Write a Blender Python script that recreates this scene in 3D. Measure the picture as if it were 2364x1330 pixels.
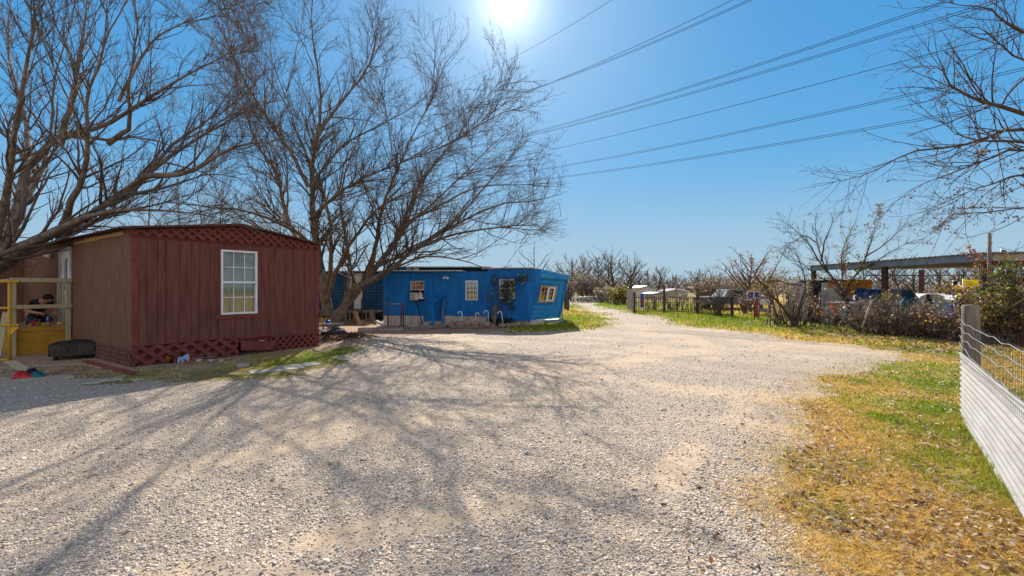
import bpy, bmesh, math, random
import numpy as np
from mathutils import Vector, Matrix
R = math.radians
S = bpy.context.scene
C = S.collection
for o in list(bpy.data.objects): bpy.data.objects.remove(o)

# ------------------------------------------------------------------ camera
EYE = 1.6; F = 1050.0; CX, CY = 1182.0, 665.0      # photograph: 2364 px wide, 16 mm lens, level camera
cd = bpy.data.cameras.new('camera'); cam = bpy.data.objects.new('camera', cd); C.objects.link(cam)
cam.location = (0, 0, EYE); cam.rotation_euler = (R(90), 0, 0)
cd.sensor_width = 36; cd.lens = 36 * F / 2364; cd.clip_start = 0.05; cd.clip_end = 40000
S.camera = cam
# ------------------------------------------------------------------ sky, sun, exposure
SUN_EL = 32.3; SUN_AZ = -0.5
w = bpy.data.worlds.new("World"); S.world = w; w.use_nodes = True
nt = w.node_tree; nt.nodes.clear()
wo = nt.nodes.new('ShaderNodeOutputWorld'); bg = nt.nodes.new('ShaderNodeBackground')
sky = nt.nodes.new('ShaderNodeTexSky'); sky.sky_type = 'NISHITA'; sky.sun_disc = False
sky.sun_elevation = R(SUN_EL); sky.sun_rotation = R(SUN_AZ); sky.altitude = 200
sky.air_density = 1.0; sky.dust_density = 0.25; sky.ozone_density = 1.6
hsv = nt.nodes.new('ShaderNodeHueSaturation'); hsv.inputs['Saturation'].default_value = 1.3
nt.links.new(sky.outputs[0], hsv.inputs['Color'])
SKY_S = 0.15; CAP = (.12, .2, .29)            # the brightest parts of the sky roll off softly
def vnode(op, a, b):
    n = nt.nodes.new('ShaderNodeVectorMath'); n.operation = op
    for i, v in enumerate((a, b)):
        if isinstance(v, tuple): n.inputs[i].default_value = v
        else: nt.links.new(v, n.inputs[i])
    return n.outputs[0]
raw = vnode('MULTIPLY', hsv.outputs[0], (SKY_S * 10 * .2, SKY_S * 10 * .52, SKY_S * 10 * .92))
cap = tuple(c * 10 for c in CAP)
clear = vnode('DIVIDE', vnode('MULTIPLY', raw, cap), vnode('ADD', raw, cap))
bg.inputs[1].default_value = 0.1
# tight bright aureole round the sun's place in the sky
tc = nt.nodes.new('ShaderNodeTexCoord'); dt = nt.nodes.new('ShaderNodeVectorMath'); dt.operation = 'DOT_PRODUCT'
el, az = R(SUN_EL), R(SUN_AZ)
sd = (math.sin(az) * math.cos(el), math.cos(az) * math.cos(el), math.sin(el))
nt.links.new(tc.outputs['Generated'], dt.inputs[0]); dt.inputs[1].default_value = sd
def mnode(op, a, b):
    n = nt.nodes.new('ShaderNodeMath'); n.operation = op
    for i, v in enumerate((a, b)):
        if isinstance(v, (int, float)): n.inputs[i].default_value = v
        else: nt.links.new(v, n.inputs[i])
    return n.outputs[0]
# pale fill added to the unseen sky behind the camera to lift the shade
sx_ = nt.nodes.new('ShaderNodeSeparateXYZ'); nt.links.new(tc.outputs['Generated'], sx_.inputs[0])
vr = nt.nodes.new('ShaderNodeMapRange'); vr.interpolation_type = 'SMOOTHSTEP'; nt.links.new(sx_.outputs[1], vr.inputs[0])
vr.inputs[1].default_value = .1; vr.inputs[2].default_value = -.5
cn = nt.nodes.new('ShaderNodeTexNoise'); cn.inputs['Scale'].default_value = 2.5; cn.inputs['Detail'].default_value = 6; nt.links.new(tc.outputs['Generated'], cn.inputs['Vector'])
back_fill = mnode('MULTIPLY', vr.outputs[0], mnode('ADD', mnode('MULTIPLY', cn.outputs[0], .5), .65))
vm = nt.nodes.new('ShaderNodeMix'); vm.data_type = 'RGBA'; nt.links.new(back_fill, vm.inputs[0]); nt.links.new(clear, vm.inputs[6]); vm.inputs[7].default_value = (2.5, 2.58, 2.85, 1)
# pale haze low over the horizon
hz = nt.nodes.new('ShaderNodeMapRange'); hz.interpolation_type = 'SMOOTHSTEP'; nt.links.new(sx_.outputs[2], hz.inputs[0])
hz.inputs[1].default_value = .27; hz.inputs[2].default_value = -.02; hz.inputs[3].default_value = 0; hz.inputs[4].default_value = .8
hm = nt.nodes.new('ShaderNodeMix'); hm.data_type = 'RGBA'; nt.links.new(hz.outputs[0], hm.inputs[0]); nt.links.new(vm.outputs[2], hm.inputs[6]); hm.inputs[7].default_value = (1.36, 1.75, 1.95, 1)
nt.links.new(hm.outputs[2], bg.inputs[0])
dm = mnode('MAXIMUM', dt.outputs['Value'], 0.0)
g1 = mnode('MULTIPLY', mnode('POWER', dm, 6000.0), 1.2)
g2 = mnode('ADD', mnode('MULTIPLY', mnode('POWER', dm, 420.0), 0.2), mnode('MULTIPLY', mnode('POWER', dm, 30.0), 0.045))
gl = mnode('ADD', g1, g2)
bg2 = nt.nodes.new('ShaderNodeBackground'); bg2.inputs[0].default_value = (1, .96, .88, 1); nt.links.new(gl, bg2.inputs[1])
ads = nt.nodes.new('ShaderNodeAddShader'); nt.links.new(bg.outputs[0], ads.inputs[0]); nt.links.new(bg2.outputs[0], ads.inputs[1])
nt.links.new(ads.outputs[0], wo.inputs[0])
ld = bpy.data.lights.new('sun', 'SUN'); ld.energy = 3.0; ld.angle = R(0.4); ld.color = (1, .93, .83)
sun = bpy.data.objects.new('sun', ld); C.objects.link(sun); sun.location = (0, 0, 30)
sun.rotation_euler = (R(-(90 - SUN_EL)), 0, R(-SUN_AZ))
S.view_settings.view_transform = 'Standard'; S.view_settings.look = 'None'
S.view_settings.gamma = 1; S.view_settings.exposure = 1.8
S.render.engine = 'CYCLES'; S.cycles.samples = 128; S.cycles.use_denoising = True
S.cycles.max_bounces = 6; S.cycles.transparent_max_bounces = 12
S.render.resolution_x = 1024; S.render.resolution_y = 576

# ------------------------------------------------------------------ helpers
def G(px, py):
    Y = EYE * F / (py - CY); return np.array([(px - CX) / F * Y, Y, 0.0])
def P(px, py, Y): return np.array([(px - CX) / F * Y, Y, EYE - (py - CY) * Y / F])
def X_(px, Y): return (px - CX) / F * Y
def Z_(py, Y): return EYE - (py - CY) * Y / F
LOC = {}
def tag(o, label=None, cat=None, group=None, kind=None):
    if label: o['label'] = label
    if cat: o['category'] = cat
    if group: o['group'] = group
    if kind: o['kind'] = kind
    return o
def thing(name, loc, label, cat, group=None):
    o = bpy.data.objects.new(name, None); C.objects.link(o); o.location = tuple(map(float, loc)); o.empty_display_size = .2
    LOC[o] = np.array(loc, float); return tag(o, label, cat, group)
def copy_tree(o, parent=None):
    c = o.copy(); C.objects.link(c); c.parent = parent
    for ch in list(o.children): copy_tree(ch, c)
    return c
def mesh_obj(name, V, Fc, mat, parent=None, smooth=False, col=None, fmat=None, mats=None):
    V = np.asarray(V, float)
    if parent is not None: org = LOC[parent]
    else: org = np.array([(V[:, 0].min() + V[:, 0].max()) / 2, (V[:, 1].min() + V[:, 1].max()) / 2, V[:, 2].min()])
    me = bpy.data.meshes.new(name)
    if isinstance(Fc, np.ndarray):
        n, k = Fc.shape
        me.vertices.add(len(V)); me.vertices.foreach_set('co', (V - org).astype(np.float32).ravel())
        me.loops.add(n * k); me.loops.foreach_set('vertex_index', Fc.astype(np.int32).ravel())
        me.polygons.add(n); me.polygons.foreach_set('loop_start', np.arange(0, n * k, k, dtype=np.int32))
        me.polygons.foreach_set('loop_total', np.full(n, k, dtype=np.int32))
        me.update(calc_edges=True); 
    else:
        me.from_pydata((V - org).tolist(), [], Fc)
        bm = bmesh.new(); bm.from_mesh(me); bmesh.ops.recalc_face_normals(bm, faces=bm.faces); bm.to_mesh(me); bm.free()
    if col is not None:
        a = me.color_attributes.new('Col', 'FLOAT_COLOR', 'POINT')
        cc = np.ones((len(V), 4), np.float32); cc[:, :3] = col; a.data.foreach_set('color', cc.ravel())
    for m in (mats or [mat]): me.materials.append(m)
    if fmat is not None: me.polygons.foreach_set('material_index', np.asarray(fmat, np.int32))
    if smooth: me.polygons.foreach_set('use_smooth', np.ones(len(me.polygons), bool))
    o = bpy.data.objects.new(name, me); C.objects.link(o)
    if parent is not None: o.parent = parent
    else: o.location = tuple(org)
    LOC[o] = org
    return o
class Fr:                                  # a wall frame: u along the wall, n out of it, z up
    def __init__(s, O, du):
        s.O = np.array(O, float); du = np.array(du, float); s.du = du / np.linalg.norm(du); s.dn = np.array([s.du[1], -s.du[0]])
    def w(s, u, n, z): 
        p = s.O + s.du * u + s.dn * n; return (p[0], p[1], z)
    def at(s, px, py):                     # where the ray through a photo pixel meets the wall
        k = (px - CX) / F; u = (s.O[0] - k * s.O[1]) / (k * s.du[1] - s.du[0]); Y = s.O[1] + s.du[1] * u
        return u, Z_(py, Y)
WORLD = Fr((0, 0), (1, 0)); WORLD.w = lambda u, n, z: (u, n, z)
class MB:
    def __init__(s, fr=None): s.v = []; s.f = []; s.fr = fr or WORLD; s.fm = []
    def add(s, vs, fs, m=0):
        b = len(s.v); s.v += [tuple(map(float, v)) for v in vs]; s.f += [tuple(b + i for i in f) for f in fs]; s.fm += [m] * len(fs); return s
    def box(s, u0, u1, n0, n1, z0, z1, m=0):
        w_ = s.fr.w; vs = [w_(u, n, z) for z in (z0, z1) for (u, n) in ((u0, n0), (u1, n0), (u1, n1), (u0, n1))]
        return s.add(vs, [(3, 2, 1, 0), (4, 5, 6, 7), (0, 1, 5, 4), (1, 2, 6, 5), (2, 3, 7, 6), (3, 0, 4, 7)], m)
    def prism(s, poly, n0, n1, m=0):       # poly in (u,z), extruded along n
        k = len(poly)
        if k < 3: return s
        vs = [s.fr.w(u, n0, z) for u, z in poly] + [s.fr.w(u, n1, z) for u, z in poly]
        return s.add(vs, [tuple(range(k - 1, -1, -1)), tuple(range(k, 2 * k))] + [(i, (i + 1) % k, k + (i + 1) % k, k + i) for i in range(k)], m)
    def tube(s, pts, r, n=8, m=0):
        pts = [np.array(s.fr.w(*p), float) for p in pts]; k = len(pts)
        r = [r] * k if np.isscalar(r) else list(r)
        vs = []; ref = None
        for i in range(k):
            t = pts[min(i + 1, k - 1)] - pts[max(i - 1, 0)]; t = t / (np.linalg.norm(t) + 1e-9)
            if ref is None: ref = np.array([0, 0, 1.]) if abs(t[2]) < .8 else np.array([1., 0, 0])
            a = np.cross(ref, t); a /= np.linalg.norm(a) + 1e-9; b = np.cross(t, a); ref = b if abs(np.dot(b, t)) < .9 else ref
            ref = np.cross(t, a)
            for j in range(n):
                q = 2 * math.pi * j / n; vs.append(pts[i] + r[i] * (math.cos(q) * a + math.sin(q) * b))
        fs = [(i * n + j, i * n + (j + 1) % n, (i + 1) * n + (j + 1) % n, (i + 1) * n + j) for i in range(k - 1) for j in range(n)]
        fs += [tuple(range(n - 1, -1, -1)), tuple((k - 1) * n + j for j in range(n))]
        return s.add(vs, fs, m)
    def bar(s, p0, p1, wd, hg, m=0, up=(0, 0, 1)):          # a squared timber between two points
        p0 = np.array(s.fr.w(*p0), float); p1 = np.array(s.fr.w(*p1), float); t = p1 - p0; t /= np.linalg.norm(t)
        up = np.array(up, float); a = np.cross(up, t)
        if np.linalg.norm(a) < .05: a = np.cross(np.array([s.fr.dn[0], s.fr.dn[1], 0.]) if s.fr is not WORLD else np.array([0, 1., 0]), t)
        a /= np.linalg.norm(a); b = np.cross(t, a)
        vs = [p + sx * a * wd / 2 + sy * b * hg / 2 for p in (p0, p1) for sx, sy in ((-1, -1), (1, -1), (1, 1), (-1, 1))]
        return s.add(vs, [(3, 2, 1, 0), (4, 5, 6, 7), (0, 1, 5, 4), (1, 2, 6, 5), (2, 3, 7, 6), (3, 0, 4, 7)], m)
    def lathe(s, c, prof, n=16, m=0, axis=None, caps=True):
        c = np.array(c, float); A = Matrix.Identity(3) if axis is None else Vector((0, 0, 1)).rotation_difference(Vector(axis)).to_matrix()
        vs = []
        for r, z in prof:
            for j in range(n):
                q = 2 * math.pi * j / n; v = A @ Vector((r * math.cos(q), r * math.sin(q), z)); vs.append(c + np.array(v))
        k = len(prof)
        fs = [(i * n + j, i * n + (j + 1) % n, (i + 1) * n + (j + 1) % n, (i + 1) * n + j) for i in range(k - 1) for j in range(n)]
        if caps: fs += [tuple(range(n - 1, -1, -1)), tuple((k - 1) * n + j for j in range(n))]
        return s.add(vs, fs, m)
    def build(s, name, mat, parent=None, smooth=False, bevel=0, mats=None):
        o = mesh_obj(name, s.v, s.f, mat, parent, smooth, fmat=s.fm if mats else None, mats=mats)
        if bevel:
            b = o.modifiers.new('bevel', 'BEVEL'); b.width = bevel; b.segments = 2; b.limit_method = 'ANGLE'
        return o
def clip(poly, reg):                       # Sutherland-Hodgman, reg convex and counter-clockwise
    for i in range(len(reg)):
        a, b = reg[i], reg[(i + 1) % len(reg)]; out = []
        sd_ = lambda p: (b[0] - a[0]) * (p[1] - a[1]) - (b[1] - a[1]) * (p[0] - a[0])
        for j in range(len(poly)):
            p, q = poly[j], poly[(j + 1) % len(poly)]; sp, sq = sd_(p), sd_(q)
            if sp >= 0: out.append(p)
            if (sp >= 0) != (sq >= 0):
                t = sp / (sp - sq); out.append((p[0] + t * (q[0] - p[0]), p[1] + t * (q[1] - p[1])))
        poly = out
        if len(poly) < 3: return []
    return poly
def lattice(mb, reg, n0, pitch=.11, wd=.036, th=.008, ang=45, both=True, order=1):
    us = [p[0] for p in reg]; zs = [p[1] for p in reg]; cu, cz = (min(us) + max(us)) / 2, (min(zs) + max(zs)) / 2
    half = math.hypot(max(us) - min(us), max(zs) - min(zs)) / 2 + .1
    for lay, sg in enumerate((order, -order) if both else (order,)):
        q = R(ang * sg); d = (math.cos(q), math.sin(q)); e = (-d[1], d[0])
        k = int(half / pitch) + 1
        for i in range(-k, k + 1):
            c = (cu + e[0] * i * pitch, cz + e[1] * i * pitch)
            pl = [(c[0] + d[0] * a * half + e[0] * b * wd / 2, c[1] + d[1] * a * half + e[1] * b * wd / 2) for a, b in ((-1, -1), (1, -1), (1, 1), (-1, 1))]
            pl = clip(pl, reg)
            if pl: mb.prism(pl, n0 + (1 - lay) * (th + .001), n0 + (1 - lay) * (th + .001) + th)
# ---- noise
def _h(ix, iy, s): 
    n = np.sin(ix * 127.1 + iy * 311.7 + s * 74.7) * 43758.5453; return n - np.floor(n)
def vnoise(x, y, s=0):
    ix, iy = np.floor(x), np.floor(y); fx, fy = x - ix, y - iy; fx = fx * fx * (3 - 2 * fx); fy = fy * fy * (3 - 2 * fy)
    a, b, c, d = _h(ix, iy, s), _h(ix + 1, iy, s), _h(ix, iy + 1, s), _h(ix + 1, iy + 1, s)
    return (a * (1 - fx) + b * fx) * (1 - fy) + (c * (1 - fx) + d * fx) * fy
def fbm(x, y, s=0, o=4):
    t = 0; a = .5; k = 1.
    for i in range(o): t = t + a * vnoise(x * k, y * k, s + i * 3.1); a *= .5; k *= 2.03
    return t / (1 - .5 ** o)
def inpoly(x, y, poly):
    c = np.zeros(x.shape, bool); n = len(poly)
    for i in range(n):
        x0, y0 = poly[i]; x1, y1 = poly[(i + 1) % n]
        if y0 == y1: continue
        c ^= ((y0 > y) != (y1 > y)) & (x < (x1 - x0) * (y - y0) / (y1 - y0) + x0)
    return c
# ---- materials
def base(name):
    m = bpy.data.materials.new(name); m.use_nodes = True; t = m.node_tree; return m, t, t.nodes['Principled BSDF']
def N(t, kind, **kw):
    n = t.nodes.new(kind)
    for k, v in kw.items():
        if k in n.inputs: n.inputs[k].default_value = v
        else: setattr(n, k, v)
    return n
def pm(name, col, col2=None, scale=6, rough=.75, bump=.25, stretch=(1, 1, 1), metal=0, detail=6, lo=.35, hi=.65, spec=.14, fine=40, speck=None):
    m, t, b = base(name); L = t.links.new
    tcn = N(t, 'ShaderNodeTexCoord'); mp = N(t, 'ShaderNodeMapping'); mp.inputs['Scale'].default_value = stretch; L(tcn.outputs['Object'], mp.inputs[0])
    nz = N(t, 'ShaderNodeTexNoise', Scale=scale, Detail=detail, Roughness=.6); L(mp.outputs[0], nz.inputs['Vector'])
    rp = N(t, 'ShaderNodeValToRGB'); L(nz.outputs[0], rp.inputs[0])
    col2 = col2 or tuple(c * .62 for c in col)
    rp.color_ramp.elements[0].position = lo; rp.color_ramp.elements[0].color = (*col2, 1)
    rp.color_ramp.elements[1].position = hi; rp.color_ramp.elements[1].color = (*col, 1)
    out = rp.outputs[0]
    nf = N(t, 'ShaderNodeTexNoise', Scale=fine, Detail=4); L(mp.outputs[0], nf.inputs['Vector'])
    if speck:
        r2 = N(t, 'ShaderNodeValToRGB'); L(nf.outputs[0], r2.inputs[0]); r2.color_ramp.elements[0].position = .6; r2.color_ramp.elements[1].position = .7
        mx = N(t, 'ShaderNodeMix', data_type='RGBA'); L(r2.outputs[0], mx.inputs[0]); L(out, mx.inputs[6]); mx.inputs[7].default_value = (*speck, 1); out = mx.outputs[2]
    L(out, b.inputs['Base Color']); b.inputs['Roughness'].default_value = rough; b.inputs['Metallic'].default_value = metal
    b.inputs['Specular IOR Level'].default_value = spec
    if bump:
        bp = N(t, 'ShaderNodeBump', Strength=bump, Distance=.02); L(nf.outputs[0], bp.inputs['Height']); L(bp.outputs[0], b.inputs['Normal'])
    return m
def pattr(name, rough=.8, trans=0., jit=.0, spec=.2):         # colour from the mesh's own colour attribute
    m, t, b = base(name); L = t.links.new; a = N(t, 'ShaderNodeAttribute', attribute_name='Col')
    L(a.outputs[0], b.inputs['Base Color']); b.inputs['Roughness'].default_value = rough; b.inputs['Specular IOR Level'].default_value = spec
    if trans:
        tr = N(t, 'ShaderNodeBsdfTranslucent'); L(a.outputs[0], tr.inputs[0]); mx = N(t, 'ShaderNodeMixShader'); mx.inputs[0].default_value = trans
        L(b.outputs[0], mx.inputs[1]); L(tr.outputs[0], mx.inputs[2]); L(mx.outputs[0], t.nodes['Material Output'].inputs[0])
    return m
def glassmat(name, tint=(.85, .9, .88), refl=.12):
    m, t, b = base(name); L = t.links.new
    tr = N(t, 'ShaderNodeBsdfTransparent'); tr.inputs[0].default_value = (*tint, 1); gl_ = N(t, 'ShaderNodeBsdfGlossy'); gl_.inputs['Roughness'].default_value = .03
    lw = N(t, 'ShaderNodeLayerWeight', Blend=.35); md = N(t, 'ShaderNodeMath', operation='MULTIPLY_ADD'); L(lw.outputs['Fresnel'], md.inputs[0]); md.inputs[1].default_value = .8; md.inputs[2].default_value = refl
    mx = N(t, 'ShaderNodeMixShader'); L(md.outputs[0], mx.inputs[0]); L(tr.outputs[0], mx.inputs[1]); L(gl_.outputs[0], mx.inputs[2]); L(mx.outputs[0], t.nodes['Material Output'].inputs[0])
    return m
M = dict(
    red_board=pm('red_board', (.19, .07, .052), (.105, .039, .032), 1.7, .8, .35, (7, 7, .9), fine=30, lo=.3, hi=.6), red_back=pm('red_back', (.19, .058, .045), (.14, .042, .035), 3, .9, .2),
    red_trim=pm('red_trim', (.22, .06, .046), (.15, .04, .034), 5, .7, .3),
    brown_panel=pm('brown_panel', (.22, .115, .075), (.13, .06, .042), 4, .75, .35, (6, 6, .5), fine=30),
    dark=pm('dark', (.02, .02, .022), rough=.9),
    roof_rust=pm('roof_rust', (.16, .075, .055), (.07, .035, .03), 5, .6, .2, metal=.2),
    galv=pm('galv', (.62, .63, .64), (.42, .42, .42), 3, .38, .08, metal=.55, stretch=(1, 1, 3)),
    white=pm('white', (.8, .8, .78), (.68, .68, .66), 4, .5, .05),
    white_dirty=pm('white_dirty', (.62, .6, .57), (.4, .37, .33), 5, .7, .1),
    glass=glassmat('glass', refl=.07), glass_dark=glassmat('glass_dark', (.5, .55, .52), .3),
    blind=pm('blind', (.62, .6, .54), (.52, .5, .44), 4, .7, 0),
    curtain=pm('curtain', (.66, .62, .53), (.5, .47, .4), 3, .9, .1, (6, 6, .6)),
    new_wood=pm('new_wood', (.5, .42, .26), (.36, .29, .16), 5, .75, .2, (8, 8, 1)),
    raw_wood=pm('raw_wood', (.52, .34, .16), (.36, .2, .08), 5, .8, .2, (1, 8, 8)),
    old_wood=pm('old_wood', (.36, .26, .18), (.17, .11, .075), 5, .85, .4, (4, 4, 1)),
    grey_wood=pm('grey_wood', (.3, .25, .2), (.14, .11, .085), 5, .85, .5, (8, 8, .7)),
    yellow=pm('yellow', (.62, .36, .03), (.42, .23, .02), 4, .5, .1),
    yellow_box=pm('yellow_box', (.5, .27, .035), (.33, .17, .025), 3, .7, .2),
    bark=pm('bark', (.25, .2, .155), (.1, .077, .06), 9, .9, .9, (1, 1, .35), fine=28),
    twig=pm('twig', (.15, .11, .082), (.08, .06, .046), 3, .85, 0),
    bark_dark=pm('bark_dark', (.12, .085, .062), (.06, .045, .035), 9, .9, .6, fine=24),
    blue=pm('blue', (.014, .18, .5), (.008, .115, .36), 1.6, .55, .08, (3, 3, .6)),
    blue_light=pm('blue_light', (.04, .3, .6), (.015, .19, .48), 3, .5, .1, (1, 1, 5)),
    blue_dark=pm('blue_dark', (.014, .09, .22), (.01, .06, .14), 2, .5, .1, (4, 4, .5)),
    green_dark=pm('green_dark', (.018, .035, .03), rough=.6),
    truck_grey=pm('truck_grey', (.16, .2, .23), (.12, .12, .12), 3, .8, .1), grey_twig=pm('grey_twig', (.31, .25, .2), (.17, .13, .1), 4, .9, 0),
    skirt=pm('skirt', (.58, .56, .52), (.36, .3, .24), 4, .8, .2, (3, 3, 1)),
    stone=pm('stone', (.36, .24, .17), (.2, .13, .1), 7, .9, .6, fine=18),
    concrete=pm('concrete', (.42, .38, .33), (.28, .25, .22), 5, .9, .4),
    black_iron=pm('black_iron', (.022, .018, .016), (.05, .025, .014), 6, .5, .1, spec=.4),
    brown_iron=pm('brown_iron', (.11, .05, .04), (.06, .03, .025), 5, .6, .2),
    steel=pm('steel', (.36, .35, .34), (.25, .22, .2), 6, .4, .05, metal=.7),
    wire=pm('wire', (.2, .2, .2), rough=.4, metal=.6, bump=0),
    cable=pm('cable', (.03, .03, .035), rough=.7, bump=0, spec=.12),
    rubber=pm('rubber', (.03, .03, .032), (.06, .055, .05), 6, .8, .2),
    char=pm('char', (.03, .028, .027), (.015, .014, .014), 5, .8, .4, speck=(.09, .08, .07)),
    char_wood=pm('char_wood', (.09, .072, .058), (.035, .03, .028), 6, 1., .4, (5, 5, 1)),
    redp=pm('redp', (.5, .03, .03), rough=.5), bluep=pm('bluep', (.03, .09, .5), rough=.45), teal=pm('teal', (.02, .13, .15), rough=.8),
    orange=pm('orange', (.75, .2, .02), rough=.6), sky_blue=pm('sky_blue', (.3, .55, .8), rough=.6), black=pm('black', (.015, .015, .02), rough=.6),
    skin=pm('skin', (.42, .22, .15), (.36, .17, .11), 8, .6, .05), shirt=pm('shirt', (.022, .032, .05), (.012, .018, .03), 6, .9, .2), trouser=pm('trouser', (.03, .035, .05), rough=.9),
    hair=pm('hair', (.02, .014, .01), rough=.7), water=glassmat('bottle_plastic', (.75, .85, .95), .2),
    orange_wood=pm('orange_wood', (.62, .27, .05), (.42, .17, .035), 5, .8, .3, (6, 6, .7)),
    tex_blue=pm('tex_blue', (.01, .03, .12), rough=.7), flag_white=pm('flag_white', (.78, .78, .78), (.7, .7, .7), rough=.8), flag_red=pm('flag_red', (.6, .02, .03), rough=.8), flag_yellow=pm('flag_yellow', (.75, .6, .02), rough=.8),
    fascia=pm('fascia', (.27, .32, .38), (.17, .2, .24), 3, .5, .1, metal=.3), tan_tin=pm('tan_tin', (.42, .38, .31), (.3, .26, .2), 4, .6, .1),
    car_silver=pm('car_silver', (.4, .42, .43), (.27, .28, .28), 3, .35, .05, metal=.4), car_white=pm('car_white', (.7, .71, .72), (.55, .55, .55), 3, .35, .03),
    leafy=pattr('leafy', .6, .45), grassm=pattr('grassm', .8, .4), pebble=pattr('pebble', .85), twigcol=pattr('twigcol', .9),
    brick=pm('brick', (.34, .2, .14), (.2, .11, .08), 8, .9, .5),
    corr=pm('corr', (.24, .234, .225), (.165, .16, .15), 1.6, .55, .06, (1, 1, 6), metal=.0, speck=None),
)
def backlit(m, f=.55):                     # thin cloth lets the sun through
    t = m.node_tree; b = t.nodes['Principled BSDF']; tr = t.nodes.new('ShaderNodeBsdfTranslucent'); mx = t.nodes.new('ShaderNodeMixShader'); mx.inputs[0].default_value = f
    t.links.new(b.inputs['Base Color'].links[0].from_socket, tr.inputs[0]); t.links.new(b.outputs[0], mx.inputs[1]); t.links.new(tr.outputs[0], mx.inputs[2]); t.links.new(mx.outputs[0], t.nodes['Material Output'].inputs[0])
M['cloth_blue'] = pm('cloth_blue', (.02, .16, .6), rough=.8)
for k_ in ('tex_blue', 'flag_white', 'flag_red', 'flag_yellow', 'cloth_blue', 'orange'): backlit(M[k_])
# ------------------------------------------------------------------ the ground
rng = np.random.default_rng(7)
def zg(x, y): return (fbm(x * .9, y * .9, 5, 3) - .5) * .05 + (fbm(x * .16, y * .16, 9, 2) - .5) * .06
def px2w(l): return [tuple(G(*p)[:2]) for p in l]
# drive outline: photo pixels for the part in view, metres for the rest
DRIVE = px2w([(1318, 704), (1350, 716), (1386, 733), (1393, 748), (1385, 757), (1290, 764), (1170, 767), (1000, 770), (880, 776), (850, 790), (862, 806), (800, 828), (700, 868), (560, 882), (300, 886), (150, 880), (60, 872), (-60, 862)]) \
    + [(-17, 8.4), (-24, 8), (-24, -14), (4.2, -14), (3.4, -3), (2.6, .6)] \
    + px2w([(2080, 1420), (2010, 1290), (1900, 1170), (1860, 1090), (1870, 960), (1865, 905), (1920, 866), (2040, 842), (2115, 828), (2020, 808), (1900, 791), (1700, 766), (1560, 745), (1480, 726), (1425, 714), (1375, 704.5)]) + [(1.5 + 10, 58), (4, 58)]
DIRT = px2w([(-90, 850), (150, 842), (300, 850), (330, 830), (230, 760), (200, 745), (700, 735), (740, 790), (735, 812), (800, 800), (856, 791), (884, 777), (1000, 771), (1170, 768), (1180, 748), (880, 730), (600, 716), (0, 720)])
SLOT = px2w([(1450, 705), (1480, 709), (1490, 712), (1440, 711)])
GREEN = [(1500, 723, 4.5, .8), (1620, 733, 4, 1), (1720, 742, 4, 1.1), (1820, 752, 3, .8), (1930, 765, 2, .5), (1330, 735, 2.8, .9), (1300, 750, 2, .9), (1230, 757, 1.6, .8), (1420, 702, 8, 1), (1380, 700, 6, .6),
         (2060, 850, 1., .75), (2150, 880, .9, 1), (2120, 940, .7, .9), (2010, 880, .6, .4), (2200, 1000, .6, .85), (2230, 1070, .45, .8), (2290, 1130, .4, .7), (2180, 850, .8, .8), (1990, 930, .5, .4), (2140, 810, 1.2, .7),
         (1860, 1080, .3, .35), (1900, 1180, .2, .3), (2060, 1000, .3, .3),
         (680, 838, 1.0, 1), (760, 822, 1.2, 1), (600, 862, .7, .55), (480, 868, .6, .45), (350, 872, .6, .45), (230, 876, .5, .4), (820, 812, .8, .7)]
GW = [(*G(a, b)[:2], r, s) for a, b, r, s in GREEN]
def greenness(x, y):
    g = 0
    for cx_, cy_, r, s in GW: g = np.maximum(g, s * np.exp(-((x - cx_) ** 2 + ((y - cy_) * .75) ** 2) / (r * r)))
    n = fbm(x * 2.2, y * 2.2, 21, 4); far = fbm(x * .12, y * .12, 33, 3)
    return np.clip(g * (.35 + 1.3 * n) + np.clip((far - .5) * 2.2, 0, .5) * (y > 30) + np.clip((n - .62) * 3, 0, .5), 0, 1)
def turf_col(x, y):
    g = greenness(x, y)[:, None]; n = fbm(x * 5, y * 5, 41, 4)[:, None]; n2 = fbm(x * .7, y * .7, 43, 3)[:, None]
    dry = np.array([.54, .32, .065]) * (.55 + .75 * n); gr = np.array([.16, .215, .016]) * (.6 + .8 * n); soil = np.array([.27, .165, .10]) * (.7 + .5 * n)
    c = dry * (1 - g) + gr * g
    st = ((x < -2.5) & (y < 15.5) & (x > -14))[:, None] * np.clip(1.1 - g * 1.6, 0, 1) * .85; c = c * (1 - st) + np.array([.33, .27, .21]) * (.6 + .7 * n) * st
    k = np.clip((n2 - .6) * 4, 0, .7); c = c * (1 - k) + soil * k
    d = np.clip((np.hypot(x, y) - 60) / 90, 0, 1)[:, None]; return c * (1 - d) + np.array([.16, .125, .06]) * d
# one polar grid of cells round the viewpoint of the yard; fine in front, coarse behind
ang = np.concatenate([np.arange(-56, 56.01, .22), np.arange(58, 304, 4.)]); ang = np.radians(ang)
rad = [.7]
while rad[-1] < 60: rad.append(rad[-1] * (1.013 if rad[-1] > 2 else 1.06))
while rad[-1] < 16000: rad.append(rad[-1] * 1.3)
rad = np.array(rad); na, nr = len(ang), len(rad)
A2, R2 = np.meshgrid(ang, rad); GX, GY = (R2 * np.sin(A2)).ravel(), (R2 * np.cos(A2)).ravel()
damp = np.clip(1.4 - np.hypot(GX, GY) / 60, 0, 1); GZ = zg(GX, GY) * damp
ii, jj = np.meshgrid(np.arange(nr - 1), np.arange(na), indexing='ij'); j2 = (jj + 1) % na
Q = np.stack([ii * na + jj, ii * na + j2, (ii + 1) * na + j2, (ii + 1) * na + jj], -1).reshape(-1, 4)[:, ::-1]
qx, qy = GX[Q].mean(1), GY[Q].mean(1)
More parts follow.
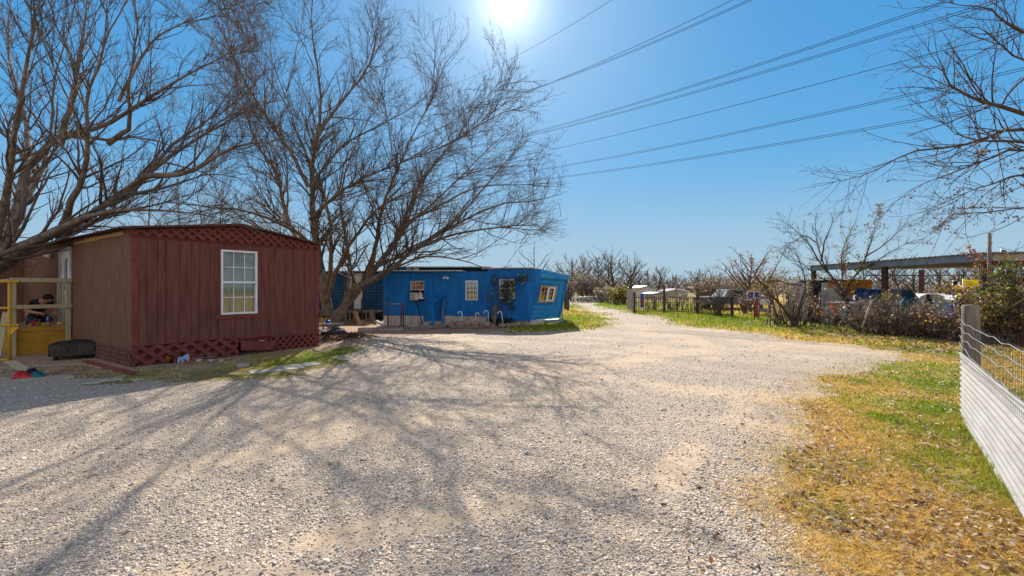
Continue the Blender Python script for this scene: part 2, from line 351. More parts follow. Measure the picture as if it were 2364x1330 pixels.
def drive_at(x, y):
    a = .10 + .022 * np.hypot(x, y); a = np.minimum(a, .9)
    wx = (fbm(x * 1.6, y * 1.6, 1, 5) - .5) * 4 * a + (fbm(x * .5, y * .5, 71, 3) - .5) * 3 * a; wy = (fbm(x * 1.6, y * 1.6, 2, 5) - .5) * 4 * a
    return inpoly(x + wx, y + wy, DRIVE) & ~inpoly(x + wx, y + wy, SLOT)
def dirt_at(x, y):
    wx = (fbm(x * 1.2, y * 1.2, 3, 4) - .5) * .9; wy = (fbm(x * 1.2, y * 1.2, 4, 4) - .5) * .9
    return inpoly(x + wx, y + wy, DIRT)
near = np.hypot(qx, qy) < 75
isdrive = near & drive_at(qx, qy); isdirt = near & ~isdrive & dirt_at(qx, qy)
def sheet(name, sel, dz, mat, label, col=False):
    q = Q[sel]; u, inv = np.unique(q, return_inverse=True)
    V = np.stack([GX[u], GY[u], GZ[u] + dz], 1); c = turf_col(GX[u], GY[u]) if col else np.repeat(bare_at(GX[u], GY[u])[:, None], 3, 1)
    o = mesh_obj(name, V, inv.reshape(-1, 4), mat, smooth=True, col=c); return tag(o, label, 'ground', kind='structure')
def ground_mat():
    m, t, b = base('turf'); L = t.links.new; a = N(t, 'ShaderNodeAttribute', attribute_name='Col'); g = N(t, 'ShaderNodeNewGeometry')
    nz = N(t, 'ShaderNodeTexNoise', Scale=55, Detail=6, Roughness=.7); L(g.outputs['Position'], nz.inputs['Vector'])
    n2 = N(t, 'ShaderNodeTexNoise', Scale=4, Detail=6, Roughness=.7); L(g.outputs['Position'], n2.inputs['Vector'])
    ad = N(t, 'ShaderNodeMath', operation='MULTIPLY'); L(nz.outputs[0], ad.inputs[0]); L(n2.outputs[0], ad.inputs[1])
    mr = N(t, 'ShaderNodeMapRange'); L(ad.outputs[0], mr.inputs[0]); mr.inputs[1].default_value = .12; mr.inputs[2].default_value = .4; mr.inputs[3].default_value = .45; mr.inputs[4].default_value = 1.25
    mx = N(t, 'ShaderNodeVectorMath', operation='SCALE'); L(a.outputs[0], mx.inputs[0]); L(mr.outputs[0], mx.inputs['Scale'])
    L(mx.outputs[0], b.inputs['Base Color']); b.inputs['Roughness'].default_value = .95; b.inputs['Specular IOR Level'].default_value = .1
    bp = N(t, 'ShaderNodeBump', Strength=.8, Distance=.04); L(nz.outputs[0], bp.inputs['Height']); L(bp.outputs[0], b.inputs['Normal']); return m
def seg_d(x, y, pts):
    d = np.full(x.shape, 1e9)
    for a, b in zip(pts[:-1], pts[1:]):
        a, b = np.array(a), np.array(b); v = b - a; t = np.clip(((x - a[0]) * v[0] + (y - a[1]) * v[1]) / (v @ v), 0, 1); d = np.minimum(d, np.hypot(x - a[0] - t * v[0], y - a[1] - t * v[1]))
    return d
TRACKS = [(px2w(l), w_) for l, w_ in (([(-200, 1230), (0, 1160), (300, 1105), (600, 1050), (900, 985), (1200, 935), (1450, 890), (1650, 830)], .3), ([(250, 1400), (700, 1260), (1100, 1180), (1450, 1120)], .2), ([(1250, 860), (1500, 812), (1800, 792), (1990, 805)], .9), ([(1400, 745), (1520, 775), (1700, 800)], .8), ([(1300, 1330), (1500, 1200), (1560, 1080), (1700, 960), (1750, 880)], .18))]
def bare_at(x, y):
    n = fbm(x * 1.3, y * 1.3, 83, 4); b = np.clip((fbm((x * .883 - y * .469) * .44, (x * .469 + y * .883) * 1.2, 77, 4) - .5) * 4, 0, 1) * .6
    for p, w_ in TRACKS: b = np.maximum(b, np.clip(1.5 - seg_d(x, y, p) / w_, 0, 1) * np.clip(n * 2.6 - .75, 0, 1) * .75)
    return np.clip(b, 0, 1)
def gravel_mat(name, sand, c1, c2, amount):
    m, t, b = base(name); L = t.links.new; g = N(t, 'ShaderNodeNewGeometry'); p = g.outputs['Position']
    wn = N(t, 'ShaderNodeTexNoise', Scale=30, Detail=2); L(p, wn.inputs['Vector'])
    wa = N(t, 'ShaderNodeMix', data_type='RGBA', blend_type='LINEAR_LIGHT'); wa.inputs[0].default_value = .012; L(p, wa.inputs[6]); L(wn.outputs['Color'], wa.inputs[7])
    cols, hts = [], []
    for sc in (55, 110):
        v = N(t, 'ShaderNodeTexVoronoi', Scale=sc, Randomness=1.); L(wa.outputs[2], v.inputs['Vector'])
        v.voronoi_dimensions = '2D'
        rp = N(t, 'ShaderNodeValToRGB'); sp = N(t, 'ShaderNodeSeparateColor'); L(v.outputs['Color'], sp.inputs[0]); L(sp.outputs[0], rp.inputs[0])
        e = rp.color_ramp.elements; e[0].color = (*c1, 1); e[1].color = (*c2, 1); x = rp.color_ramp.elements.new(.45); x.color = (*[(p_ + q_) / 2 * 1.05 for p_, q_ in zip(c1, c2)], 1); x = rp.color_ramp.elements.new(.8); x.color = (*sand, 1)
        cols.append(rp.outputs[0]); hts.append(v.outputs['Distance'])
    # bare sandy wheel tracks and patches
    mp = N(t, 'ShaderNodeMapping'); mp.inputs['Rotation'].default_value = (0, 0, R(-28)); mp.inputs['Scale'].default_value = (.55, 1.5, 1); L(p, mp.inputs[0])
    pn = N(t, 'ShaderNodeTexNoise', Scale=5, Detail=7, Roughness=.7); L(mp.outputs[0], pn.inputs['Vector'])
    pr = N(t, 'ShaderNodeMapRange'); at = N(t, 'ShaderNodeAttribute', attribute_name='Col'); sa = N(t, 'ShaderNodeSeparateColor'); L(at.outputs[0], sa.inputs[0]); sm = N(t, 'ShaderNodeMath', operation='ADD'); L(sa.outputs[0], sm.inputs[0]); L(pn.outputs[0], sm.inputs[1]); L(sm.outputs[0], pr.inputs[0]); pr.inputs[1].default_value = .62 - amount; pr.inputs[2].default_value = 1.25 - amount
    fn = N(t, 'ShaderNodeTexNoise', Scale=9, Detail=8, Roughness=.75); L(p, fn.inputs['Vector'])
    sr = N(t, 'ShaderNodeValToRGB'); L(fn.outputs[0], sr.inputs[0]); sr.color_ramp.elements[0].position = .3; sr.color_ramp.elements[1].position = .7
    sr.color_ramp.elements[0].color = (*[v_ * .72 for v_ in sand], 1); sr.color_ramp.elements[1].color = (*[v_ * 1.1 for v_ in sand], 1)
    m1 = N(t, 'ShaderNodeMix', data_type='RGBA'); m1.inputs[0].default_value = .5; L(cols[0], m1.inputs[6]); L(cols[1], m1.inputs[7])
    m2 = N(t, 'ShaderNodeMix', data_type='RGBA'); L(pr.outputs[0], m2.inputs[0]); L(m1.outputs[2], m2.inputs[6]); L(sr.outputs[0], m2.inputs[7])
    L(m2.outputs[2], b.inputs['Base Color']); b.inputs['Roughness'].default_value = .95; b.inputs['Specular IOR Level'].default_value = .15
    ad = N(t, 'ShaderNodeMath', operation='ADD'); L(hts[0], ad.inputs[0]); L(hts[1], ad.inputs[1])
    iv = N(t, 'ShaderNodeMath', operation='MULTIPLY'); L(ad.outputs[0], iv.inputs[0]); iv.inputs[1].default_value = -1
    k = N(t, 'ShaderNodeMapRange'); L(pr.outputs[0], k.inputs[0]); k.inputs[3].default_value = .6; k.inputs[4].default_value = .2
    bp = N(t, 'ShaderNodeBump', Distance=.02); L(k.outputs[0], bp.inputs['Strength']); L(iv.outputs[0], bp.inputs['Height']); L(bp.outputs[0], b.inputs['Normal']); return m
M['gravel'] = gravel_mat('gravel', (.46, .345, .235), (.235, .195, .16), (.56, .46, .36), 0.02)
M['dirt'] = gravel_mat('dirt', (.42, .25, .15), (.2, .13, .09), (.46, .33, .22), .12)
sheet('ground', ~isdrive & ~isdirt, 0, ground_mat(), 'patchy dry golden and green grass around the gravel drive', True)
sheet('gravel_drive', isdrive, .004, M['gravel'], 'pale crushed gravel drive with sandy wheel tracks')
sheet('dirt_yard', isdirt, .002, M['dirt'], 'bare reddish dirt yard between the two trailers')
BARE = lambda x, y: fbm((x * .883 - y * .469) * .44, (x * .469 + y * .883) * 1.2, 77, 4)
# ---- loose crushed stones, thick near the front
def stones(n, r0, r1, smin, smax, pw):
    th = rng.uniform(R(-53), R(53), n); r = r0 * (r1 / r0) ** (rng.random(n) ** pw); x, y = r * np.sin(th), r * np.cos(th)
    j_ = .08 + .02 * r; dr_ = drive_at(x + rng.normal(0, 1, n) * j_ * 2, y + rng.normal(0, 1, n) * j_ * 2); ok = dr_ & (bare_at(x, y) + rng.normal(0, .25, n) < .42) | (dr_ & (rng.random(n) < .12)); x, y = x[ok], y[ok]
    return x, y, rng.uniform(smin, smax, len(x)) * np.where(rng.random(len(x)) < .05, 1.6, 1)
parts_ = [stones(150000, 2.2, 9.5, .003, .0078, .72), stones(9000, 2.2, 9, .008, .012, .8), stones(160, 2.4, 9, .013, .019, .8), stones(12000, 9, 20, .007, .014, .9)]
sx, sy, ss = (np.concatenate(z) for z in zip(*parts_)); n = len(sx)
cube = np.array([[-1, -1, -1], [1, -1, -1], [1, 1, -1], [-1, 1, -1], [-.7, -.7, 1], [.7, -.7, 1], [.7, .7, 1], [-.7, .7, 1]], float)
cf = np.array([[3, 2, 1, 0], [4, 5, 6, 7], [0, 1, 5, 4], [1, 2, 6, 5], [2, 3, 7, 6], [3, 0, 4, 7]])
V = cube[None] * (1 + rng.uniform(-.38, .38, (n, 8, 3))) * (ss[:, None] * np.stack([rng.uniform(.8, 1.5, n), rng.uniform(.6, 1, n), rng.uniform(.3, .62, n)], 1))[:, None, :] if False else cube[None] * (1 + rng.uniform(-.38, .38, (n, 8, 3)))
V = V * np.stack([ss * rng.uniform(.8, 1.5, n), ss * rng.uniform(.6, 1.05, n), ss * rng.uniform(.22, .5, n)], 1)[:, None, :]
tl = rng.normal(0, .25, (n, 2)); V[:, :, 2] += V[:, :, 0] * tl[:, :1] + V[:, :, 1] * tl[:, 1:]
q = rng.uniform(0, 6.283, n)[:, None]; vx = V[:, :, 0] * np.cos(q) - V[:, :, 1] * np.sin(q); vy = V[:, :, 0] * np.sin(q) + V[:, :, 1] * np.cos(q)
V = np.stack([vx + sx[:, None], vy + sy[:, None], V[:, :, 2] + (zg(sx, sy) + .004 + ss * .16)[:, None]], -1).reshape(-1, 3)
pal = np.array([[.58, .48, .375], [.5, .395, .285], [.62, .53, .435], [.33, .29, .26], [.56, .42, .29], [.19, .175, .165]])
pc = pal[rng.choice(6, n, p=[.25, .22, .18, .19, .08, .08])] * rng.uniform(.8, 1.12, (n, 1))
tag(mesh_obj('gravel_stones', V, (cf[None] + (np.arange(n) * 8)[:, None, None]).reshape(-1, 4), M['pebble'], col=np.repeat(pc, 8, 0)), 'loose pale crushed stones strewn over the drive', 'gravel', kind='stuff')
# ---- grass blades
def blades(pts_n, r0, r1, t0, t1, hmin, hmax, wd, pw=1., strip=None, dens=None):
    th = rng.uniform(R(t0), R(t1), pts_n); r = r0 * (r1 / r0) ** (rng.random(pts_n) ** pw); x, y = r * np.sin(th), r * np.cos(th)
    ok = ~dirt_at(x, y) if strip is None else strip(x, y); j_ = np.minimum(.1 + .018 * np.hypot(x, y), .26); ok &= ~drive_at(x + rng.normal(0, 1, pts_n) * j_ * 1.6, y + rng.normal(0, 1, pts_n) * j_ * 1.6)
    ok &= fbm(x * 3, y * 3, 55, 3) + rng.normal(0, .1, pts_n) > .36
    x, y = x[ok], y[ok]; g = greenness(x, y); n = len(x); isg = rng.random(n) < g * 1.15
    h = rng.uniform(hmin, hmax, n) * np.where(isg, .85, 1.1) * (.6 + .8 * fbm(x * 1.5, y * 1.5, 59, 3)); a = rng.uniform(0, 6.283, n); w_ = wd * rng.uniform(.6, 1.3, n)
    ln = np.where(isg, rng.uniform(.15, .8, n), rng.uniform(.6, 2.2, n)) * h; b = rng.uniform(0, 6.283, n); z = zg(x, y) * np.clip(1.4 - np.hypot(x, y) / 60, 0, 1)
    dx, dy = np.cos(a) * w_ / 2, np.sin(a) * w_ / 2; lx, ly = np.cos(b) * ln, np.sin(b) * ln; hz = h * np.where(isg, 1, .62)
    V = np.stack([np.stack([x - dx, y - dy, z - .004], 1), np.stack([x + dx, y + dy, z - .004], 1), np.stack([x + dx * .7 + lx * .4, y + dy * .7 + ly * .4, z + hz * .65], 1),
                  np.stack([x - dx * .7 + lx * .4, y - dy * .7 + ly * .4, z + hz * .65], 1), np.stack([x + lx, y + ly, z + hz], 1)], 1)
    gc = np.array([[.22, .31, .02], [.32, .34, .025], [.13, .2, .014]])[rng.integers(0, 3, n)]; dc = np.array([[.84, .53, .09], [.76, .5, .12], [.4, .22, .045], [.84, .66, .27]])[rng.integers(0, 4, n)]
    c = np.where(isg[:, None], gc, dc) * rng.uniform(.7, 1.2, (n, 1)); return V, c
def blade_obj(name, sets, label):
    V = np.concatenate([s[0] for s in sets]); c = np.concatenate([s[1] for s in sets]); n = len(V); b = (np.arange(n) * 5)[:, None]
    # quads + a tip triangle written as a degenerate-free pair of meshes: tip folded into a second quad
    Fq = np.concatenate([np.array([[0, 1, 2, 3]]) + b])
    Vt = V.reshape(-1, 3); me_f = [Fq, np.array([[3, 2, 4]]) + b]
    tri = np.concatenate([Fq[:, [0, 1, 2]], Fq[:, [0, 2, 3]], me_f[1]])
    return tag(mesh_obj(name, Vt, tri, M['grassm'], col=np.repeat(c, 5, 0)), label, 'grass', kind='stuff')
right = lambda x, y: x > 1.5
blade_obj('verge_grass', [blades(210000, 2.3, 8, 18, 56, .025, .06, .0045, .9, right), blades(120000, 7, 18, 12, 56, .03, .07, .009, .9, right)], 'short golden and green grass on the verge beside the drive')
left = lambda x, y: (x < -2) & ~dirt_at(x, y)
FE = [(5.5, 5.6), (3.05, 2.55), (2.2, 1.5)]
blade_obj('fence_weeds', [blades(60000, 2.6, 8, 38, 52, .05, .13, .005, 1, lambda x, y: seg_d(x, y, FE) < np.abs(rng.normal(.03, .07, x.shape)))], 'taller weeds growing along the foot of the corrugated fence')
blade_obj('strip_grass', [blades(34000, 6.5, 16, -50, -14, .02, .05, .008, 1, left)], 'thin green grass strip along the red house skirt')
blade_obj('field_grass', [blades(130000, 16, 62, -4, 50, .06, .16, .03, .8, lambda x, y: ~dirt_at(x, y))], 'bright grass around the far drive and along the fence')
# ---- fallen leaves
def litter(name, x, y, label, smin=.010, smax=.032, cols=None, tilt=.5):
    n = len(x); s = rng.uniform(smin, smax, n); u = rng.normal(0, 1, (n, 3)); u[:, 2] *= tilt; u /= np.linalg.norm(u, axis=1)[:, None]; nn = np.cross(u, np.array([0, 0, 1.]) + rng.normal(0, tilt, (n, 3))); nn /= np.linalg.norm(nn, axis=1)[:, None]
    up = np.cross(nn, u); p = np.stack([x, y, zg(x, y) + .012 + s * .3], 1); s = s[:, None]
    V = np.stack([p - u * s, p + nn * s * .45 + up * s * .25, p + u * s, p - nn * s * .45 + up * s * .25], 1).reshape(-1, 3)
    cols = np.array(cols or [[.3, .17, .1], [.5, .38, .27], [.2, .11, .07], [.62, .54, .45], [.34, .15, .07], [.1, .065, .05], [.55, .46, .36]]); c = cols[rng.integers(0, len(cols), n)] * rng.uniform(.7, 1.2, (n, 1))
    return tag(mesh_obj(name, V, (np.arange(4)[None] + (np.arange(n) * 4)[:, None]), M['leafy'], col=np.repeat(c, 4, 0)), label, 'leaves', kind='stuff')
k = 26000; th = rng.uniform(R(20), R(55), k); r = 2.5 * (15 / 2.5) ** rng.random(k); x, y = r * np.sin(th), r * np.cos(th)
ok = (~drive_at(x, y) | (rng.random(k) < .05)) & (fbm(x * 1.1, y * 1.1, 61, 3) + rng.normal(0, .1, k) > .36); litter('fallen_leaves', x[ok], y[ok], 'brown and grey dead leaves scattered on the verge grass')
x = rng.normal(12.0, 1.1, 3500); y = rng.uniform(11, 22, 3500); ok = (x > 9.5) & ~drive_at(x, y); litter('hedge_leaves', x[ok], y[ok], 'dead leaves piled along the foot of the vine fence', .03, .07)
x = rng.normal(-6.05, .5, 2600); y = rng.normal(14.6, .45, 2600); ok = (x > -6.9) | (y > 14.2); litter('leaf_pile', x[ok], y[ok], 'dark rotting leaf pile beside the tyre behind the red house', .03, .07, [[.1, .06, .04], [.16, .1, .07], [.3, .18, .1], [.06, .04, .03]], .9)
# ------------------------------------------------------------------ red house
C0 = (-7.625, 9.13); RF = Fr(C0, (.558, .83)); RL = Fr(C0, (-.83, .558)); RL.dn = -RL.dn if np.dot(RL.dn, (-.558, -.83)) < 0 else RL.dn
W = 4.1; LEN = 9.4; EV = 2.78; RG = 3.08
house = thing('red_house', (*RF.w(W / 2, -1, 0)[:2], 0), 'dark red board sided single storey house with lattice skirt and low gable roof', 'house')
# front wall: separate vertical boards over a dark backing, cut round the window
wu0, wz1 = RF.at(509, 576); wu1, _ = RF.at(593, 580); _, wz0 = RF.at(507, 727)
b = MB(RF)
for (u0, u1, z0, z1) in ((0, wu0, .3, 2.7), (wu1, W, .3, 2.7), (wu0, wu1, .3, wz0), (wu0, wu1, wz1, 2.7)): b.box(u0, u1, -.08, -.022, z0, z1)
b.prism([(0, 2.7), (W, 2.7), (W, EV), (W / 2, RG), (0, EV)], -.08, -.022)
b.build('front_backing', M['red_back'], house); b = MB(RF)
edges = sorted([RF.at(280 + q / 3.324, 700)[0] for q in (130, 197, 277, 343, 443, 540, 597, 680, 745, 800, 875, 950, 1005, 1075, 1130, 1175, 1250, 1315, 1355, 1410, 1480)])
edges = [0.09] + [e for e in edges if .12 < e < W - .15] + [W - .1]
for a, c in zip(edges[:-1], edges[1:]):
    a2, c2 = a + .004, c - .004; zt = 2.62; th = random.Random(a).uniform(-.0035, .004); zb = .42 if a < wu0 - .05 else (.38 if a > wu1 - .2 else .36)
    segs = [(a2, c2, zb, zt)]
    if a2 < wu1 and c2 > wu0:
        segs = [(a2, c2, zb, wz0), (a2, c2, wz1, zt)]
        if a2 < wu0: segs.append((a2, wu0, wz0, wz1))
        if c2 > wu1: segs.append((wu1, c2, wz0, wz1))
    for s_ in segs: b.box(s_[0], s_[1], -.021, .004 + th, s_[2], s_[3])
b.build('front_siding', M['red_board'], house)
b = MB(RF); b.box(-.012, .09, -.01, .016, .1, 2.64); b.box(W - .1, W + .012, -.01, .016, .1, 2.64); b.box(.092, W - .102, -.01, .014, 2.622, 2.655)
b.box(W / 2 - .01, W / 2 + .01, .02, .034, 2.66, RG - .02)
b.build('corner_trim', M['red_trim'], house)
b = MB(RF); lattice(b, [(0, 2.66), (W, 2.66), (W, EV - .02), (W / 2, RG - .02), (0, EV - .02)], .022, .13, .05, .015, 40, order=-1); b.build('gable_lattice', M['red_trim'], house)
b = MB(RF); b.prism([(0, 2.662), (W, 2.662), (W, EV - .03), (W / 2, RG - .03), (0, EV - .03)], -.019, -.004); b.box(0, W, -.0185, .052, 2.656, 2.661); b.build('gable_backing', M['red_back'], house)
b = MB(RF); lattice(b, [(-.01, -.08), (2.0, -.08), (2.0, .425), (-.01, .425)], .03, .19, .085, .012, 40, order=-1); b.box(-.01, 2.0, .0, .06, .427, .44); b.build('skirt_lattice', M['red_trim'], house)
b = MB(RF); lattice(b, [(2.75, -.08), (W, -.08), (W, .37), (2.75, .37)], .03, .12, .05, .014, 45); b.box(2.75, W, .0, .06, .372, .385); b.build('skirt_lattice', M['red_trim'], house)
b = MB(RF); b.box(0, 1.99, -.06, -.03, -.09, .43); b.box(2.76, W, -.06, -.03, -.09, .375); b.build('crawl_backing', M['red_back'], house)
# side walls, back wall
b = MB(RL); du0 = RL.at(165, 650)[0]; du1 = RL.at(137, 650)[0]
b.box(.0, du0, -.08, -.002, .35, EV + .02); b.box(du1, LEN, -.08, -.002, .35, EV + .02); b.box(du0, du1, -.08, -.002, 2.64, EV + .02)
for k_ in range(3): b.box(.02 + k_ * 1.22, 1.225 + k_ * 1.22, -.001, .004, .36, EV - .06)
b.box(du1 + .1, LEN, -.001, .004, .36, EV - .08); b.build('side_wall', M['brown_panel'], house)
b = MB(RF); b.box(W - .08, W, -LEN, -.085, .2, EV); b.box(0, W, -LEN - .08, -LEN, .2, EV); b.box(0.09, W - .09, -LEN, -.1, .3, .36); b.box(0.02, W, -LEN, -.1, EV - .05, EV - .02); b.build('back_wall', M['brown_panel'], house)
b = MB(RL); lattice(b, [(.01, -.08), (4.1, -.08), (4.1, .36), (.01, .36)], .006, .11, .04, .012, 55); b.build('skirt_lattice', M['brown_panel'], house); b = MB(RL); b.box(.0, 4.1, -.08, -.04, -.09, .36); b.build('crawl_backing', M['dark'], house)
b = MB(RL); b.box(.42, 3.05, .005, .022, EV - .085, EV - .015); b.box(2.0, 4.0, .006, .019, EV - .1, EV - .04); b.build('eave_board', M['raw_wood'], house)
# wing at the far end
b = MB(RL); b.box(LEN + .0, LEN + 3, -.08, 2.4, .1, EV - .05); b.build('wing_wall', M['brown_panel'], house)
# corrugated roof, ribs running down the slope
b = MB(RL); ru = np.arange(-.14, LEN + .3, .0575); prof = [0, .018, .018, 0]
for sgn, n_e, n_r in ((1, .22, -W / 2), (-1, -W - .2, -W / 2)):
    vs = []; zr = RG + .035; ze = zr - (RG - EV) * (abs(n_e - n_r) / (W / 2))
    for i, u in enumerate(ru):
        h = .022 if i % 4 in (1, 2) else 0
        for n_, z_ in ((n_e, ze), (n_r, zr)): vs += [RL.w(u, n_, z_ + h), RL.w(u, n_, z_ + h - .006)]
    fs = []
    for i in range(len(ru) - 1):
        a, c = i * 4, i * 4 + 4; fs += [(a, c, c + 2, a + 2), (a + 1, a + 3, c + 3, c + 1), (a, a + 1, c + 1, c), (a + 2, c + 2, c + 3, a + 3)]
    e = (len(ru) - 1) * 4; fs += [(0, 2, 3, 1), (e, e + 1, e + 3, e + 2)]; b.add(vs, fs)
roof = b.build('roof', M['roof_rust'], house)
b = MB(RF); b.bar((-.2, .12, EV + .01), (W / 2, .12, RG + .02), .03, .045); b.bar((W / 2, .12, RG + .02), (W + .2, .12, EV + .0), .03, .045); b.build('roof_edge', M['roof_rust'], roof)
# front window
b = MB(RF); fw = .045
for (u0, u1, z0, z1) in ((wu0, wu1, wz0, wz0 + fw), (wu0, wu1, wz1 - fw, wz1), (wu0, wu0 + fw, wz0 + fw, wz1 - fw), (wu1 - fw, wu1, wz0 + fw, wz1 - fw)): b.box(u0, u1, -.06, .035, z0, z1)
zm = (wz0 + wz1) / 2; b.box(wu0 + fw, wu1 - fw, -.03, .03, zm - .025, zm + .025)
win = b.build('window', M['white'], house, bevel=.004)
b = MB(RF)
for k_ in (1, 2): u = wu0 + fw + (wu1 - wu0 - 2 * fw) * k_ / 3; b.box(u - .008, u + .008, -.014, -.004, wz0 + fw, wz1 - fw)
for z in ((wz0 + fw + zm) / 2, (zm + wz1 - fw) / 2): b.box(wu0 + fw, wu1 - fw, -.015, -.005, z - .008, z + .008)
b.build('muntin', M['white'], win)
b = MB(RF); b.box(wu0 + fw, wu1 - fw, -.024, -.018, wz0 + fw, wz1 - fw); b.build('pane', M['glass'], win)
b = MB(RF)
for k_ in range(22): z = wz1 - fw - .012 - k_ * .0165; b.box(wu0 + .03, wu1 - .03, -.058, -.034, z - .007, z + .004)
b.build('blind', M['blind'], win)
cu = np.linspace(wu0 + .0, wu1 - .0, 60); vs = []
for i, u in enumerate(cu): n_ = -.1 + .018 * math.sin(i * .9) + .01 * math.sin(i * .37 + 1); vs += [RF.w(u, n_, wz0), RF.w(u, n_, wz1), RF.w(u, n_ - .004, wz0), RF.w(u, n_ - .004, wz1)]
b = MB(); b.add(vs, [f for i in range(59) for f in ((4 * i, 4 * i + 4, 4 * i + 5, 4 * i + 1), (4 * i + 2, 4 * i + 3, 4 * i + 7, 4 * i + 6))]); b.build('curtain', M['curtain'], win, True)
b = MB(RF)
for (u0, u1, z0, z1) in ((wu0 - .085, wu1 + .06, wz1 + .001, wz1 + .05), (wu0 - .11, wu1 + .1, wz0 - .1, wz0 - .001)): b.box(u0, u1, -.005, .026, z0, z1)
b.box(wu1 + .001, wu1 + .05, -.005, .024, wz0, wz1); b.box(wu0 - .05, wu0 - .001, -.005, .024, wz0, wz1); b.build('window_trim', M['red_trim'], win)
# side door
b = MB(RL); b.box(du0, du0 + .09, -.05, .02, .66, 2.64); b.box(du1 - .09, du1, -.05, .02, .66, 2.64); b.box(du0 + .09, du1 - .09, -.05, .02, 2.56, 2.64); dr = b.build('door', M['white_dirty'], house)
b = MB(RL); d0, d1 = du0 + .095, du1 - .095; b.box(d0, d1, -.05, -.018, .68, 2.555)
for (x0, x1, z0, z1) in ((.08, .36, .8, 1.5), (.5, .78, .8, 1.5), (.08, .36, 1.65, 2.4), (.5, .78, 1.65, 2.4)):
    for a in ((x0, x1, z0, z0 + .03), (x0, x1, z1 - .03, z1), (x0, x0 + .03, z0 + .03, z1 - .03), (x1 - .03, x1, z0 + .03, z1 - .03)): b.box(d0 + a[0] * .9, d0 + a[1] * .9, -.018, -.008, a[2], a[3])
b.build('door_leaf', M['white'], dr)
b = MB(RL); mid = (d0 + d1) / 2; b.prism([(mid - .13, 1.55), (mid + .13, 1.55), (mid + .13, 2.2), (mid + .07, 2.36), (mid, 2.4), (mid - .07, 2.36), (mid - .13, 2.2)], -.02, -.013); b.build('door_glass', M['blue_dark'], dr)
for z, r_ in ((1.62, .03), (1.42, .034)):
    b = MB(); c = RL.w(d0 + .09, 0.0, z); b.lathe(c, [(.001, -.02), (r_ * .6, -.02), (r_ * .6, .0), (r_, .012), (r_ * .8, .035), (.001, .04)], 12, axis=(*RL.dn, 0)); b.build('door_knob', M['black_iron'], dr, True)
b = MB(RL); lu, lz = RL.at(120, 585); b.box(lu - .06, lu + .06, .003, .03, lz - .06, lz + .06); lamp = b.build('security_lamp', M['white'], house, bevel=.01)
for s_ in (-1, 1):
    b = MB(); c = np.array(RL.w(lu + s_ * .09, .08, lz - .06)); b.lathe(c, [(.02, -.07), (.045, -.05), (.06, .0), (.062, .05), (.055, .055), (.001, .05)], 12, axis=(RL.dn[0] + s_ * RL.du[0] * .6, RL.dn[1] + s_ * RL.du[1] * .6, -.5)); b.build('lamp_head', M['white'], lamp, True)

# ------------------------------------------------------------------ porch under construction
PT = 4.2; PS = 1.02
pf = Fr(RL.w(PT, 0.005, 0)[:2], RL.dn)     # u out from the house wall, n towards the viewer side
if np.dot(pf.dn, -RL.du) < 0: pf.dn = -pf.dn
pz = .68; porch = thing('porch', (*pf.w(.5, -.8, 0)[:2], 0), 'raised yellow plywood porch box with new unpainted timber railing by white door', 'porch')
b = MB(pf); b.box(.0, PS - .05, -2.3, -.05, -.08, pz - .12); b.build('side_panel', M['yellow_box'], porch)
b = MB(pf); b.box(.0, PS - .05, -2.3, -.035, pz - .118, pz - .018); b.box(.02, .07, -.049, -.032, -.05, pz - .12); b.box(PS - .1, PS - .051, -.049, -.032, -.05, pz - .12); b.build('rim_board', M['yellow_box'], porch)
b = MB(pf)
for k_ in range(16): b.box(.01, PS, -2.3 + k_ * .142, -2.3 + k_ * .142 + .137, pz - .017, pz)
b.build('deck_boards', M['old_wood'], porch)
for u, n_, top in ((.06, .0, 1.84), (PS - .02, .0, 1.84), (.06, -.78, 1.84), (PS - .02, -2.2, 1.84)):
    b = MB(pf); b.box(u - .045, u + .045, n_ - .03, n_ + .06, -.08 if n_ == 0 else pz, top - .005); b.build('post', M['new_wood'], porch, bevel=.004)
b = MB(pf); b.box(.0, PS + .045, .062, .1, 1.74, 1.84); b.build('rail', M['new_wood'], porch, bevel=.003)
b = MB(pf); b.box(.0, PS + .02, .062, .1, 1.11, 1.2); b.build('rail', M['new_wood'], porch, bevel=.003)
b = MB(pf); b.box(PS + .028, PS + .066, -2.25, .04, 1.72, 1.81); b.build('rail', M['new_wood'], porch, bevel=.003)
# yellow pipe handrail standing at the steps
hp = P(12, 832, 10.0); hr = thing('pipe_handrail', (hp[0], hp[1], 0), 'bright yellow steel pipe handrail standing in front of the porch', 'handrail')
b = MB(); a0 = np.array([X_(22, 10.0), 10.0]); dv = np.array([-.9, -.05])
def hpnt(s_, z): return (a0[0] + dv[0] * s_, a0[1] + dv[1] * s_, z)
b.tube([hpnt(0, -.05), hpnt(0, 1.72)], .03); b.build('upright', M['yellow'], hr, True)
for z in (1.74, 1.16, .78, .02):
    b = MB(); b.tube([hpnt(-.22 if z in (1.74, .78) else 0.0, z), hpnt(.9, z)], .028); b.build('crossbar', M['yellow'], hr, True)
b = MB(); b.prism([(a0[0] + .03, .74), (a0[0] + .22, .74), (a0[0] + .03, .56)], a0[1] - .01, a0[1] + .01); b.build('gusset', M['yellow'], hr)
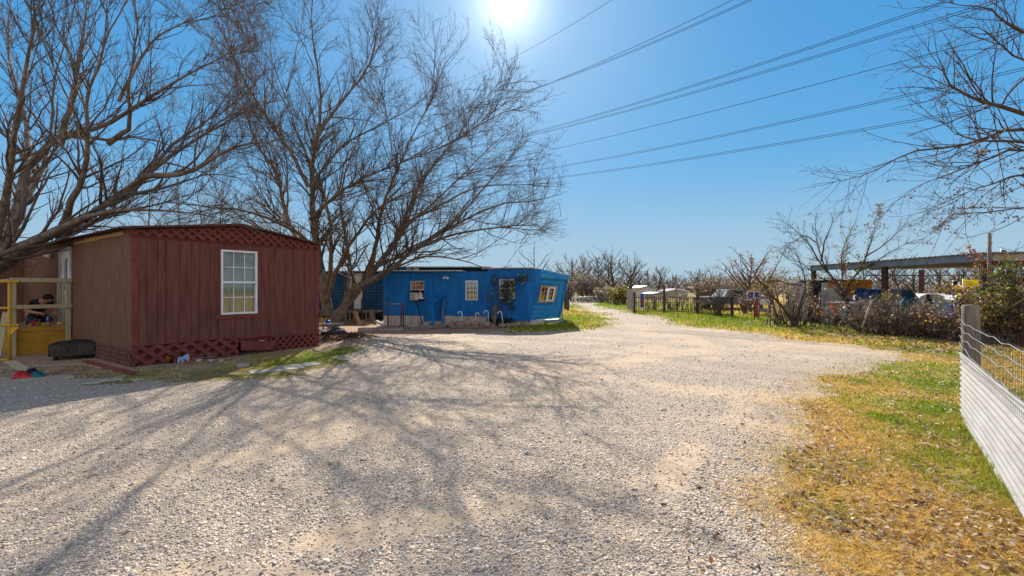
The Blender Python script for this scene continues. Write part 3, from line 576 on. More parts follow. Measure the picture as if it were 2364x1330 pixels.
# things on the porch
def bottle(c):
    t = thing('water_bottle', c, 'clear plastic water bottle with blue label on the porch edge', 'bottle')
    b = MB(); b.lathe(c, [(.001, 0), (.032, .003), (.034, .02), (.031, .05), (.034, .08), (.034, .13), (.03, .155), (.014, .185), (.013, .2), (.001, .2)], 14); b.build('body', M['water'], t, True)
    b = MB(); b.lathe(np.array(c) + (0, 0, .09), [(.0352, 0), (.0352, .06)], 14); b.build('bottle_label', M['bluep'], t, True)
    b = MB(); b.lathe(np.array(c) + (0, 0, .2), [(.016, 0), (.016, .018), (.001, .019)], 12); b.build('cap', M['white'], t)
bottle(np.array(pf.w(.40, -.1, pz)) )
can = thing('soda_can', pf.w(.66, -.1, pz), 'small red soda can on the porch edge', 'can'); c = np.array(pf.w(.66, -.1, pz))
b = MB(); b.lathe(c, [(.001, 0), (.026, .001), (.033, .012), (.033, .108), (.027, .12), (.001, .118)], 14); b.build('body', M['redp'], can, True); b = MB(); b.lathe(c + (0, 0, .12), [(.028, -.001), (.028, .004), (.001, .003)], 12); b.build('lid', M['steel'], can)
lv = thing('spirit_level', pf.w(.33, -.28, pz), 'yellow spirit level lying on the porch floor', 'level')
b = MB(pf); u0_, u1_ = .1, .7
b.box(u0_, u1_, -.29, -.262, pz + .001, pz + .014); b.box(u0_, u1_, -.29, -.262, pz + .056, pz + .07); b.box(u0_, u0_ + .12, -.29, -.262, pz + .014, pz + .056); b.box(u1_ - .12, u1_, -.29, -.262, pz + .014, pz + .056); b.box(.32, .48, -.29, -.262, pz + .014, pz + .056); b.build('level_body', M['yellow'], lv)
b = MB(pf); b.box(.16, .2, -.2615, -.259, pz + .02, pz + .05); b.build('vial', M['white'], lv)
# leaning plank by the steps
p0 = P(3, 795, 10.4); b = MB(); b.bar((X_(-6, 10.4), 10.4, .02), (X_(14, 10.9), 10.9, 1.02), .11, .035); tag(b.build('loose_plank', M['new_wood']), 'pale plank leaning upright behind the yellow handrail', 'plank', 'loose timber')
# person kneeling on the porch, bent forward to the wall
pc = np.array(pf.w(.46, -.62, pz)); prs = thing('person', pc, 'person in dark shirt kneeling and bending forward on the porch', 'person')
fx = np.array([-pf.du[0] * .25 - RL.du[0] * .97, -pf.du[1] * .25 - RL.du[1] * .97, 0]); fx /= np.linalg.norm(fx)     # facing right, along the wall
lx = np.array([-fx[1], fx[0], 0.])
def bp(f, l, z): return pc + fx * (f - .16) + lx * l + np.array([0, 0, z])
def skin(name, nodes, edges_, mat, parent, lvl=1):
    me = bpy.data.meshes.new(name); org = LOC[parent]; me.from_pydata([tuple(np.array(p) - org) for p, r in nodes], edges_, []); me.materials.append(mat)
    o = bpy.data.objects.new(name, me); C.objects.link(o); o.parent = parent; LOC[o] = org
    o.modifiers.new('skin', 'SKIN'); 
    for i, (p, r) in enumerate(nodes): me.skin_vertices[0].data[i].radius = (r, r) if np.isscalar(r) else r
    me.skin_vertices[0].data[0].use_root = True
    s_ = o.modifiers.new('sub', 'SUBSURF'); s_.levels = lvl; s_.render_levels = lvl; return o
nd = [(bp(-.05, 0, .30), .12), (bp(.1, 0, .44), .13), (bp(.26, 0, .55), .13), (bp(.36, 0, .60), .08), (bp(.43, 0, .61), .055), (bp(.50, 0, .64), .085), (bp(.56, 0, .655), .095), (bp(.6, 0, .655), .075)]; ed = [(0, 1), (1, 2), (2, 3), (3, 4), (4, 5), (5, 6), (6, 7)]
def chain(start, pts):
    k_ = start
    for p, r in pts: nd.append((p, r)); ed.append((k_, len(nd) - 1)); k_ = len(nd) - 1
    return k_
for s_ in (-1, 1):
    chain(0, [(bp(.0, .11 * s_, .24), .095), (bp(.3, .14 * s_, .1), .07), (bp(.12, .14 * s_, .06), .06), (bp(-.1, .13 * s_, .05), .045), (bp(-.16, .13 * s_, .045), .035)])
    h_ = chain(2, [(bp(.28, .17 * s_, .52), .065), (bp(.3 if s_ > 0 else .14, .26 * s_, .33 if s_ > 0 else .36), .045), (bp(.47, .15 * s_, .3), .033), (bp(.53, .13 * s_, .3), (.038, .022))])
    for f_ in range(4): chain(h_, [(bp(.57, (.10 + .018 * f_) * s_, .295), .0095), (bp(.605 - .004 * abs(f_ - 1.5), (.10 + .018 * f_) * s_, .28), .0088), (bp(.612, (.10 + .018 * f_) * s_, .25), .008)])
    chain(h_, [(bp(.54, .095 * s_, .285), .0105), (bp(.565, .075 * s_, .27), .009)])
skin('body', nd, ed, M['skin'], prs)
nd = [(bp(-.05, 0, .31), (.15, .15)), (bp(.1, 0, .45), .16), (bp(.25, 0, .55), .16), (bp(.35, 0, .6), .09)]; ed = [(0, 1), (1, 2), (2, 3)]
for s_ in (-1, 1): chain(2, [(bp(.28, .17 * s_, .53), .085), (bp(.26 if s_ > 0 else .19, .22 * s_, .43), .07)])
skin('shirt', nd, ed, M['shirt'], prs)
nd = [(bp(-.07, 0, .28), .15), (bp(-.02, 0, .25), .14)]; ed = [(0, 1)]
for s_ in (-1, 1): chain(0, [(bp(.0, .11 * s_, .24), .11), (bp(.3, .14 * s_, .105), .085), (bp(.12, .14 * s_, .07), .073), (bp(-.08, .13 * s_, .055), .056)])
skin('trousers', nd, ed, M['trouser'], prs)
hc = bp(.535, 0, .675); b = MB(); b.lathe(hc, [(.001, .1), (.05, .09), (.085, .055), (.102, .01), (.104, -.03)][::-1], 16, axis=(.1 * fx[0], .1 * fx[1], 1)); cap_ = b.build('cap', M['hair'], prs, True)
for s_ in (-1, 1):
    b = MB(); b.lathe(bp(.53, .088 * s_, .64), [(.001, -.01), (.022, -.008), (.026, 0), (.018, .01), (.001, .012)], 10, axis=tuple(lx * s_)); b.build('ear', M['skin'], prs, True)
    b = MB(); b.lathe(bp(.638, .03 * s_, .66), [(.001, -.006), (.009, 0), (.001, .006)], 8, axis=tuple(fx)); b.build('eye', M['black'], prs, True)
b = MB(); b.lathe(bp(.645, 0, .632), [(.018, -.02), (.012, .005), (.001, .018)], 8, axis=tuple(fx)); b.build('nose', M['skin'], prs, True)
b = MB(); b.tube([bp(.637, -.025, .595), bp(.643, 0, .593), bp(.637, .025, .595)], .005, 6); b.build('mouth', M['redp'], prs, True)

# ------------------------------------------------------------------ things lying along the red house
# square charred fire pit on feet
fc = G(140, 832); fp = thing('fire_pit', (fc[0], 10.55, 0), 'square charred black fire pit box on short feet beside the porch', 'fire pit')
FF = Fr((fc[0] - .0, 10.42), (.83, .56)); b = MB(FF); hw = .38
vs = [FF.w(u * hw, n_ * hw, .1) for u, n_ in ((-1, -1), (1, -1), (1, 1), (-1, 1))] + [FF.w(u * hw * 1.02, n_ * hw * 1.02, .36) for u, n_ in ((-1, -1), (1, -1), (1, 1), (-1, 1))] + [FF.w(0, 0, .43)]
b.add(vs, [(3, 2, 1, 0), (0, 1, 5, 4), (1, 2, 6, 5), (2, 3, 7, 6), (3, 0, 4, 7), (4, 5, 8), (5, 6, 8), (6, 7, 8), (7, 4, 8)]); b.build('pit_box', M['char'], fp, bevel=.012)
b = MB(FF); b.box(-hw * .98, hw * .98, hw * 1.012, hw * 1.03, .1, .35); b.box(-hw * 1.03, -hw * 1.012, -hw * .9, hw * .9, .1, .35); b.build('charred_side', M['char_wood'], fp)
for u, n_ in ((-.28, .28), (.28, .28), (-.28, -.28), (.28, -.28)):
    b = MB(FF); b.box(u - .04, u + .04, n_ - .04, n_ + .04, -.03, .1); b.build('foot', M['char'], fp)
def lay(name, a, c, wd, th, mat, label, cat, group=None, z=.0):
    p0, p1 = G(*a), G(*c); b = MB(); b.bar((p0[0], p0[1], th / 2 + z + .015), (p1[0], p1[1], th / 2 + z + .012), wd, th); return tag(b.build(name, mat, bevel=.004), label, cat, group)
lay('loose_plank', (196, 838), (308, 866), .09, .045, M['red_trim'], 'dark red painted plank on the gravel beside the brown lattice', 'plank', 'loose timber')
lay('loose_plank', (22, 838), (80, 868), .16, .035, M['new_wood'], 'short pale new plank on the gravel under the red and teal cloth', 'plank', 'loose timber')
# crumpled red and teal cloth
def cloth_lump(name, c, rx, ry, h, mat, seed, parent=None):
    r_ = np.random.default_rng(seed); n_ = 24; vs = []; 
    for i in range(9):
        for j in range(n_):
            q_ = 2 * math.pi * j / n_; rr = i / 8; k_ = 1 + .25 * math.sin(3 * q_ + seed) + .12 * math.sin(7 * q_ + i)
            vs.append((c[0] + rx * rr * k_ * math.cos(q_), c[1] + ry * rr * k_ * math.sin(q_), c[2] + h * (1 - rr ** 2) * (1 + .35 * math.sin(5 * q_ + 2 * i)) + .006))
    fs = [(i * n_ + j, i * n_ + (j + 1) % n_, (i + 1) * n_ + (j + 1) % n_, (i + 1) * n_ + j) for i in range(1, 8) for j in range(n_)] + [tuple(n_ + j for j in range(n_))]
    b = MB(); b.add(vs, fs); return b.build(name, mat, parent, True)
g_ = G(60, 872); cl = thing('work_glove_bundle', (g_[0], g_[1], 0), 'crumpled red and teal work cloth lying on the plank end', 'cloth')
cloth_lump('red_cloth', (g_[0] - .07, g_[1] - .02, .0), .15, .09, .10, M['redp'], 1, cl); cloth_lump('teal_cloth', (g_[0] + .12, g_[1] + .06, .0), .17, .1, .075, M['teal'], 4, cl); cloth_lump('black_cloth', (g_[0] - .04, g_[1] + .13, .0), .2, .07, .11, M['black'], 6, cl)
# yard ornament lying on its side against the skirt
su, sz = RF.at(416, 832); SF = Fr(RF.w(su, .1, 0)[:2], RF.du); orn = thing('yard_ornament', (*SF.w(0, 0, 0)[:2], 0), 'orange, black and blue painted yard ornament on wire stakes lying against skirt', 'ornament')
def opx(x, y): 
    u, z = SF.at(360 + x / 6.22, 780 + y / 6.22); return u, max(z, .0)
def oprism(name, pts, n0, n1, mat): 
    b = MB(SF); b.prism([opx(*p) for p in pts][::-1], n0, n1); return b.build(name, mat, orn)
ell = lambda cx_, cy_, a, b_, n_=20: [(cx_ + a * math.cos(2 * math.pi * i / n_), cy_ + b_ * math.sin(2 * math.pi * i / n_)) for i in range(n_)]
oprism('hat_brim', [(150, 255), (180, 245), (190, 285), (225, 285), (228, 300), (188, 305), (182, 355), (165, 345), (145, 310)], 0, .012, M['orange'])
oprism('coat', [(190, 250), (240, 252), (268, 290), (300, 330), (305, 390), (255, 408), (195, 402), (180, 350)], -.01, .006, M['black'])
oprism('scarf', [(258, 300), (280, 312), (298, 390), (268, 398), (252, 340)], .007, .016, M['orange'])
oprism('round_face', ell(348, 328, 46, 58), .003, .018, M['sky_blue'])
oprism('face_centre', ell(346, 338, 14, 20), .019, .024, M['orange'])
oprism('striped_skirt', [(372, 278), (440, 235), (470, 235), (480, 390), (430, 392), (392, 392)], -.004, .01, M['sky_blue'])
for a, c in (((382, 300), (470, 350)), ((385, 330), (465, 372)), ((392, 362), (450, 388))):
    b = MB(SF); p0, p1 = opx(*a), opx(*c); b.bar((p0[0], .014, p0[1]), (p1[0], .014, p1[1]), .008, .018); b.build('stripe', M['redp'], orn)
for (cx_, cy_), ch in zip(((498, 242), (502, 290), (502, 330), (508, 368)), 'EOMW'):
    pass
# the word along its foot, read with the ornament upright
L5 = {'E': ['111', '100', '110', '100', '111'], 'O': ['111', '101', '101', '101', '111'], 'M': ['10001', '11011', '10101', '10001', '10001'], 'W': ['10001', '10001', '10101', '11011', '10001'], 'N': ['1001', '1101', '1011', '1001', '1001'], 'I': ['1', '1', '1', '1', '1']}
b = MB(SF); yy = 398.
for ch in 'WOM':
    rows = L5[ch]; cw = len(rows[0]); st = 50 / cw
    for r_, row in enumerate(rows):
        for c_, v in enumerate(row):
            if v == '1':
                x0, y0 = 474 + r_ * 11, yy - (c_ + 1) * st; p0, p1 = opx(x0, y0 + st), opx(x0 + 11.2, y0); b.box(min(p0[0], p1[0]), max(p0[0], p1[0]), .012, .02, min(p0[1], p1[1]), max(p0[1], p1[1]) + .002)
    yy -= 56
b.build('lettering', M['orange'], orn)
for a, c in (((525, 300), (800, 262)), ((530, 318), (790, 300))):
    p0, p1 = opx(*a), opx(*c); b = MB(SF); pts = [(p0[0], .0, p0[1]), (p1[0], .06, p1[1])]; b.tube(pts, .006, 6); b.build('stake', M['steel'], orn)
p = [opx(*q_) for q_ in ((720, 268), (720, 240), (785, 222))]; b = MB(SF); b.tube([(u, .05, z) for u, z in p], .005, 6); b.build('stake', M['steel'], orn)
# fallen skirt board in the gap, bricks, pale slab, stones
b = MB(RF); a0_, b0_ = RF.at(510, 801), RF.at(580, 814); b.prism([(2.02, .36), (2.02, .12), (2.72, .06), (2.9, .22), (2.74, .27), (2.55, .3)], .1, .125); tag(b.build('fallen_board', M['red_trim'], bevel=.003), 'dark red board broken loose in the gap of the skirt', 'board')
b = MB(RF); b.bar((2.03, .05, .40), (2.72, .02, .43), .03, .05); tag(b.build('loose_batten', M['red_trim']), 'thin red batten hanging in the skirt gap above fallen board', 'batten')
def brick(name, px, py, l, wd, h, ang_, mat, label, cat, group=None):
    g_ = G(px, py); q_ = R(ang_); f_ = Fr(g_[:2], (math.cos(q_), math.sin(q_))); b = MB(f_); b.box(-l / 2, l / 2, -wd / 2, wd / 2, -.01, h); return tag(b.build(name, mat, bevel=.008), label, cat, group)
brick('brick', 561, 846, .22, .1, .06, 40, M['concrete'], 'pale brick on the grass strip before the red skirt', 'brick')
brick('stepping_slab', 640, 856, .95, .34, .03, 40, M['concrete'], 'pale flat slab lying in the grass right of the brick', 'slab', 'slabs in the grass strip')
brick('stepping_slab', 690, 846, .8, .4, .028, 46, M['concrete'], 'larger pale slab lit by sun nearest the house corner', 'slab', 'slabs in the grass strip')
def rock(name, c, s, mat, seed, label, cat, group=None, parent=None):
    r_ = np.random.default_rng(seed); nu, nv = 10, 7; vs = []; ph = r_.uniform(0, 6, 6)
    for i in range(nv):
        t_ = math.pi * i / (nv - 1)
        for j in range(nu):
            q_ = 2 * math.pi * j / nu; k_ = 1 + .16 * math.sin(2 * q_ + ph[0] + t_) + .12 * math.sin(3 * q_ + ph[1]) * math.sin(2 * t_ + ph[2]) + r_.uniform(-.06, .06)
            sg = lambda v: math.copysign(abs(v) ** .75, v)
            vs.append((c[0] + s[0] * k_ * math.sin(t_) * sg(math.cos(q_)), c[1] + s[1] * k_ * math.sin(t_) * sg(math.sin(q_)), c[2] + s[2] * (.85 + k_ * sg(math.cos(t_)))))
    fs = [(i * nu + j, (i + 1) * nu + j, (i + 1) * nu + (j + 1) % nu, i * nu + (j + 1) % nu) for i in range(nv - 1) for j in range(nu)]
    b = MB(); b.add(vs, fs); return tag(b.build(name, mat, parent, True), label, cat, group)
for i, (px, py, s_, lab) in enumerate([(460, 836, .06, 'small pale stone by the stakes of the yard ornament'), (487, 836, .05, 'small white stone under the fallen red board left end'), (512, 835, .045, 'small dark stone under the middle of the fallen board')]):
    rock('stone', G(px, py), (s_ * 1.3, s_ * .8, s_ * .6), M['concrete'], 90 + i, lab, 'stone', 'stones along the red skirt')
# ------------------------------------------------------------------ bare trees
def nrm(v): return v / (np.linalg.norm(v, axis=-1, keepdims=True) + 1e-9)
def tubes(groups, sides, colf=None):
    Vs, Fs, off = [], [], 0
    for Pt, Rd in groups:
        if len(Pt) == 0: continue
        B, n, _ = Pt.shape; T = np.empty_like(Pt); T[:, 1:-1] = Pt[:, 2:] - Pt[:, :-2]; T[:, 0] = Pt[:, 1] - Pt[:, 0]; T[:, -1] = Pt[:, -1] - Pt[:, -2]; T = nrm(T)
        mean = nrm(Pt[:, -1] - Pt[:, 0]); ref = np.where(np.abs(mean[:, 2:]) > .75, np.array([[1., .13, 0]]), np.array([[.05, 0, 1.]]))[:, None, :]
        a = nrm(np.cross(np.broadcast_to(ref, T.shape), T)); b_ = np.cross(T, a); q = np.arange(sides) * 2 * np.pi / sides
        V = Pt[:, :, None, :] + Rd[:, :, None, None] * (np.cos(q)[None, None, :, None] * a[:, :, None, :] + np.sin(q)[None, None, :, None] * b_[:, :, None, :])
        i, j = np.meshgrid(np.arange(n - 1), np.arange(sides), indexing='ij'); j2 = (j + 1) % sides
        f = np.stack([i * sides + j, i * sides + j2, (i + 1) * sides + j2, (i + 1) * sides + j], -1).reshape(-1, 4)
        Vs.append(V.reshape(-1, 3)); Fs.append((f[None] + (np.arange(B) * n * sides)[:, None, None]).reshape(-1, 4) + off); off += B * n * sides
    return np.concatenate(Vs), np.concatenate(Fs)
def resample(pts, n):
    p = np.array(pts, float); e = np.concatenate([[2 * p[0] - p[1]], p, [2 * p[-1] - p[-2]]]); out = []
    for t in np.linspace(0, len(p) - 1 - 1e-6, n):
        i = int(t); f = t - i; a, b, c, d = e[i], e[i + 1], e[i + 2], e[i + 3]
        out.append(.5 * ((2 * b) + (-a + c) * f + (2 * a - 5 * b + 4 * c - d) * f * f + (-a + 3 * b - 3 * c + d) * f ** 3))
    return np.array(out)
def spawn(rg, Pt, Rd, dens, t0, ang, ln, rf, nseg, wig, up, rmin=.003, taper=.25, droop=0, tb=.78, flat=0):
    B, n, _ = Pt.shape; L = np.linalg.norm(np.diff(Pt, axis=1), axis=2).sum(1); cnt = rg.poisson(dens * L * (1 - t0)); idx = np.repeat(np.arange(B), cnt); K = len(idx)
    if K == 0: return np.zeros((0, nseg + 1, 3)), np.zeros((0, nseg + 1))
    t = t0 + (1 - t0) * rg.random(K) ** tb; s = t * (n - 1); i = np.minimum(s.astype(int), n - 2); f = (s - i)[:, None]
    p = Pt[idx, i] * (1 - f) + Pt[idx, i + 1] * f; tan = nrm(Pt[idx, i + 1] - Pt[idx, i]); r = Rd[idx, i] * (1 - f[:, 0]) + Rd[idx, i + 1] * f[:, 0]
    pe = nrm(np.cross(tan, rg.normal(size=(K, 3)))); a = np.radians(rg.uniform(*ang, K))[:, None]; d = nrm(np.cos(a) * tan + np.sin(a) * pe + np.array([0, 0, up]))
    if flat: d[:, 2] *= 1 - flat; d = nrm(d)
    le = rg.uniform(*ln, K) * (1 - .42 * t) * np.minimum(1, .35 + L[idx] / 4.)
    r0 = np.maximum(np.minimum(r * rf, le * .022 + .002), rmin); out = [p]; 
    for k in range(nseg):
        d = nrm(d + rg.normal(size=(K, 3)) * wig + np.array([0, 0, up * .35 - droop])); p = p + d * (le / nseg)[:, None]; out.append(p)
    return np.stack(out, 1), r0[:, None] * np.linspace(1, taper, nseg + 1)[None]
def limbs_from(px_l, n=14):
    Ps, Rs = [], []
    for pts, r0, r1 in px_l: p = resample([P(*q) for q in pts], n); Ps.append(p); Rs.append(np.linspace(r0 ** .55, r1 ** .55, n) ** (1 / .55))
    return np.array(Ps), np.array(Rs)
def bare_tree(name, root, label, cat, limbs, levels, seed, group=None, thick=2, barkm='bark', twigm='twig', knots=True, second=None, keep=None):
    rg = np.random.default_rng(seed); t = thing(name, root, label, cat, group); Pt, Rd = limbs
    if knots: Pt = Pt + np.cumsum(rg.normal(size=Pt.shape) * .028, 1) * np.clip(Rd[:, :, None] * 14, .3, 1.5)
    if second:
        p2, r2 = spawn(rg, Pt, Rd, nseg=Pt.shape[1] - 1, **second); k2 = keep(p2[:, -1]) if keep else np.ones(len(p2), bool); p2, r2 = p2[k2], r2[k2]; Pt = np.concatenate([Pt, p2]); Rd = np.concatenate([Rd, r2])
    gs = [(Pt, Rd)]
    for lv in levels:
        g_ = spawn(rg, *gs[-1], **lv)
        if keep: k2 = keep(g_[0][:, -1]); g_ = (g_[0][k2], g_[1][k2])
        gs.append(g_)
    V, Fc = tubes(gs[:thick - 1] if thick > 1 else gs[:1], 9); mesh_obj('trunk', V, Fc, M[barkm], t, True)
    for k, g_ in enumerate(gs[thick - 1:] if thick > 1 else gs[1:]): pass
    rest = gs[thick - 1:] if thick > 1 else gs[1:]; Va, Fa = [], []; off = 0
    for k, g_ in enumerate(rest):
        if len(g_[0]) == 0: continue
        v, f = tubes([g_], 5 if k == 0 else 3); Va.append(v); Fa.append(f + off); off += len(v)
    mesh_obj('crown', np.concatenate(Va), np.concatenate(Fa), M[twigm], t, True)
    return t, gs
LV = lambda d1=2.2, d2=3.2, d3=5.5, up=.25, l1=(1.6, 3.6), l2=(.7, 1.8), l3=(.25, .75): [
    dict(dens=d1, t0=.16, ang=(16, 50), ln=l1, rf=.5, nseg=7, wig=.13, up=up, rmin=.009),
    dict(dens=d2, t0=.12, ang=(20, 50), ln=l2, rf=.55, nseg=5, wig=.14, up=up, rmin=.006),
    dict(dens=d3, t0=.08, ang=(20, 55), ln=l3, rf=.6, nseg=3, wig=.15, up=up * .8, rmin=.004)]
B = [  # big tree behind the red house: photo pixel + depth
 ([(765, 765, 20), (772, 738, 20), (805, 690, 20), (850, 632, 20.3), (895, 570, 20.6), (922, 515, 21), (960, 440, 21.4), (1005, 375, 21.8), (1062, 310, 22), (1112, 225, 22.3)], .24, .012),
 ([(768, 765, 19.9), (790, 725, 19.7), (818, 672, 19.5), (870, 645, 19.2), (915, 612, 19), (962, 570, 18.6), (1052, 520, 18.2), (1150, 472, 18), (1240, 462, 17.8), (1300, 445, 17.6)], .2, .01),
 ([(762, 765, 20.2), (752, 700, 20.3), (742, 640, 20.4), (725, 570, 20.4), (716, 480, 20.4), (713, 410, 20.3), (722, 330, 20.2), (735, 250, 20), (728, 150, 20), (715, 60, 20), (722, -30, 20)], .27, .012),
 ([(745, 655, 20.4), (725, 610, 20.7), (690, 550, 21.2), (660, 480, 21.8), (640, 400, 22.2), (592, 330, 22.6), (562, 250, 23), (540, 150, 23.2), (520, 50, 23.4)], .15, .01),
 ([(715, 430, 20.3), (672, 350, 19.8), (622, 275, 19.2), (572, 195, 18.6), (530, 100, 18), (510, 20, 17.6)], .1, .009),
 ([(720, 350, 20.2), (750, 285, 19.6), (790, 228, 19.2), (838, 170, 18.8), (862, 105, 18.4), (850, 20, 18)], .09, .008),
 ([(720, 420, 20.3), (750, 380, 20.8), (800, 325, 21.4), (870, 290, 22), (960, 240, 22.6), (1000, 200, 23)], .085, .008),
 ([(720, 510, 20.4), (745, 480, 20), (800, 435, 19.2), (862, 400, 18.4), (950, 365, 17.6), (1060, 320, 17), (1180, 225, 16.6)], .095, .008),
 ([(893, 575, 20.6), (920, 540, 20.8), (962, 498, 21.4), (1050, 418, 22), (1132, 335, 22.4), (1232, 255, 22.8)], .1, .008),
 ([(915, 540, 20.8), (950, 505, 20.6), (1002, 480, 20.2), (1100, 430, 19.6), (1200, 425, 19.2), (1305, 418, 19)], .085, .008),
 ([(950, 578, 18.8), (990, 560, 18.2), (1052, 540, 17.4), (1150, 525, 16.8), (1230, 520, 16.4), (1272, 545, 16.2)], .08, .008),
 ([(865, 648, 19.3), (920, 615, 18.6), (980, 592, 18), (1060, 602, 17.4), (1130, 622, 17), (1175, 615, 16.8)], .06, .008),
 ([(728, 580, 20.4), (690, 545, 19.6), (640, 520, 18.8), (560, 490, 18), (480, 482, 17.2), (420, 470, 16.8)], .11, .009),
 ([(738, 630, 20.3), (690, 580, 21), (640, 545, 22), (560, 505, 23), (500, 440, 23.6), (470, 330, 24)], .12, .009),
 ([(850, 632, 20.3), (862, 560, 19.4), (880, 480, 18.4), (915, 400, 17.4), (960, 300, 16.6), (1010, 210, 16)], .11, .008),
 ([(800, 695, 20), (812, 640, 21), (806, 570, 22.2), (790, 490, 23.4), (800, 400, 24.4), (840, 300, 25.2), (880, 220, 26)], .13, .009),
 ([(752, 700, 20.3), (775, 640, 19.4), (800, 590, 18.4), (830, 540, 17.2), (880, 480, 16), (960, 440, 15.2), (1060, 400, 14.6)], .13, .009),
 ([(750, 690, 20.2), (760, 600, 19), (762, 520, 17.8), (740, 420, 16.6), (690, 320, 15.8), (660, 200, 15.2)], .12, .008),
 ([(1000, 545, 18.4), (1060, 500, 19.4), (1130, 420, 20.4), (1190, 350, 21), (1245, 300, 21.4)], .06, .007),
]
bare_tree('bare_tree', P(765, 748, 20), 'huge spreading bare tree rising between the red house and blue trailer', 'tree', limbs_from(B, 16), LV(4.2, 5.2, 6.4, .08, (1.4, 3.2), (.7, 1.6), (.28, .75)), 3, keep=lambda p: (p[:, 0] / p[:, 1] < .112 + .022 * np.sin(p[:, 2] * 2.3) + .014 * np.sin(p[:, 2] * 6.1 + p[:, 1])) & (p[:, 2] < 14.4 - .75 * (p[:, 0] + 6.0)) & (p[:, 2] > 2.2 + .12 * (p[:, 0] + 6)), second=dict(dens=.6, t0=.28, ang=(18, 50), ln=(3.0, 7.0), rf=.55, wig=.07, up=.02, rmin=.018, taper=.2))
A = [  # tree at the left edge, trunk just out of frame
 ([(-150, 830, 11.6), (-130, 740, 11.4), (-80, 670, 11.3), (0, 607, 11.2), (60, 562, 11.2), (142, 520, 11.3), (250, 470, 11.4), (330, 410, 11.6), (420, 340, 12), (520, 280, 12.4), (640, 225, 12.8)], .3, .01),
 ([(-110, 710, 11.3), (-60, 650, 11), (10, 598, 10.8), (80, 566, 10.7), (200, 508, 10.6), (300, 492, 10.6), (400, 492, 10.6), (490, 505, 10.6)], .17, .01),
 ([(-100, 690, 11.4), (-30, 600, 11.6), (18, 528, 11.8), (45, 478, 12), (74, 390, 12.2), (112, 350, 12.3), (152, 318, 12.4), (240, 330, 12.6), (330, 320, 12.8), (420, 350, 13)], .24, .012),
 ([(70, 400, 12.2), (50, 352, 12), (0, 310, 11.6), (-60, 260, 11.2)], .09, .012),
 ([(135, 330, 12.3), (158, 262, 12.3), (182, 175, 12.4), (196, 75, 12.6), (205, -40, 12.8)], .1, .01),
 ([(30, 510, 11.9), (62, 475, 12.4), (95, 420, 13), (115, 360, 13.4), (122, 270, 13.8), (126, 170, 14.2), (160, 60, 14.6), (175, -40, 15)], .09, .009),
 ([(-20, 590, 11.6), (2, 500, 11), (12, 420, 10.6), (30, 290, 10.2), (62, 140, 9.8), (80, 40, 9.6), (70, -40, 9.4)], .12, .01),
 ([(245, 330, 12.6), (282, 305, 12.5), (292, 262, 12.3), (286, 205, 12.1), (302, 128, 11.8), (313, 60, 11.6), (300, -30, 11.4)], .075, .009),
 ([(150, 318, 12.4), (250, 285, 12), (345, 225, 11.6), (420, 180, 11.2), (500, 140, 10.8), (560, 100, 10.6)], .07, .007),
 ([(275, 235, 12.1), (345, 105, 12.6), (422, 60, 13), (500, 24, 13.4)], .045, .007),
 ([(250, 470, 11.4), (322, 420, 12.2), (402, 335, 13), (482, 280, 13.6), (560, 180, 14.2)], .1, .008),
 ([(330, 412, 11.6), (432, 400, 11.2), (520, 350, 10.8), (602, 330, 10.4), (660, 345, 10.2)], .08, .008),
 ([(75, 395, 12.2), (62, 300, 13), (40, 200, 13.8), (20, 90, 14.6), (30, -30, 15.2)], .085, .009),
 ([(142, 520, 11.3), (190, 440, 10.6), (210, 350, 10), (205, 240, 9.4), (240, 120, 9), (250, 0, 8.8)], .085, .008),
 ([(200, 508, 10.6), (280, 450, 11.4), (380, 430, 12.2), (480, 400, 13), (560, 410, 13.6)], .07, .008),
 ([(60, 566, 10.8), (150, 545, 12), (260, 500, 13.2), (370, 470, 14.4), (470, 440, 15)], .1, .009),
]
bare_tree('bare_tree', P(-140, 800, 11.5), 'large bare tree leaning in over the porch with thick grey limbs', 'tree', limbs_from(A, 15), LV(3.6, 4.6, 6.4, .18, (1.1, 2.6), (.6, 1.4), (.22, .65)), 11, second=dict(dens=.5, t0=.3, ang=(18, 48), ln=(2.0, 4.6), rf=.55, wig=.07, up=.02, rmin=.018, taper=.2))
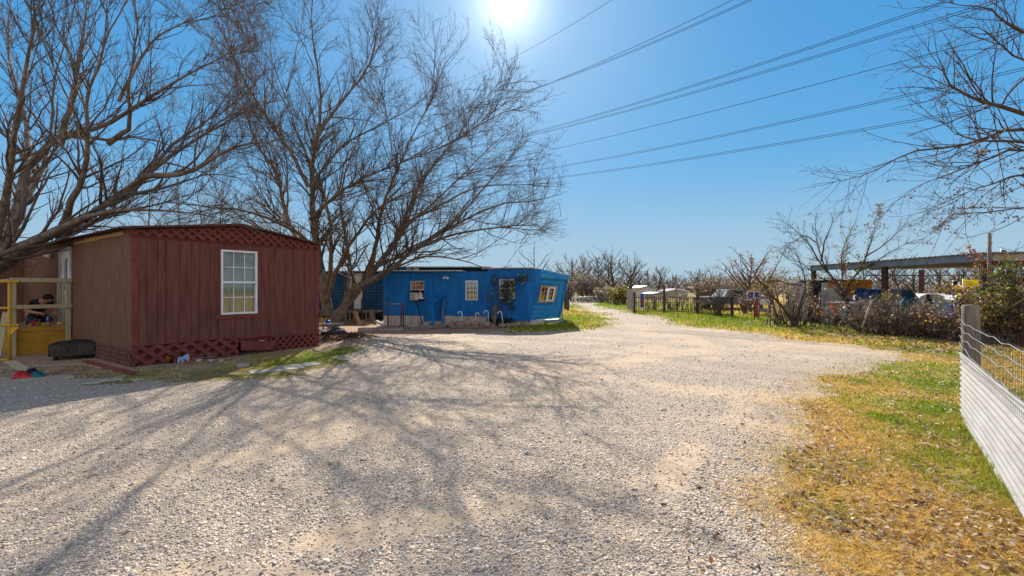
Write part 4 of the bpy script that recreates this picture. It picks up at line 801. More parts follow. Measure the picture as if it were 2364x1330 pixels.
# tree off to the right with long whips and dry seed clusters
Rr = [([(2760, 840, 9), (2740, 600, 9), (2700, 400, 9), (2640, 240, 8.8), (2560, 120, 8.6)], .2, .04),
 ([(2680, 330, 9), (2560, 200, 8.8), (2440, 100, 8.6), (2364, 80, 8.5), (2312, 50, 8.4), (2272, 20, 8.3), (2200, 12, 8.2), (2130, -5, 8.1)], .05, .003),
 ([(2700, 420, 9), (2560, 320, 8.8), (2364, 262, 8.6), (2300, 240, 8.5), (2240, 225, 8.4), (2185, 190, 8.3), (2178, 165, 8.3), (2150, 150, 8.2), (2110, 152, 8.2)], .06, .003),
 ([(2700, 420, 9), (2580, 360, 8.6), (2364, 332, 8.2), (2260, 328, 8), (2200, 315, 7.9), (2150, 272, 7.8)], .05, .003),
 ([(2700, 440, 9), (2560, 340, 9), (2364, 300, 9), (2280, 320, 9), (2200, 345, 8.9), (2110, 355, 8.8), (2042, 390, 8.7), (1970, 420, 8.6), (1878, 432, 8.5)], .05, .003),
 ([(2720, 480, 9), (2560, 400, 9.2), (2364, 345, 9.4), (2280, 370, 9.5), (2200, 400, 9.6), (2120, 432, 9.7), (2050, 482, 9.8)], .045, .003),
 ([(2720, 600, 9), (2600, 500, 8.8), (2420, 478, 8.6), (2364, 475, 8.5), (2280, 486, 8.4), (2200, 490, 8.3), (2170, 515, 8.2)], .03, .003),
 ([(2640, 240, 8.8), (2500, 160, 9), (2364, 140, 9.2), (2300, 95, 9.3), (2240, 60, 9.4), (2060, 90, 9.5)], .035, .003),
 ([(2700, 420, 9), (2500, 420, 8.2), (2364, 400, 7.8), (2300, 420, 7.6), (2240, 440, 7.5), (2200, 470, 7.4)], .035, .003)]
rl = limbs_from(Rr, 14); rg_ = np.random.default_rng(5)
rt, rgs = bare_tree('bare_tree', (11.3, 8.5, 0), 'bare tree reaching in from the right edge with whippy drooping twigs and dry seeds', 'tree', rl, [
    dict(dens=5.5, t0=.2, ang=(18, 60), ln=(.7, 1.9), rf=.5, nseg=7, wig=.1, up=-.02, rmin=.0045, taper=.4), dict(dens=4.2, t0=.1, ang=(20, 55), ln=(.35, .95), rf=.6, nseg=5, wig=.12, up=.04, rmin=.003, taper=.5), dict(dens=4.5, t0=.1, ang=(20, 60), ln=(.15, .4), rf=.7, nseg=3, wig=.15, up=-.1, rmin=.0025, taper=.6)], 23, barkm='bark_dark', twigm='bark_dark')
def leaf_mesh(name, pts, s0, s1, cols, mat, parent, seed=0, hang=0., jit=0.):
    r_ = np.random.default_rng(seed); n = len(pts); s = r_.uniform(s0, s1, n)[:, None]; u = nrm(r_.normal(size=(n, 3)) + np.array([0, 0, -hang])); v = nrm(np.cross(u, r_.normal(size=(n, 3)))); w_ = np.cross(u, v)
    p = np.asarray(pts) + r_.normal(size=(n, 3)) * jit
    V = np.stack([p, p + u * s * .5 + v * s * .38 + w_ * s * .12, p + u * s, p + u * s * .5 - v * s * .38 + w_ * s * .12], 1).reshape(-1, 3)
    cols = np.array(cols); c = cols[r_.integers(0, len(cols), n)] * r_.uniform(.7, 1.25, (n, 1))
    return mesh_obj(name, V, np.arange(4)[None] + (np.arange(n) * 4)[:, None], M[mat], parent, col=np.repeat(c, 4, 0))
allp = np.concatenate([g_[0][:, 1:].reshape(-1, 3) for g_ in rgs[2:]]); sel = rg_.random(len(allp)) < .12 * np.clip((allp[:, 0] / allp[:, 1] * F + CX - 2080) / 150, .1, 1.2) * np.clip((4.9 - allp[:, 2]) / 1.2, .04, 1)
leaf_mesh('seed_clusters', np.repeat(allp[sel], 6, 0), .018, .05, [[.10, .055, .03], [.17, .09, .045], [.06, .04, .03]], 'leafy', rt, 3, .6, .03)

# generic bare tree prototypes for the distance
def proto_limbs(rg, h, spread, nl, r0, lean=0, base=.25, n=12):
    Ps, Rs = [], []; tp = [(0, 0, -.1)]
    top = np.array([lean, 0, h]); tr = resample([(0, 0, -.1), (lean * .2 + rg.normal() * .1, rg.normal() * .1, h * .3), (lean * .6 + rg.normal() * .3, rg.normal() * .3, h * .65), tuple(top)], n); Ps.append(tr); Rs.append(np.linspace(r0, r0 * .08, n))
    for i in range(nl):
        t = base + (.85 - base) * (i + rg.random() * .6) / nl; s = int(t * (n - 1)); p = tr[s]; q = rg.random() * 6.28 if nl < 3 else i * 2.4 + rg.random(); d = np.array([math.cos(q), math.sin(q), 0]); ln = spread * (1.1 - .6 * t) * rg.uniform(.7, 1.15)
        Ps.append(resample([p, p + d * ln * .35 + np.array([0, 0, ln * .3]), p + d * ln * .7 + np.array([0, 0, ln * (.55 + .3 * rg.random())]), p + d * ln + np.array([0, 0, ln * (.7 + .5 * rg.random())])], n)); Rs.append(np.linspace(r0 * (1 - t) * .6 + .015, .012, n))
    return np.array(Ps), np.array(Rs)
def far_tree(name, loc, h, spread, label, cat='tree', group=None, seed=0, r0=.18, nl=13, lean=0, base=.2, d=(2.6, 3.0, 3.6), k=1., leaves=None, up=.2, twigm='twig'):
    rg = np.random.default_rng(seed); Pt, Rd = proto_limbs(rg, h, spread, nl, r0, lean, base); Pt = Pt + np.array(loc)
    lv = [dict(dens=d[0], t0=.2, ang=(20, 55), ln=(h * .12, h * .32), rf=.5, nseg=5, wig=.15, up=up, rmin=.012 * k), dict(dens=d[1], t0=.1, ang=(20, 55), ln=(h * .07, h * .17), rf=.6, nseg=4, wig=.15, up=up, rmin=.008 * k), dict(dens=d[2], t0=.1, ang=(20, 55), ln=(h * .03, h * .09), rf=.7, nseg=2, wig=.15, up=up, rmin=.006 * k)]
    t, gs = bare_tree(name, loc, label, cat, (Pt, Rd), lv, seed + 1, group, barkm='bark_dark', twigm=twigm)
    if leaves:
        cols, frac, s0, s1, z0 = leaves; ap = np.concatenate([g_[0][:, 1:].reshape(-1, 3) for g_ in gs[1:]]); r_ = np.random.default_rng(seed + 2); k_ = (r_.random(len(ap)) < frac) & (ap[:, 2] > z0) & (fbm(ap[:, 0] * 1.2 + ap[:, 2], ap[:, 1] * 1.2 - ap[:, 2], seed, 3) > .45)
        if k_.any(): leaf_mesh('leaves', ap[k_], s0, s1, cols, 'leafy', t, seed, .3, s0)
    return t
def gp(px, Y): return (X_(px, Y), Y, 0)
# slender trees behind the red house
for i, (px, Y, h, lab) in enumerate([(345, 27, 8, 'slender bare tree behind the red house left of the roof ridge'), (410, 30, 9, 'slender bare tree behind the red house, second of the row'), (452, 26, 7.5, 'slender bare tree behind the red house just left of ridge'), (520, 31, 9, 'slender bare tree behind the red house above its ridge'), (640, 34, 9, 'slender bare tree behind the right roof slope of the red house'), (1232, 33, 4.6, 'small round bare tree behind the blue trailer roof')]):
    far_tree('slender_tree', gp(px, Y), h, 2.6 if i < 5 else 2.2, lab, group='slender trees behind the houses', seed=40 + i, r0=.1, nl=7)
BR = [[.30, .16, .1], [.36, .2, .12], [.22, .12, .08]]
TR = [ # px, depth, height, spread, label, extra
 (1345, 62, 6.4, 3.4, 'broad brown bare tree left of the far fence rail', dict(nl=18, d=(3.2, 3.8, 4), leaves=(BR, .12, .06, .12, 1))), (1318, 70, 7.2, 3.4, 'dense brown bare tree nearest the trailer nose', dict(nl=18, d=(3.2, 3.8, 4), leaves=(BR, .2, .06, .12, 1))),
 (1375, 60, 6.8, 3.2, 'tall grey bare tree behind the far white rail', dict(nl=18, d=(3.2, 3.8, 4), leaves=([[.32, .27, .08], [.26, .2, .08]], .1, .06, .1, 1))), (1400, 72, 8.2, 4, 'tallest grey bare tree in the far row', {}),
 (1415, 58, 7.6, 3.2, 'bare tree with dark upright trunk beside the grey shed', dict(nl=10)), (1438, 62, 7, 3.2, 'leaning dark bare tree right of the grey shed', dict(lean=1.6, nl=10)), (1452, 54, 5.6, 3.2, 'forked bare tree above the wooden gate leaf', dict(base=.4)), (1475, 80, 7, 4, 'pale bare tree left of the white metal building', {}),
 (1517, 88, 8.2, 3, 'rounded reddish bare tree behind the white metal building', dict(d=(3.6, 4, 4.4), nl=22, up=.4, leaves=([[.26, .12, .09]], .12, .08, .14, 1))), (1552, 92, 6.4, 3.6, 'thin bare tree between the red one and the pole', {}), (1582, 84, 6.6, 3.4, 'leaning bare tree with dark ivy right of the pole', dict(lean=2.4, leaves=([[.03, .05, .02]], .08, .12, .25, 3))),
 (1610, 70, 5.8, 3.6, 'low bare tree behind the weathered carport', {}), (1640, 60, 5.0, 3.2, 'brownish bare tree left of the orange leaved tree', dict(leaves=(BR, .2, .06, .12, 1))), (1290, 84, 6.5, 4, 'bare tree partly hidden by the trailer nose', {}), (1500, 120, 8, 5, 'distant bare tree behind the white building left side', {}), (1660, 95, 7, 5, 'distant bare tree behind the rusty truck', {}), (1780, 90, 6, 5, 'distant bare tree behind the corrugated sheet wall', {})]
for i, (px, Y, h, sp, lab, kw) in enumerate(TR):
    far_tree('bare_tree', gp(px, Y), h * (.85 if px < 1470 else .64), sp * .8, lab, group='bare trees along the far side', seed=100 + i, **{**dict(k=1.6, r0=.2), **kw})
for i, (px, Y, h) in enumerate([(2050, 62, 4.6), (2075, 60, 5.2), (2110, 66, 4.4), (2170, 62, 5.4), (2215, 58, 5.6), (2255, 62, 5.0), (2300, 60, 4.6), (2345, 64, 5.6), (2390, 60, 5), (1990, 70, 5)]):
    far_tree('scrub_tree', gp(px, Y), h, 3.2, ['grey scrub tree seen under the carport left of middle post', 'grey scrub tree seen under the carport at middle post', 'low scrub tree seen right of the brown carport post', 'scrub tree behind the white boat', 'tall scrub tree behind the yellow flag', 'scrub tree right of the yellow flag', 'scrub tree behind the blue flag', 'scrub tree behind the red flags', 'scrub tree at the far right edge', 'scrub tree behind the orange plank shed'][i], group='scrub trees beyond the carport', seed=150 + i, k=1.5, d=(3, 3.2, 3.4), nl=14)
# far treeline seen as one mass
k = 900; th = np.radians(np.linspace(-52, 52, k)); rr = rng.uniform(150, 240, k); bx, by = rr * np.sin(th), rr * np.cos(th); hh = rng.uniform(3.0, 6.0, k); pts = []
for i in range(k): m_ = 90; pts.append(np.stack([bx[i] + rng.normal(0, 2.2, m_), by[i] + rng.normal(0, 2, m_), hh[i] * rng.random(m_) ** 1.2], 1))
pts = np.concatenate(pts); o = leaf_mesh('far_woods', pts, .2, .7, [[.15, .115, .09], [.19, .14, .1], [.11, .09, .075]], 'leafy', None, 9); tag(o, 'distant line of grey brown winter woods on the horizon', 'woods', kind='stuff')
# ------------------------------------------------------------------ blue trailer
TF = Fr((-5.6, 19.8), (6.343, -.3)); TL = float(np.hypot(6.343, .3)); tz = lambda py, px=1100: TF.at(px, py)[1]
blue = thing('blue_trailer', (*TF.w(TL / 2, -1.5, 0)[:2], 0), 'long bright blue trailer home with a slanted nose end and pale skirting', 'trailer')
uB, _ = TF.at(1050, 690); uC, _ = TF.at(1126, 690)
def wall_with_holes(fr, name, mat, u0, u1, z0, z1, holes, par, n0=-.08, n1=0, grooves=0, gm=.006):
    b = MB(fr); us = sorted({u0, u1} | {h[0] for h in holes} | {h[1] for h in holes})
    for a, c in zip(us[:-1], us[1:]):
        if c <= u0 or a >= u1: continue
        zs = [(z0, z1)]
        for h in holes:
            if h[0] < c - 1e-4 and h[1] > a + 1e-4:
                nz_ = []
                for s0, s1 in zs:
                    if h[2] > s0: nz_.append((s0, min(h[2], s1)))
                    if h[3] < s1: nz_.append((max(h[3], s0), s1))
                zs = nz_
        for s0, s1 in zs: 
            if s1 - s0 > 1e-4: b.box(a, c, n0, n1, s0, s1)
    if grooves:
        u = u0 + grooves
        while u < u1 - .02:
            segs = [(z0, z1)]
            for h in holes:
                if h[0] - .03 < u < h[1] + .03: segs = [(z0, h[2] - .04), (h[3] + .04, z1)]
            for s0, s1 in segs:
                if s1 > s0: b.box(u - .02, u + .02, n1 + .0005, n1 + gm, s0, s1)
            u += grooves
    return b.build(name, mat, par)
def hole(fr, a, c): u0, z1 = fr.at(*a); u1, z0 = fr.at(*c); return (u0, u1, z0, z1)
H1 = hole(TF, (948, 649), (980, 693)); H2 = hole(TF, (1075, 648), (1103, 693)); H3 = hole(TF, (1153, 645), (1188, 689)); HD = hole(TF, (983, 636), (1021, 741))
zr1 = 2.29; zr2 = 2.41; zb = .40
wall_with_holes(TF, 'lean_to_wall', M['blue'], 0, uB, .42, zr1, [H1, HD], blue, grooves=.2)
wall_with_holes(TF, 'trailer_wall', M['blue'], uB + .001, uC, .40, zr1 + .02, [H2], blue, n0=-.06, n1=.03, grooves=.11, gm=.015)
wall_with_holes(TF, 'trailer_wall', M['blue'], uC + .001, TL, .2, zr2, [H3], blue, n0=-.05, n1=.06, grooves=.1, gm=.022)
b = MB(TF); b.box(uC + .25, TL + .0, .061, .085, .31, .42); b.build('belt_trim', M['blue'], blue)
b = MB(TF)
u = .0; rk = random.Random(4)
while u < TL - .02:
    w_ = rk.uniform(.14, .26); b.box(u, min(u + w_ - .008, TL), -.05, -.02 + rk.uniform(-.004, .006), -.08, .4 if u < uC else .26); u += w_
b.build('skirt_boards', M['skirt'], blue)
# back shell and roofs
b = MB(TF); b.box(0, TL, -3.2, -3.1, .0, 2.3); b.box(0, .05, -3.1, -.085, .0, 2.3); b.box(0.05, TL + .3, -3.1, -.1, .28, .34); b.build('back_wall', M['blue_dark'], blue)
b = MB(TF); b.box(-.12, uB + .35, -3.3, .2, zr1 + .03, zr1 + .055)
for k_ in range(22): b.box(-.1 + k_ * .165, -.05 + k_ * .165, -3.3, .21, zr1 + .0555, zr1 + .08)
b.build('lean_to_roof', M['galv'], blue)
vs = []; top = [(uC - .25, zr2 + .02), (TL + .1, zr2 + .04), (TL + 1.75, 2.14)]
b = MB(TF)
for (u0, z0), (u1, z1) in zip(top[:-1], top[1:]):
    vv = [TF.w(u0, .16, z0), TF.w(u1, .14 if u1 < TL + 1 else -.75, z1), TF.w(u1, -3.2, z1), TF.w(u0, -3.2, z0)]; b.add(vv + [(x, y, z + .035) for x, y, z in vv], [(3, 2, 1, 0), (4, 5, 6, 7), (0, 1, 5, 4), (1, 2, 6, 5), (2, 3, 7, 6), (3, 0, 4, 7)])
b.build('trailer_roof', M['white_dirty'], blue)
# slanted nose end
c0 = np.array(TF.w(TL, .06, .2)); c1 = np.array([2.12, 20.25, .3]); t0 = np.array([X_(1240, 19.55), 19.52, Z_(640, 19.52)]); t1 = np.array([X_(1309, 20.25), 20.25, Z_(645, 20.25)])
def nose(s, q, out=0.): 
    p = (c0 * (1 - s) + c1 * s) * (1 - q) + (t0 * (1 - s) + t1 * s) * q; return tuple(p + out * np.array([.42, -.86, -.2]))
class NF: 
    du = np.array([.86, .5]); dn = np.array([.5, -.86])
    @staticmethod
    def w(u, n, z): return nose(u, z, n)
qw0, qw1, sw0, sw1 = .43, .8, .19, .68
b = MB(NF); z = 0.
strips = 24
for k_ in range(strips):
    q0, q1 = k_ / strips, (k_ + 1) / strips - .006
    rng_s = [(0, 1)] if (q1 < qw0 or q0 > qw1) else [(0, sw0), (sw1, 1)]
    for s0, s1 in rng_s: b.box(s0, s1, -.03, .0 + .012 * (k_ % 2), q0, q1)
b.box(0, sw0, -.05, -.03, 0, 1); b.box(sw1, 1, -.05, -.03, 0, 1); b.box(sw0, sw1, -.05, -.03, 0, qw0); b.box(sw0, sw1, -.05, -.03, qw1, 1)
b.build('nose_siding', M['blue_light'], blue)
for s0, s1 in ((-.02, .03), (.95, 1.02)): b = MB(NF); b.box(s0, s1, .014, .04, 0, 1); b.build('nose_trim', M['blue'], blue)
un, zn = TF.at(1248, 641); b = MB(TF); b.prism([(TL + .001, .2), (un, zn), (un, zr2), (TL + .001, zr2)], -.05, .058); b.build('trailer_wall', M['blue'], blue)
b = MB(NF); 
for (s0, s1, q0, q1) in ((sw0 - .12, sw1 + .12, qw0 - .07, qw0 - .002), (sw0 - .12, sw1 + .12, qw1 + .002, qw1 + .07), (sw0 - .12, sw0 - .003, qw0, qw1), (sw1 + .003, sw1 + .12, qw0, qw1)): b.box(s0, s1, .0125, .03, q0, q1)
b.build('nose_panel', M['blue'], blue)
# fascia over the nose
f0 = np.array([X_(1247, 19.5), 19.45, Z_(641, 19.45)]); f1 = np.array([X_(1312, 20.2), 20.15, Z_(646, 20.15)]); g0 = np.array([X_(1247, 19.5), 19.45, zr2 + .01]); g1 = np.array([X_(1316, 20.2), 20.15, 2.13])
b = MB()
for q0, q1, o_ in ((0, .3, .0), (.32, .64, .012), (.66, 1, .0)):
    pa = [f0 * (1 - q) + g0 * q for q in (q0, q1)]; pb = [f1 * (1 - q) + g1 * q for q in (q0, q1)]; d_ = np.array([.5, -.86, 0]) * .05; oo = np.array([.5, -.86, 0]) * o_
    vs = [pa[0] + oo, pb[0] + oo, pb[1] + oo, pa[1] + oo]; b.add(vs + [v - d_ for v in vs], [(0, 1, 2, 3), (7, 6, 5, 4), (0, 4, 5, 1), (1, 5, 6, 2), (2, 6, 7, 3), (3, 7, 4, 0)])
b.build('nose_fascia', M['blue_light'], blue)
b = MB(); e1 = c1 + np.array([.42, 3.2, 0]); e2 = t1 + np.array([.3, 3.2, 0]); vs = [c1, e1, e2, t1]; b.add(vs + [v + np.array([-.05, .02, 0]) for v in vs], [(0, 1, 2, 3), (7, 6, 5, 4), (0, 4, 5, 1), (1, 5, 6, 2), (2, 6, 7, 3), (3, 7, 4, 0)]); b.build('end_wall', M['blue_dark'], blue)
b = MB(); b.bar((c0[0] + .02, c0[1] + .02, .06), (c1[0] - .62, c1[1] - .28, .06), .04, .3); b.build('nose_skirt', M['skirt'], blue)
# upper roof behind
UF = Fr((X_(903, 21.4), 21.4), (1, -.04)); ul = X_(1128, 21.2) - X_(903, 21.4)
b = MB(UF); b.box(.65, ul, -1.2, -.05, 2.28, 2.56); b.build('upper_wall', M['green_dark'], blue); b = MB(UF); b.box(0, .64, -1.2, -.04, 2.28, 2.56); b.build('upper_panel', M['blue'], blue)
b = MB(UF); b.box(-.2, ul + .1, -1.4, .12, 2.565, 2.6)
for k_ in range(28): b.box(-.18 + k_ * .17, -.12 + k_ * .17, -1.4, .125, 2.6005, 2.62)
b.build('upper_roof', M['galv'], blue)
for k_ in range(2): b = MB(UF); b.box(.7 + k_ * .35, .98 + k_ * .35, -.049, -.02, 2.33, 2.55); b.build('vent_window', M['white_dirty'], blue)
# windows
def window(fr, H, par, n, fm, cols, rows, split=True, glass='glass_dark', w_=.035, back='curtain', rowt=None):
    u0, u1, z0, z1 = H; b = MB(fr)
    for a in ((u0, u1, z0, z0 + w_), (u0, u1, z1 - w_, z1), (u0, u0 + w_, z0 + w_, z1 - w_), (u1 - w_, u1, z0 + w_, z1 - w_)): b.box(a[0], a[1], n - .07, n + .03, a[2], a[3])
    if split == 'v': b.box((u0 + u1) / 2 - .02, (u0 + u1) / 2 + .02, n - .04, n + .025, z0 + w_, z1 - w_)
    elif split: b.box(u0 + w_, u1 - w_, n - .04, n + .025, (z0 + z1) / 2 - .018, (z0 + z1) / 2 + .018)
    f = b.build('window', M[fm], par)
    b = MB(fr)
    for k_ in range(1, cols): u = u0 + w_ + (u1 - u0 - 2 * w_) * k_ / cols; b.box(u - .008, u + .008, n - .02, n - .008, z0 + w_, z1 - w_)
    for k_ in range(1, rows): 
        z = z0 + w_ + (z1 - z0 - 2 * w_) * k_ / rows; b.box(u0 + w_, u1 - w_, n - .021, n - .009, z - .008, z + .008)
    b.build('muntin', M[fm], f); b = MB(fr); b.box(u0 + w_, u1 - w_, n - .034, n - .028, z0 + w_, z1 - w_); b.build('pane', M[glass], f)
    if back: b = MB(fr); b.box(u0, u1, n - .14, n - .12, z0, z1); b.build('curtain', M[back], f)
    return f
f1_ = window(TF, (H1[0], H1[1], (H1[2] + H1[3]) / 2 + .02, H1[3]), blue, 0, 'white_dirty', 3, 2, False); 
b = MB(TF); zmid = (H1[2] + H1[3]) / 2 + .018; b.box(H1[0], H1[0] + .035, -.07, .03, H1[2], zmid); b.box(H1[1] - .035, H1[1], -.07, .03, H1[2], zmid); b.box(H1[0] - .05, H1[1] + .05, -.05, .06, H1[2] - .035, H1[2] - .001); b.build('sill', M['brown_iron'], f1_)
b = MB(TF); b.box(H1[0] + .04, H1[1] - .04, -.2, -.18, H1[2], zmid); b.build('red_cloth', M['flag_red'], f1_)
window(TF, H2, blue, .03, 'white', 3, 4, True, 'glass'); wr = window(TF, H3, blue, .06, 'white', 3, 4, True, 'glass')
b = MB(TF); u0, u1, z0, z1 = H3
for a in ((u0 - .03, u1 + .03, z1 + .001, z1 + .03), (u0 - .03, u0 - .001, z0, z1), (u1 + .001, u1 + .03, z0 - .03, z1)): b.box(a[0], a[1], .055, .085, a[2], a[3])
b.build('window_trim', M['red_trim'], wr)
wn_ = window(NF, (sw0, sw1, qw0, qw1), blue, .0, 'raw_wood', 4, 3, 'v', 'glass_dark', .03, 'green_dark')
b = MB(NF); sm_ = (sw0 + sw1) / 2
for a in ((sm_ - .03, sm_ + .03, qw0 + .02, qw1 - .02), (sw1 - .07, sw1 - .03, qw0 + .02, qw1 - .02), (sm_ + .03, sw1 - .07, qw0 + .02, qw0 + .045), (sm_ + .03, sw1 - .07, qw1 - .045, qw1 - .02)): b.box(a[0], a[1], .026, .04, a[2], a[3])
b.build('sash', M['white'], wn_)
b = MB(NF)
for a in ((sw0 - .03, sw1 + .03, qw1 - .002, qw1 + .014), (sw0 - .03, sw1 + .03, qw0 - .014, qw0 + .002), (sw0 - .03, sw0 + .002, qw0, qw1), (sw1 - .002, sw1 + .03, qw0, qw1)): b.box(a[0], a[1], .03, .045, a[2], a[3])
b.build('window_trim', M['raw_wood'], wn_)
# blue door
u0, u1, z0, z1 = HD; b = MB(TF); b.box(u0, u1, -.06, -.01, z0, z1)
for a in ((.12, .42, .1, .42), (.58, .88, .1, .42), (.12, .42, .5, .95), (.58, .88, .5, .95)):
    U = lambda s: u0 + (u1 - u0) * s; Zq = lambda s: z0 + (z1 - z0) * s
    for x0, x1, y0, y1 in ((a[0], a[1], a[2], a[2] + .012), (a[0], a[1], a[3] - .012, a[3]), (a[0], a[0] + .03, a[2] + .012, a[3] - .012), (a[1] - .03, a[1], a[2] + .012, a[3] - .012)): b.box(U(x0), U(x1), -.0095, .002, Zq(y0), Zq(y1))
bd = b.build('door', M['blue'], blue)
b = MB(TF); b.box(u0 - .07, u0 - .002, .007, .03, z0, z1 + .06); b.box(u1 + .002, u1 + .07, .007, .03, z0, z1 + .06); b.box(u0 - .001, u1 + .001, .007, .03, z1 + .003, z1 + .06); b.build('door_frame', M['blue'], bd)
b = MB(); c = TF.w(u1 - .07, 0, (z0 + z1) / 2 - .05); b.lathe(c, [(.001, 0), (.015, 0), (.015, .03), (.035, .04), (.03, .065), (.001, .07)], 12, axis=(*TF.dn, 0)); b.build('door_knob', M['steel'], bd, True)
lu, lz = TF.at(1030, 641); b = MB(TF); b.box(lu - .05, lu + .05, .007, .04, lz - .04, lz + .05); lm = b.build('flood_lamp', M['steel'], blue)
for s_ in (-1, 1): b = MB(); b.lathe(TF.w(lu + s_ * .07, .1, lz - .02), [(.02, -.06), (.05, 0), (.055, .05), (.001, .045)], 12, axis=(s_ * .5, -.8, -.4)); b.build('lamp_head', M['white'], lm, True)
# window air conditioner
au = H1[0] + .04; ac = thing('air_conditioner', TF.w(au + .25, .05, H1[2]), 'white window air conditioner under the half open trailer window', 'air conditioner')
b = MB(TF); b.box(au, au + .33, -.1, .26, H1[2] + .002, H1[2] + .32); b.build('case', M['white_dirty'], ac, bevel=.01)
b = MB(TF)
for k_ in range(8): b.box(au + .03, au + .2, .262, .27, H1[2] + .04 + k_ * .03, H1[2] + .055 + k_ * .03)
b.build('grille', M['steel'], ac)
cloth_lump('draped_cloth', np.array(TF.w(au + .42, .12, H1[2] + .05)), .12, .08, .25, M['blind'], 9, ac)
# blue stair rail and step by the trailer door
hu, hz = TF.at(1006, 740); rl_ = thing('stair_rail', TF.w(hu, .5, 0), 'blue painted sloping timber handrail by the blue door', 'handrail')
b = MB(TF); b.box(hu - .0, hu + .1, .75, .85, -.05, 1.02); b.build('post', M['blue'], rl_, bevel=.004); b = MB(TF); b.box(hu + .3, hu + .38, .1, .18, -.05, 1.3); b.build('post', M['blue'], rl_); b = MB(TF); b.bar((hu + .02, .92, .98), (hu + .42, .05, 1.36), .09, .12); b.build('rail', M['blue'], rl_, bevel=.004)
b = MB(TF); b.box(hu - .62, hu - .02, .08, .6, -.05, .16); tag(b.build('door_step', M['grey_wood'], bevel=.008), 'low grey wooden step before the blue trailer door', 'step')
def pole(name, a, c, Ya, Yc, r, mat, label, cat, group=None):
    b = MB(); b.tube([tuple(P(*a, Ya)), tuple(P(*c, Yc))], r, 8); return tag(b.build(name, mat, smooth=True), label, cat, group)
pole('leaning_pole', (975, 748), (961, 694), 18.6, 19.5, .022, M['black'], 'thin black pole leaning under the air conditioner', 'pole')
pole('leaning_pole', (1019, 752), (1026, 692), 18.7, 19.3, .022, M['grey_wood'], 'grey stick leaning on the wall right of the blue handrail', 'pole')
# planters, timber edging, rocks, white canes
for i, (px, py, s_, lab) in enumerate([(955, 754, 1.0, 'stone coloured trough planter, leftmost of three before the blue wall'), (979, 751, .95, 'middle stone trough planter before the blue wall'), (998, 750, .75, 'small planter tucked beside the blue handrail post')]):
    g_ = G(px, py + 3); q_ = R(-6 + 9 * i); f_ = Fr(g_[:2], (math.cos(q_), math.sin(q_))); t = thing('trough_planter', g_, lab, 'planter', 'trough planters'); b = MB(f_); a, c = .24 * s_, .15
    vs = [f_.w(x * a * .86, y * c * .86, -.02) for x, y in ((-1, -1), (1, -1), (1, 1), (-1, 1))] + [f_.w(x * a, y * c, .19) for x, y in ((-1, -1), (1, -1), (1, 1), (-1, 1))] + [f_.w(x * a * .85, y * c * .8, .19) for x, y in ((-1, -1), (1, -1), (1, 1), (-1, 1))] + [f_.w(x * a * .85, y * c * .8, .15) for x, y in ((-1, -1), (1, -1), (1, 1), (-1, 1))]
    fs = [(3, 2, 1, 0)] + [(k_ * 4 + i_, k_ * 4 + (i_ + 1) % 4, k_ * 4 + 4 + (i_ + 1) % 4, k_ * 4 + 4 + i_) for k_ in range(3) for i_ in range(4)]; b.add(vs, fs); b.build('trough', M['concrete'], t, bevel=.006)
    b = MB(f_); b.box(-a * .84, a * .84, -c * .79, c * .79, .1, .155); b.build('soil', M['old_wood'], t)
lay('landscape_timber', (945, 763), (1037, 756), .14, .12, M['grey_wood'], 'long grey landscape timber edging the bed by the planters', 'timber')
lay('landscape_timber', (1040, 758), (1150, 757), .1, .06, M['grey_wood'], 'thin grey timber edging behind the rocks', 'timber', 'bed edging')
RK = [(1043, 757, .17, 'brown rock at the timber end, leftmost of the row'), (1062, 757, .18, 'tan rock second from left before the blue wall'), (1079, 756, .2, 'largest reddish rock in the row'), (1098, 756, .19, 'square reddish block in the rock row'), (1124, 757, .2, 'wide tan rock under the third white cane'), (1138, 755, .09, 'small tan stone between wide rock and fourth cane'), (1159, 757, .14, 'tan rock under the rightmost white cane'), (1173, 756, .13, 'low brown rock right of the rightmost cane'), (1186, 756, .13, 'brown rock second from the right end'), (1210, 754, .12, 'dark rock at the right end of the row'), (1055, 751, .13, 'dark rock behind the second rock'), (1112, 750, .13, 'dark rock behind the square block')]
for i, (px, py, s_, lab) in enumerate(RK): rock('rock', G(px, py), (s_, s_ * .8, s_ * (.95 if i in (2,) else .72)), M['stone'], 200 + i, lab, 'rock', 'rocks edging the bed')
for i, (px, pt, pb_, s_, lab) in enumerate([(1070, 719, 752, 1, 'white candy cane stake, leftmost of four'), (1102, 722, 752, .9, 'white candy cane stake, second from left'), (1128, 717, 752, 1.15, 'tallest white candy cane stake beside the plant'), (1162, 719, 752, 1.05, 'rightmost white candy cane stake leaning left')]):
    Y = 19.0; x0, zt = X_(px, Y), Z_(pt, Y); h_ = zt; r_ = .075 * s_; sgn = -1 if i != 1 else 1; ln = .07
    if i in (2,): ln = .02
    xt = x0 - ln; pts = [(x0, Y, -.05), (xt, Y, h_ - r_)] + [(xt + sgn * r_ * (1 - math.cos(a)), Y, h_ - r_ + r_ * math.sin(a)) for a in np.linspace(.3, math.pi + .5, 9)]
    pts = [(p[0], p[1], p[2]) for p in pts]; b = MB(); b.tube(pts, .017, 8); tag(b.build('cane_stake', M['white'], smooth=True), lab, 'ornament', 'white cane stakes')
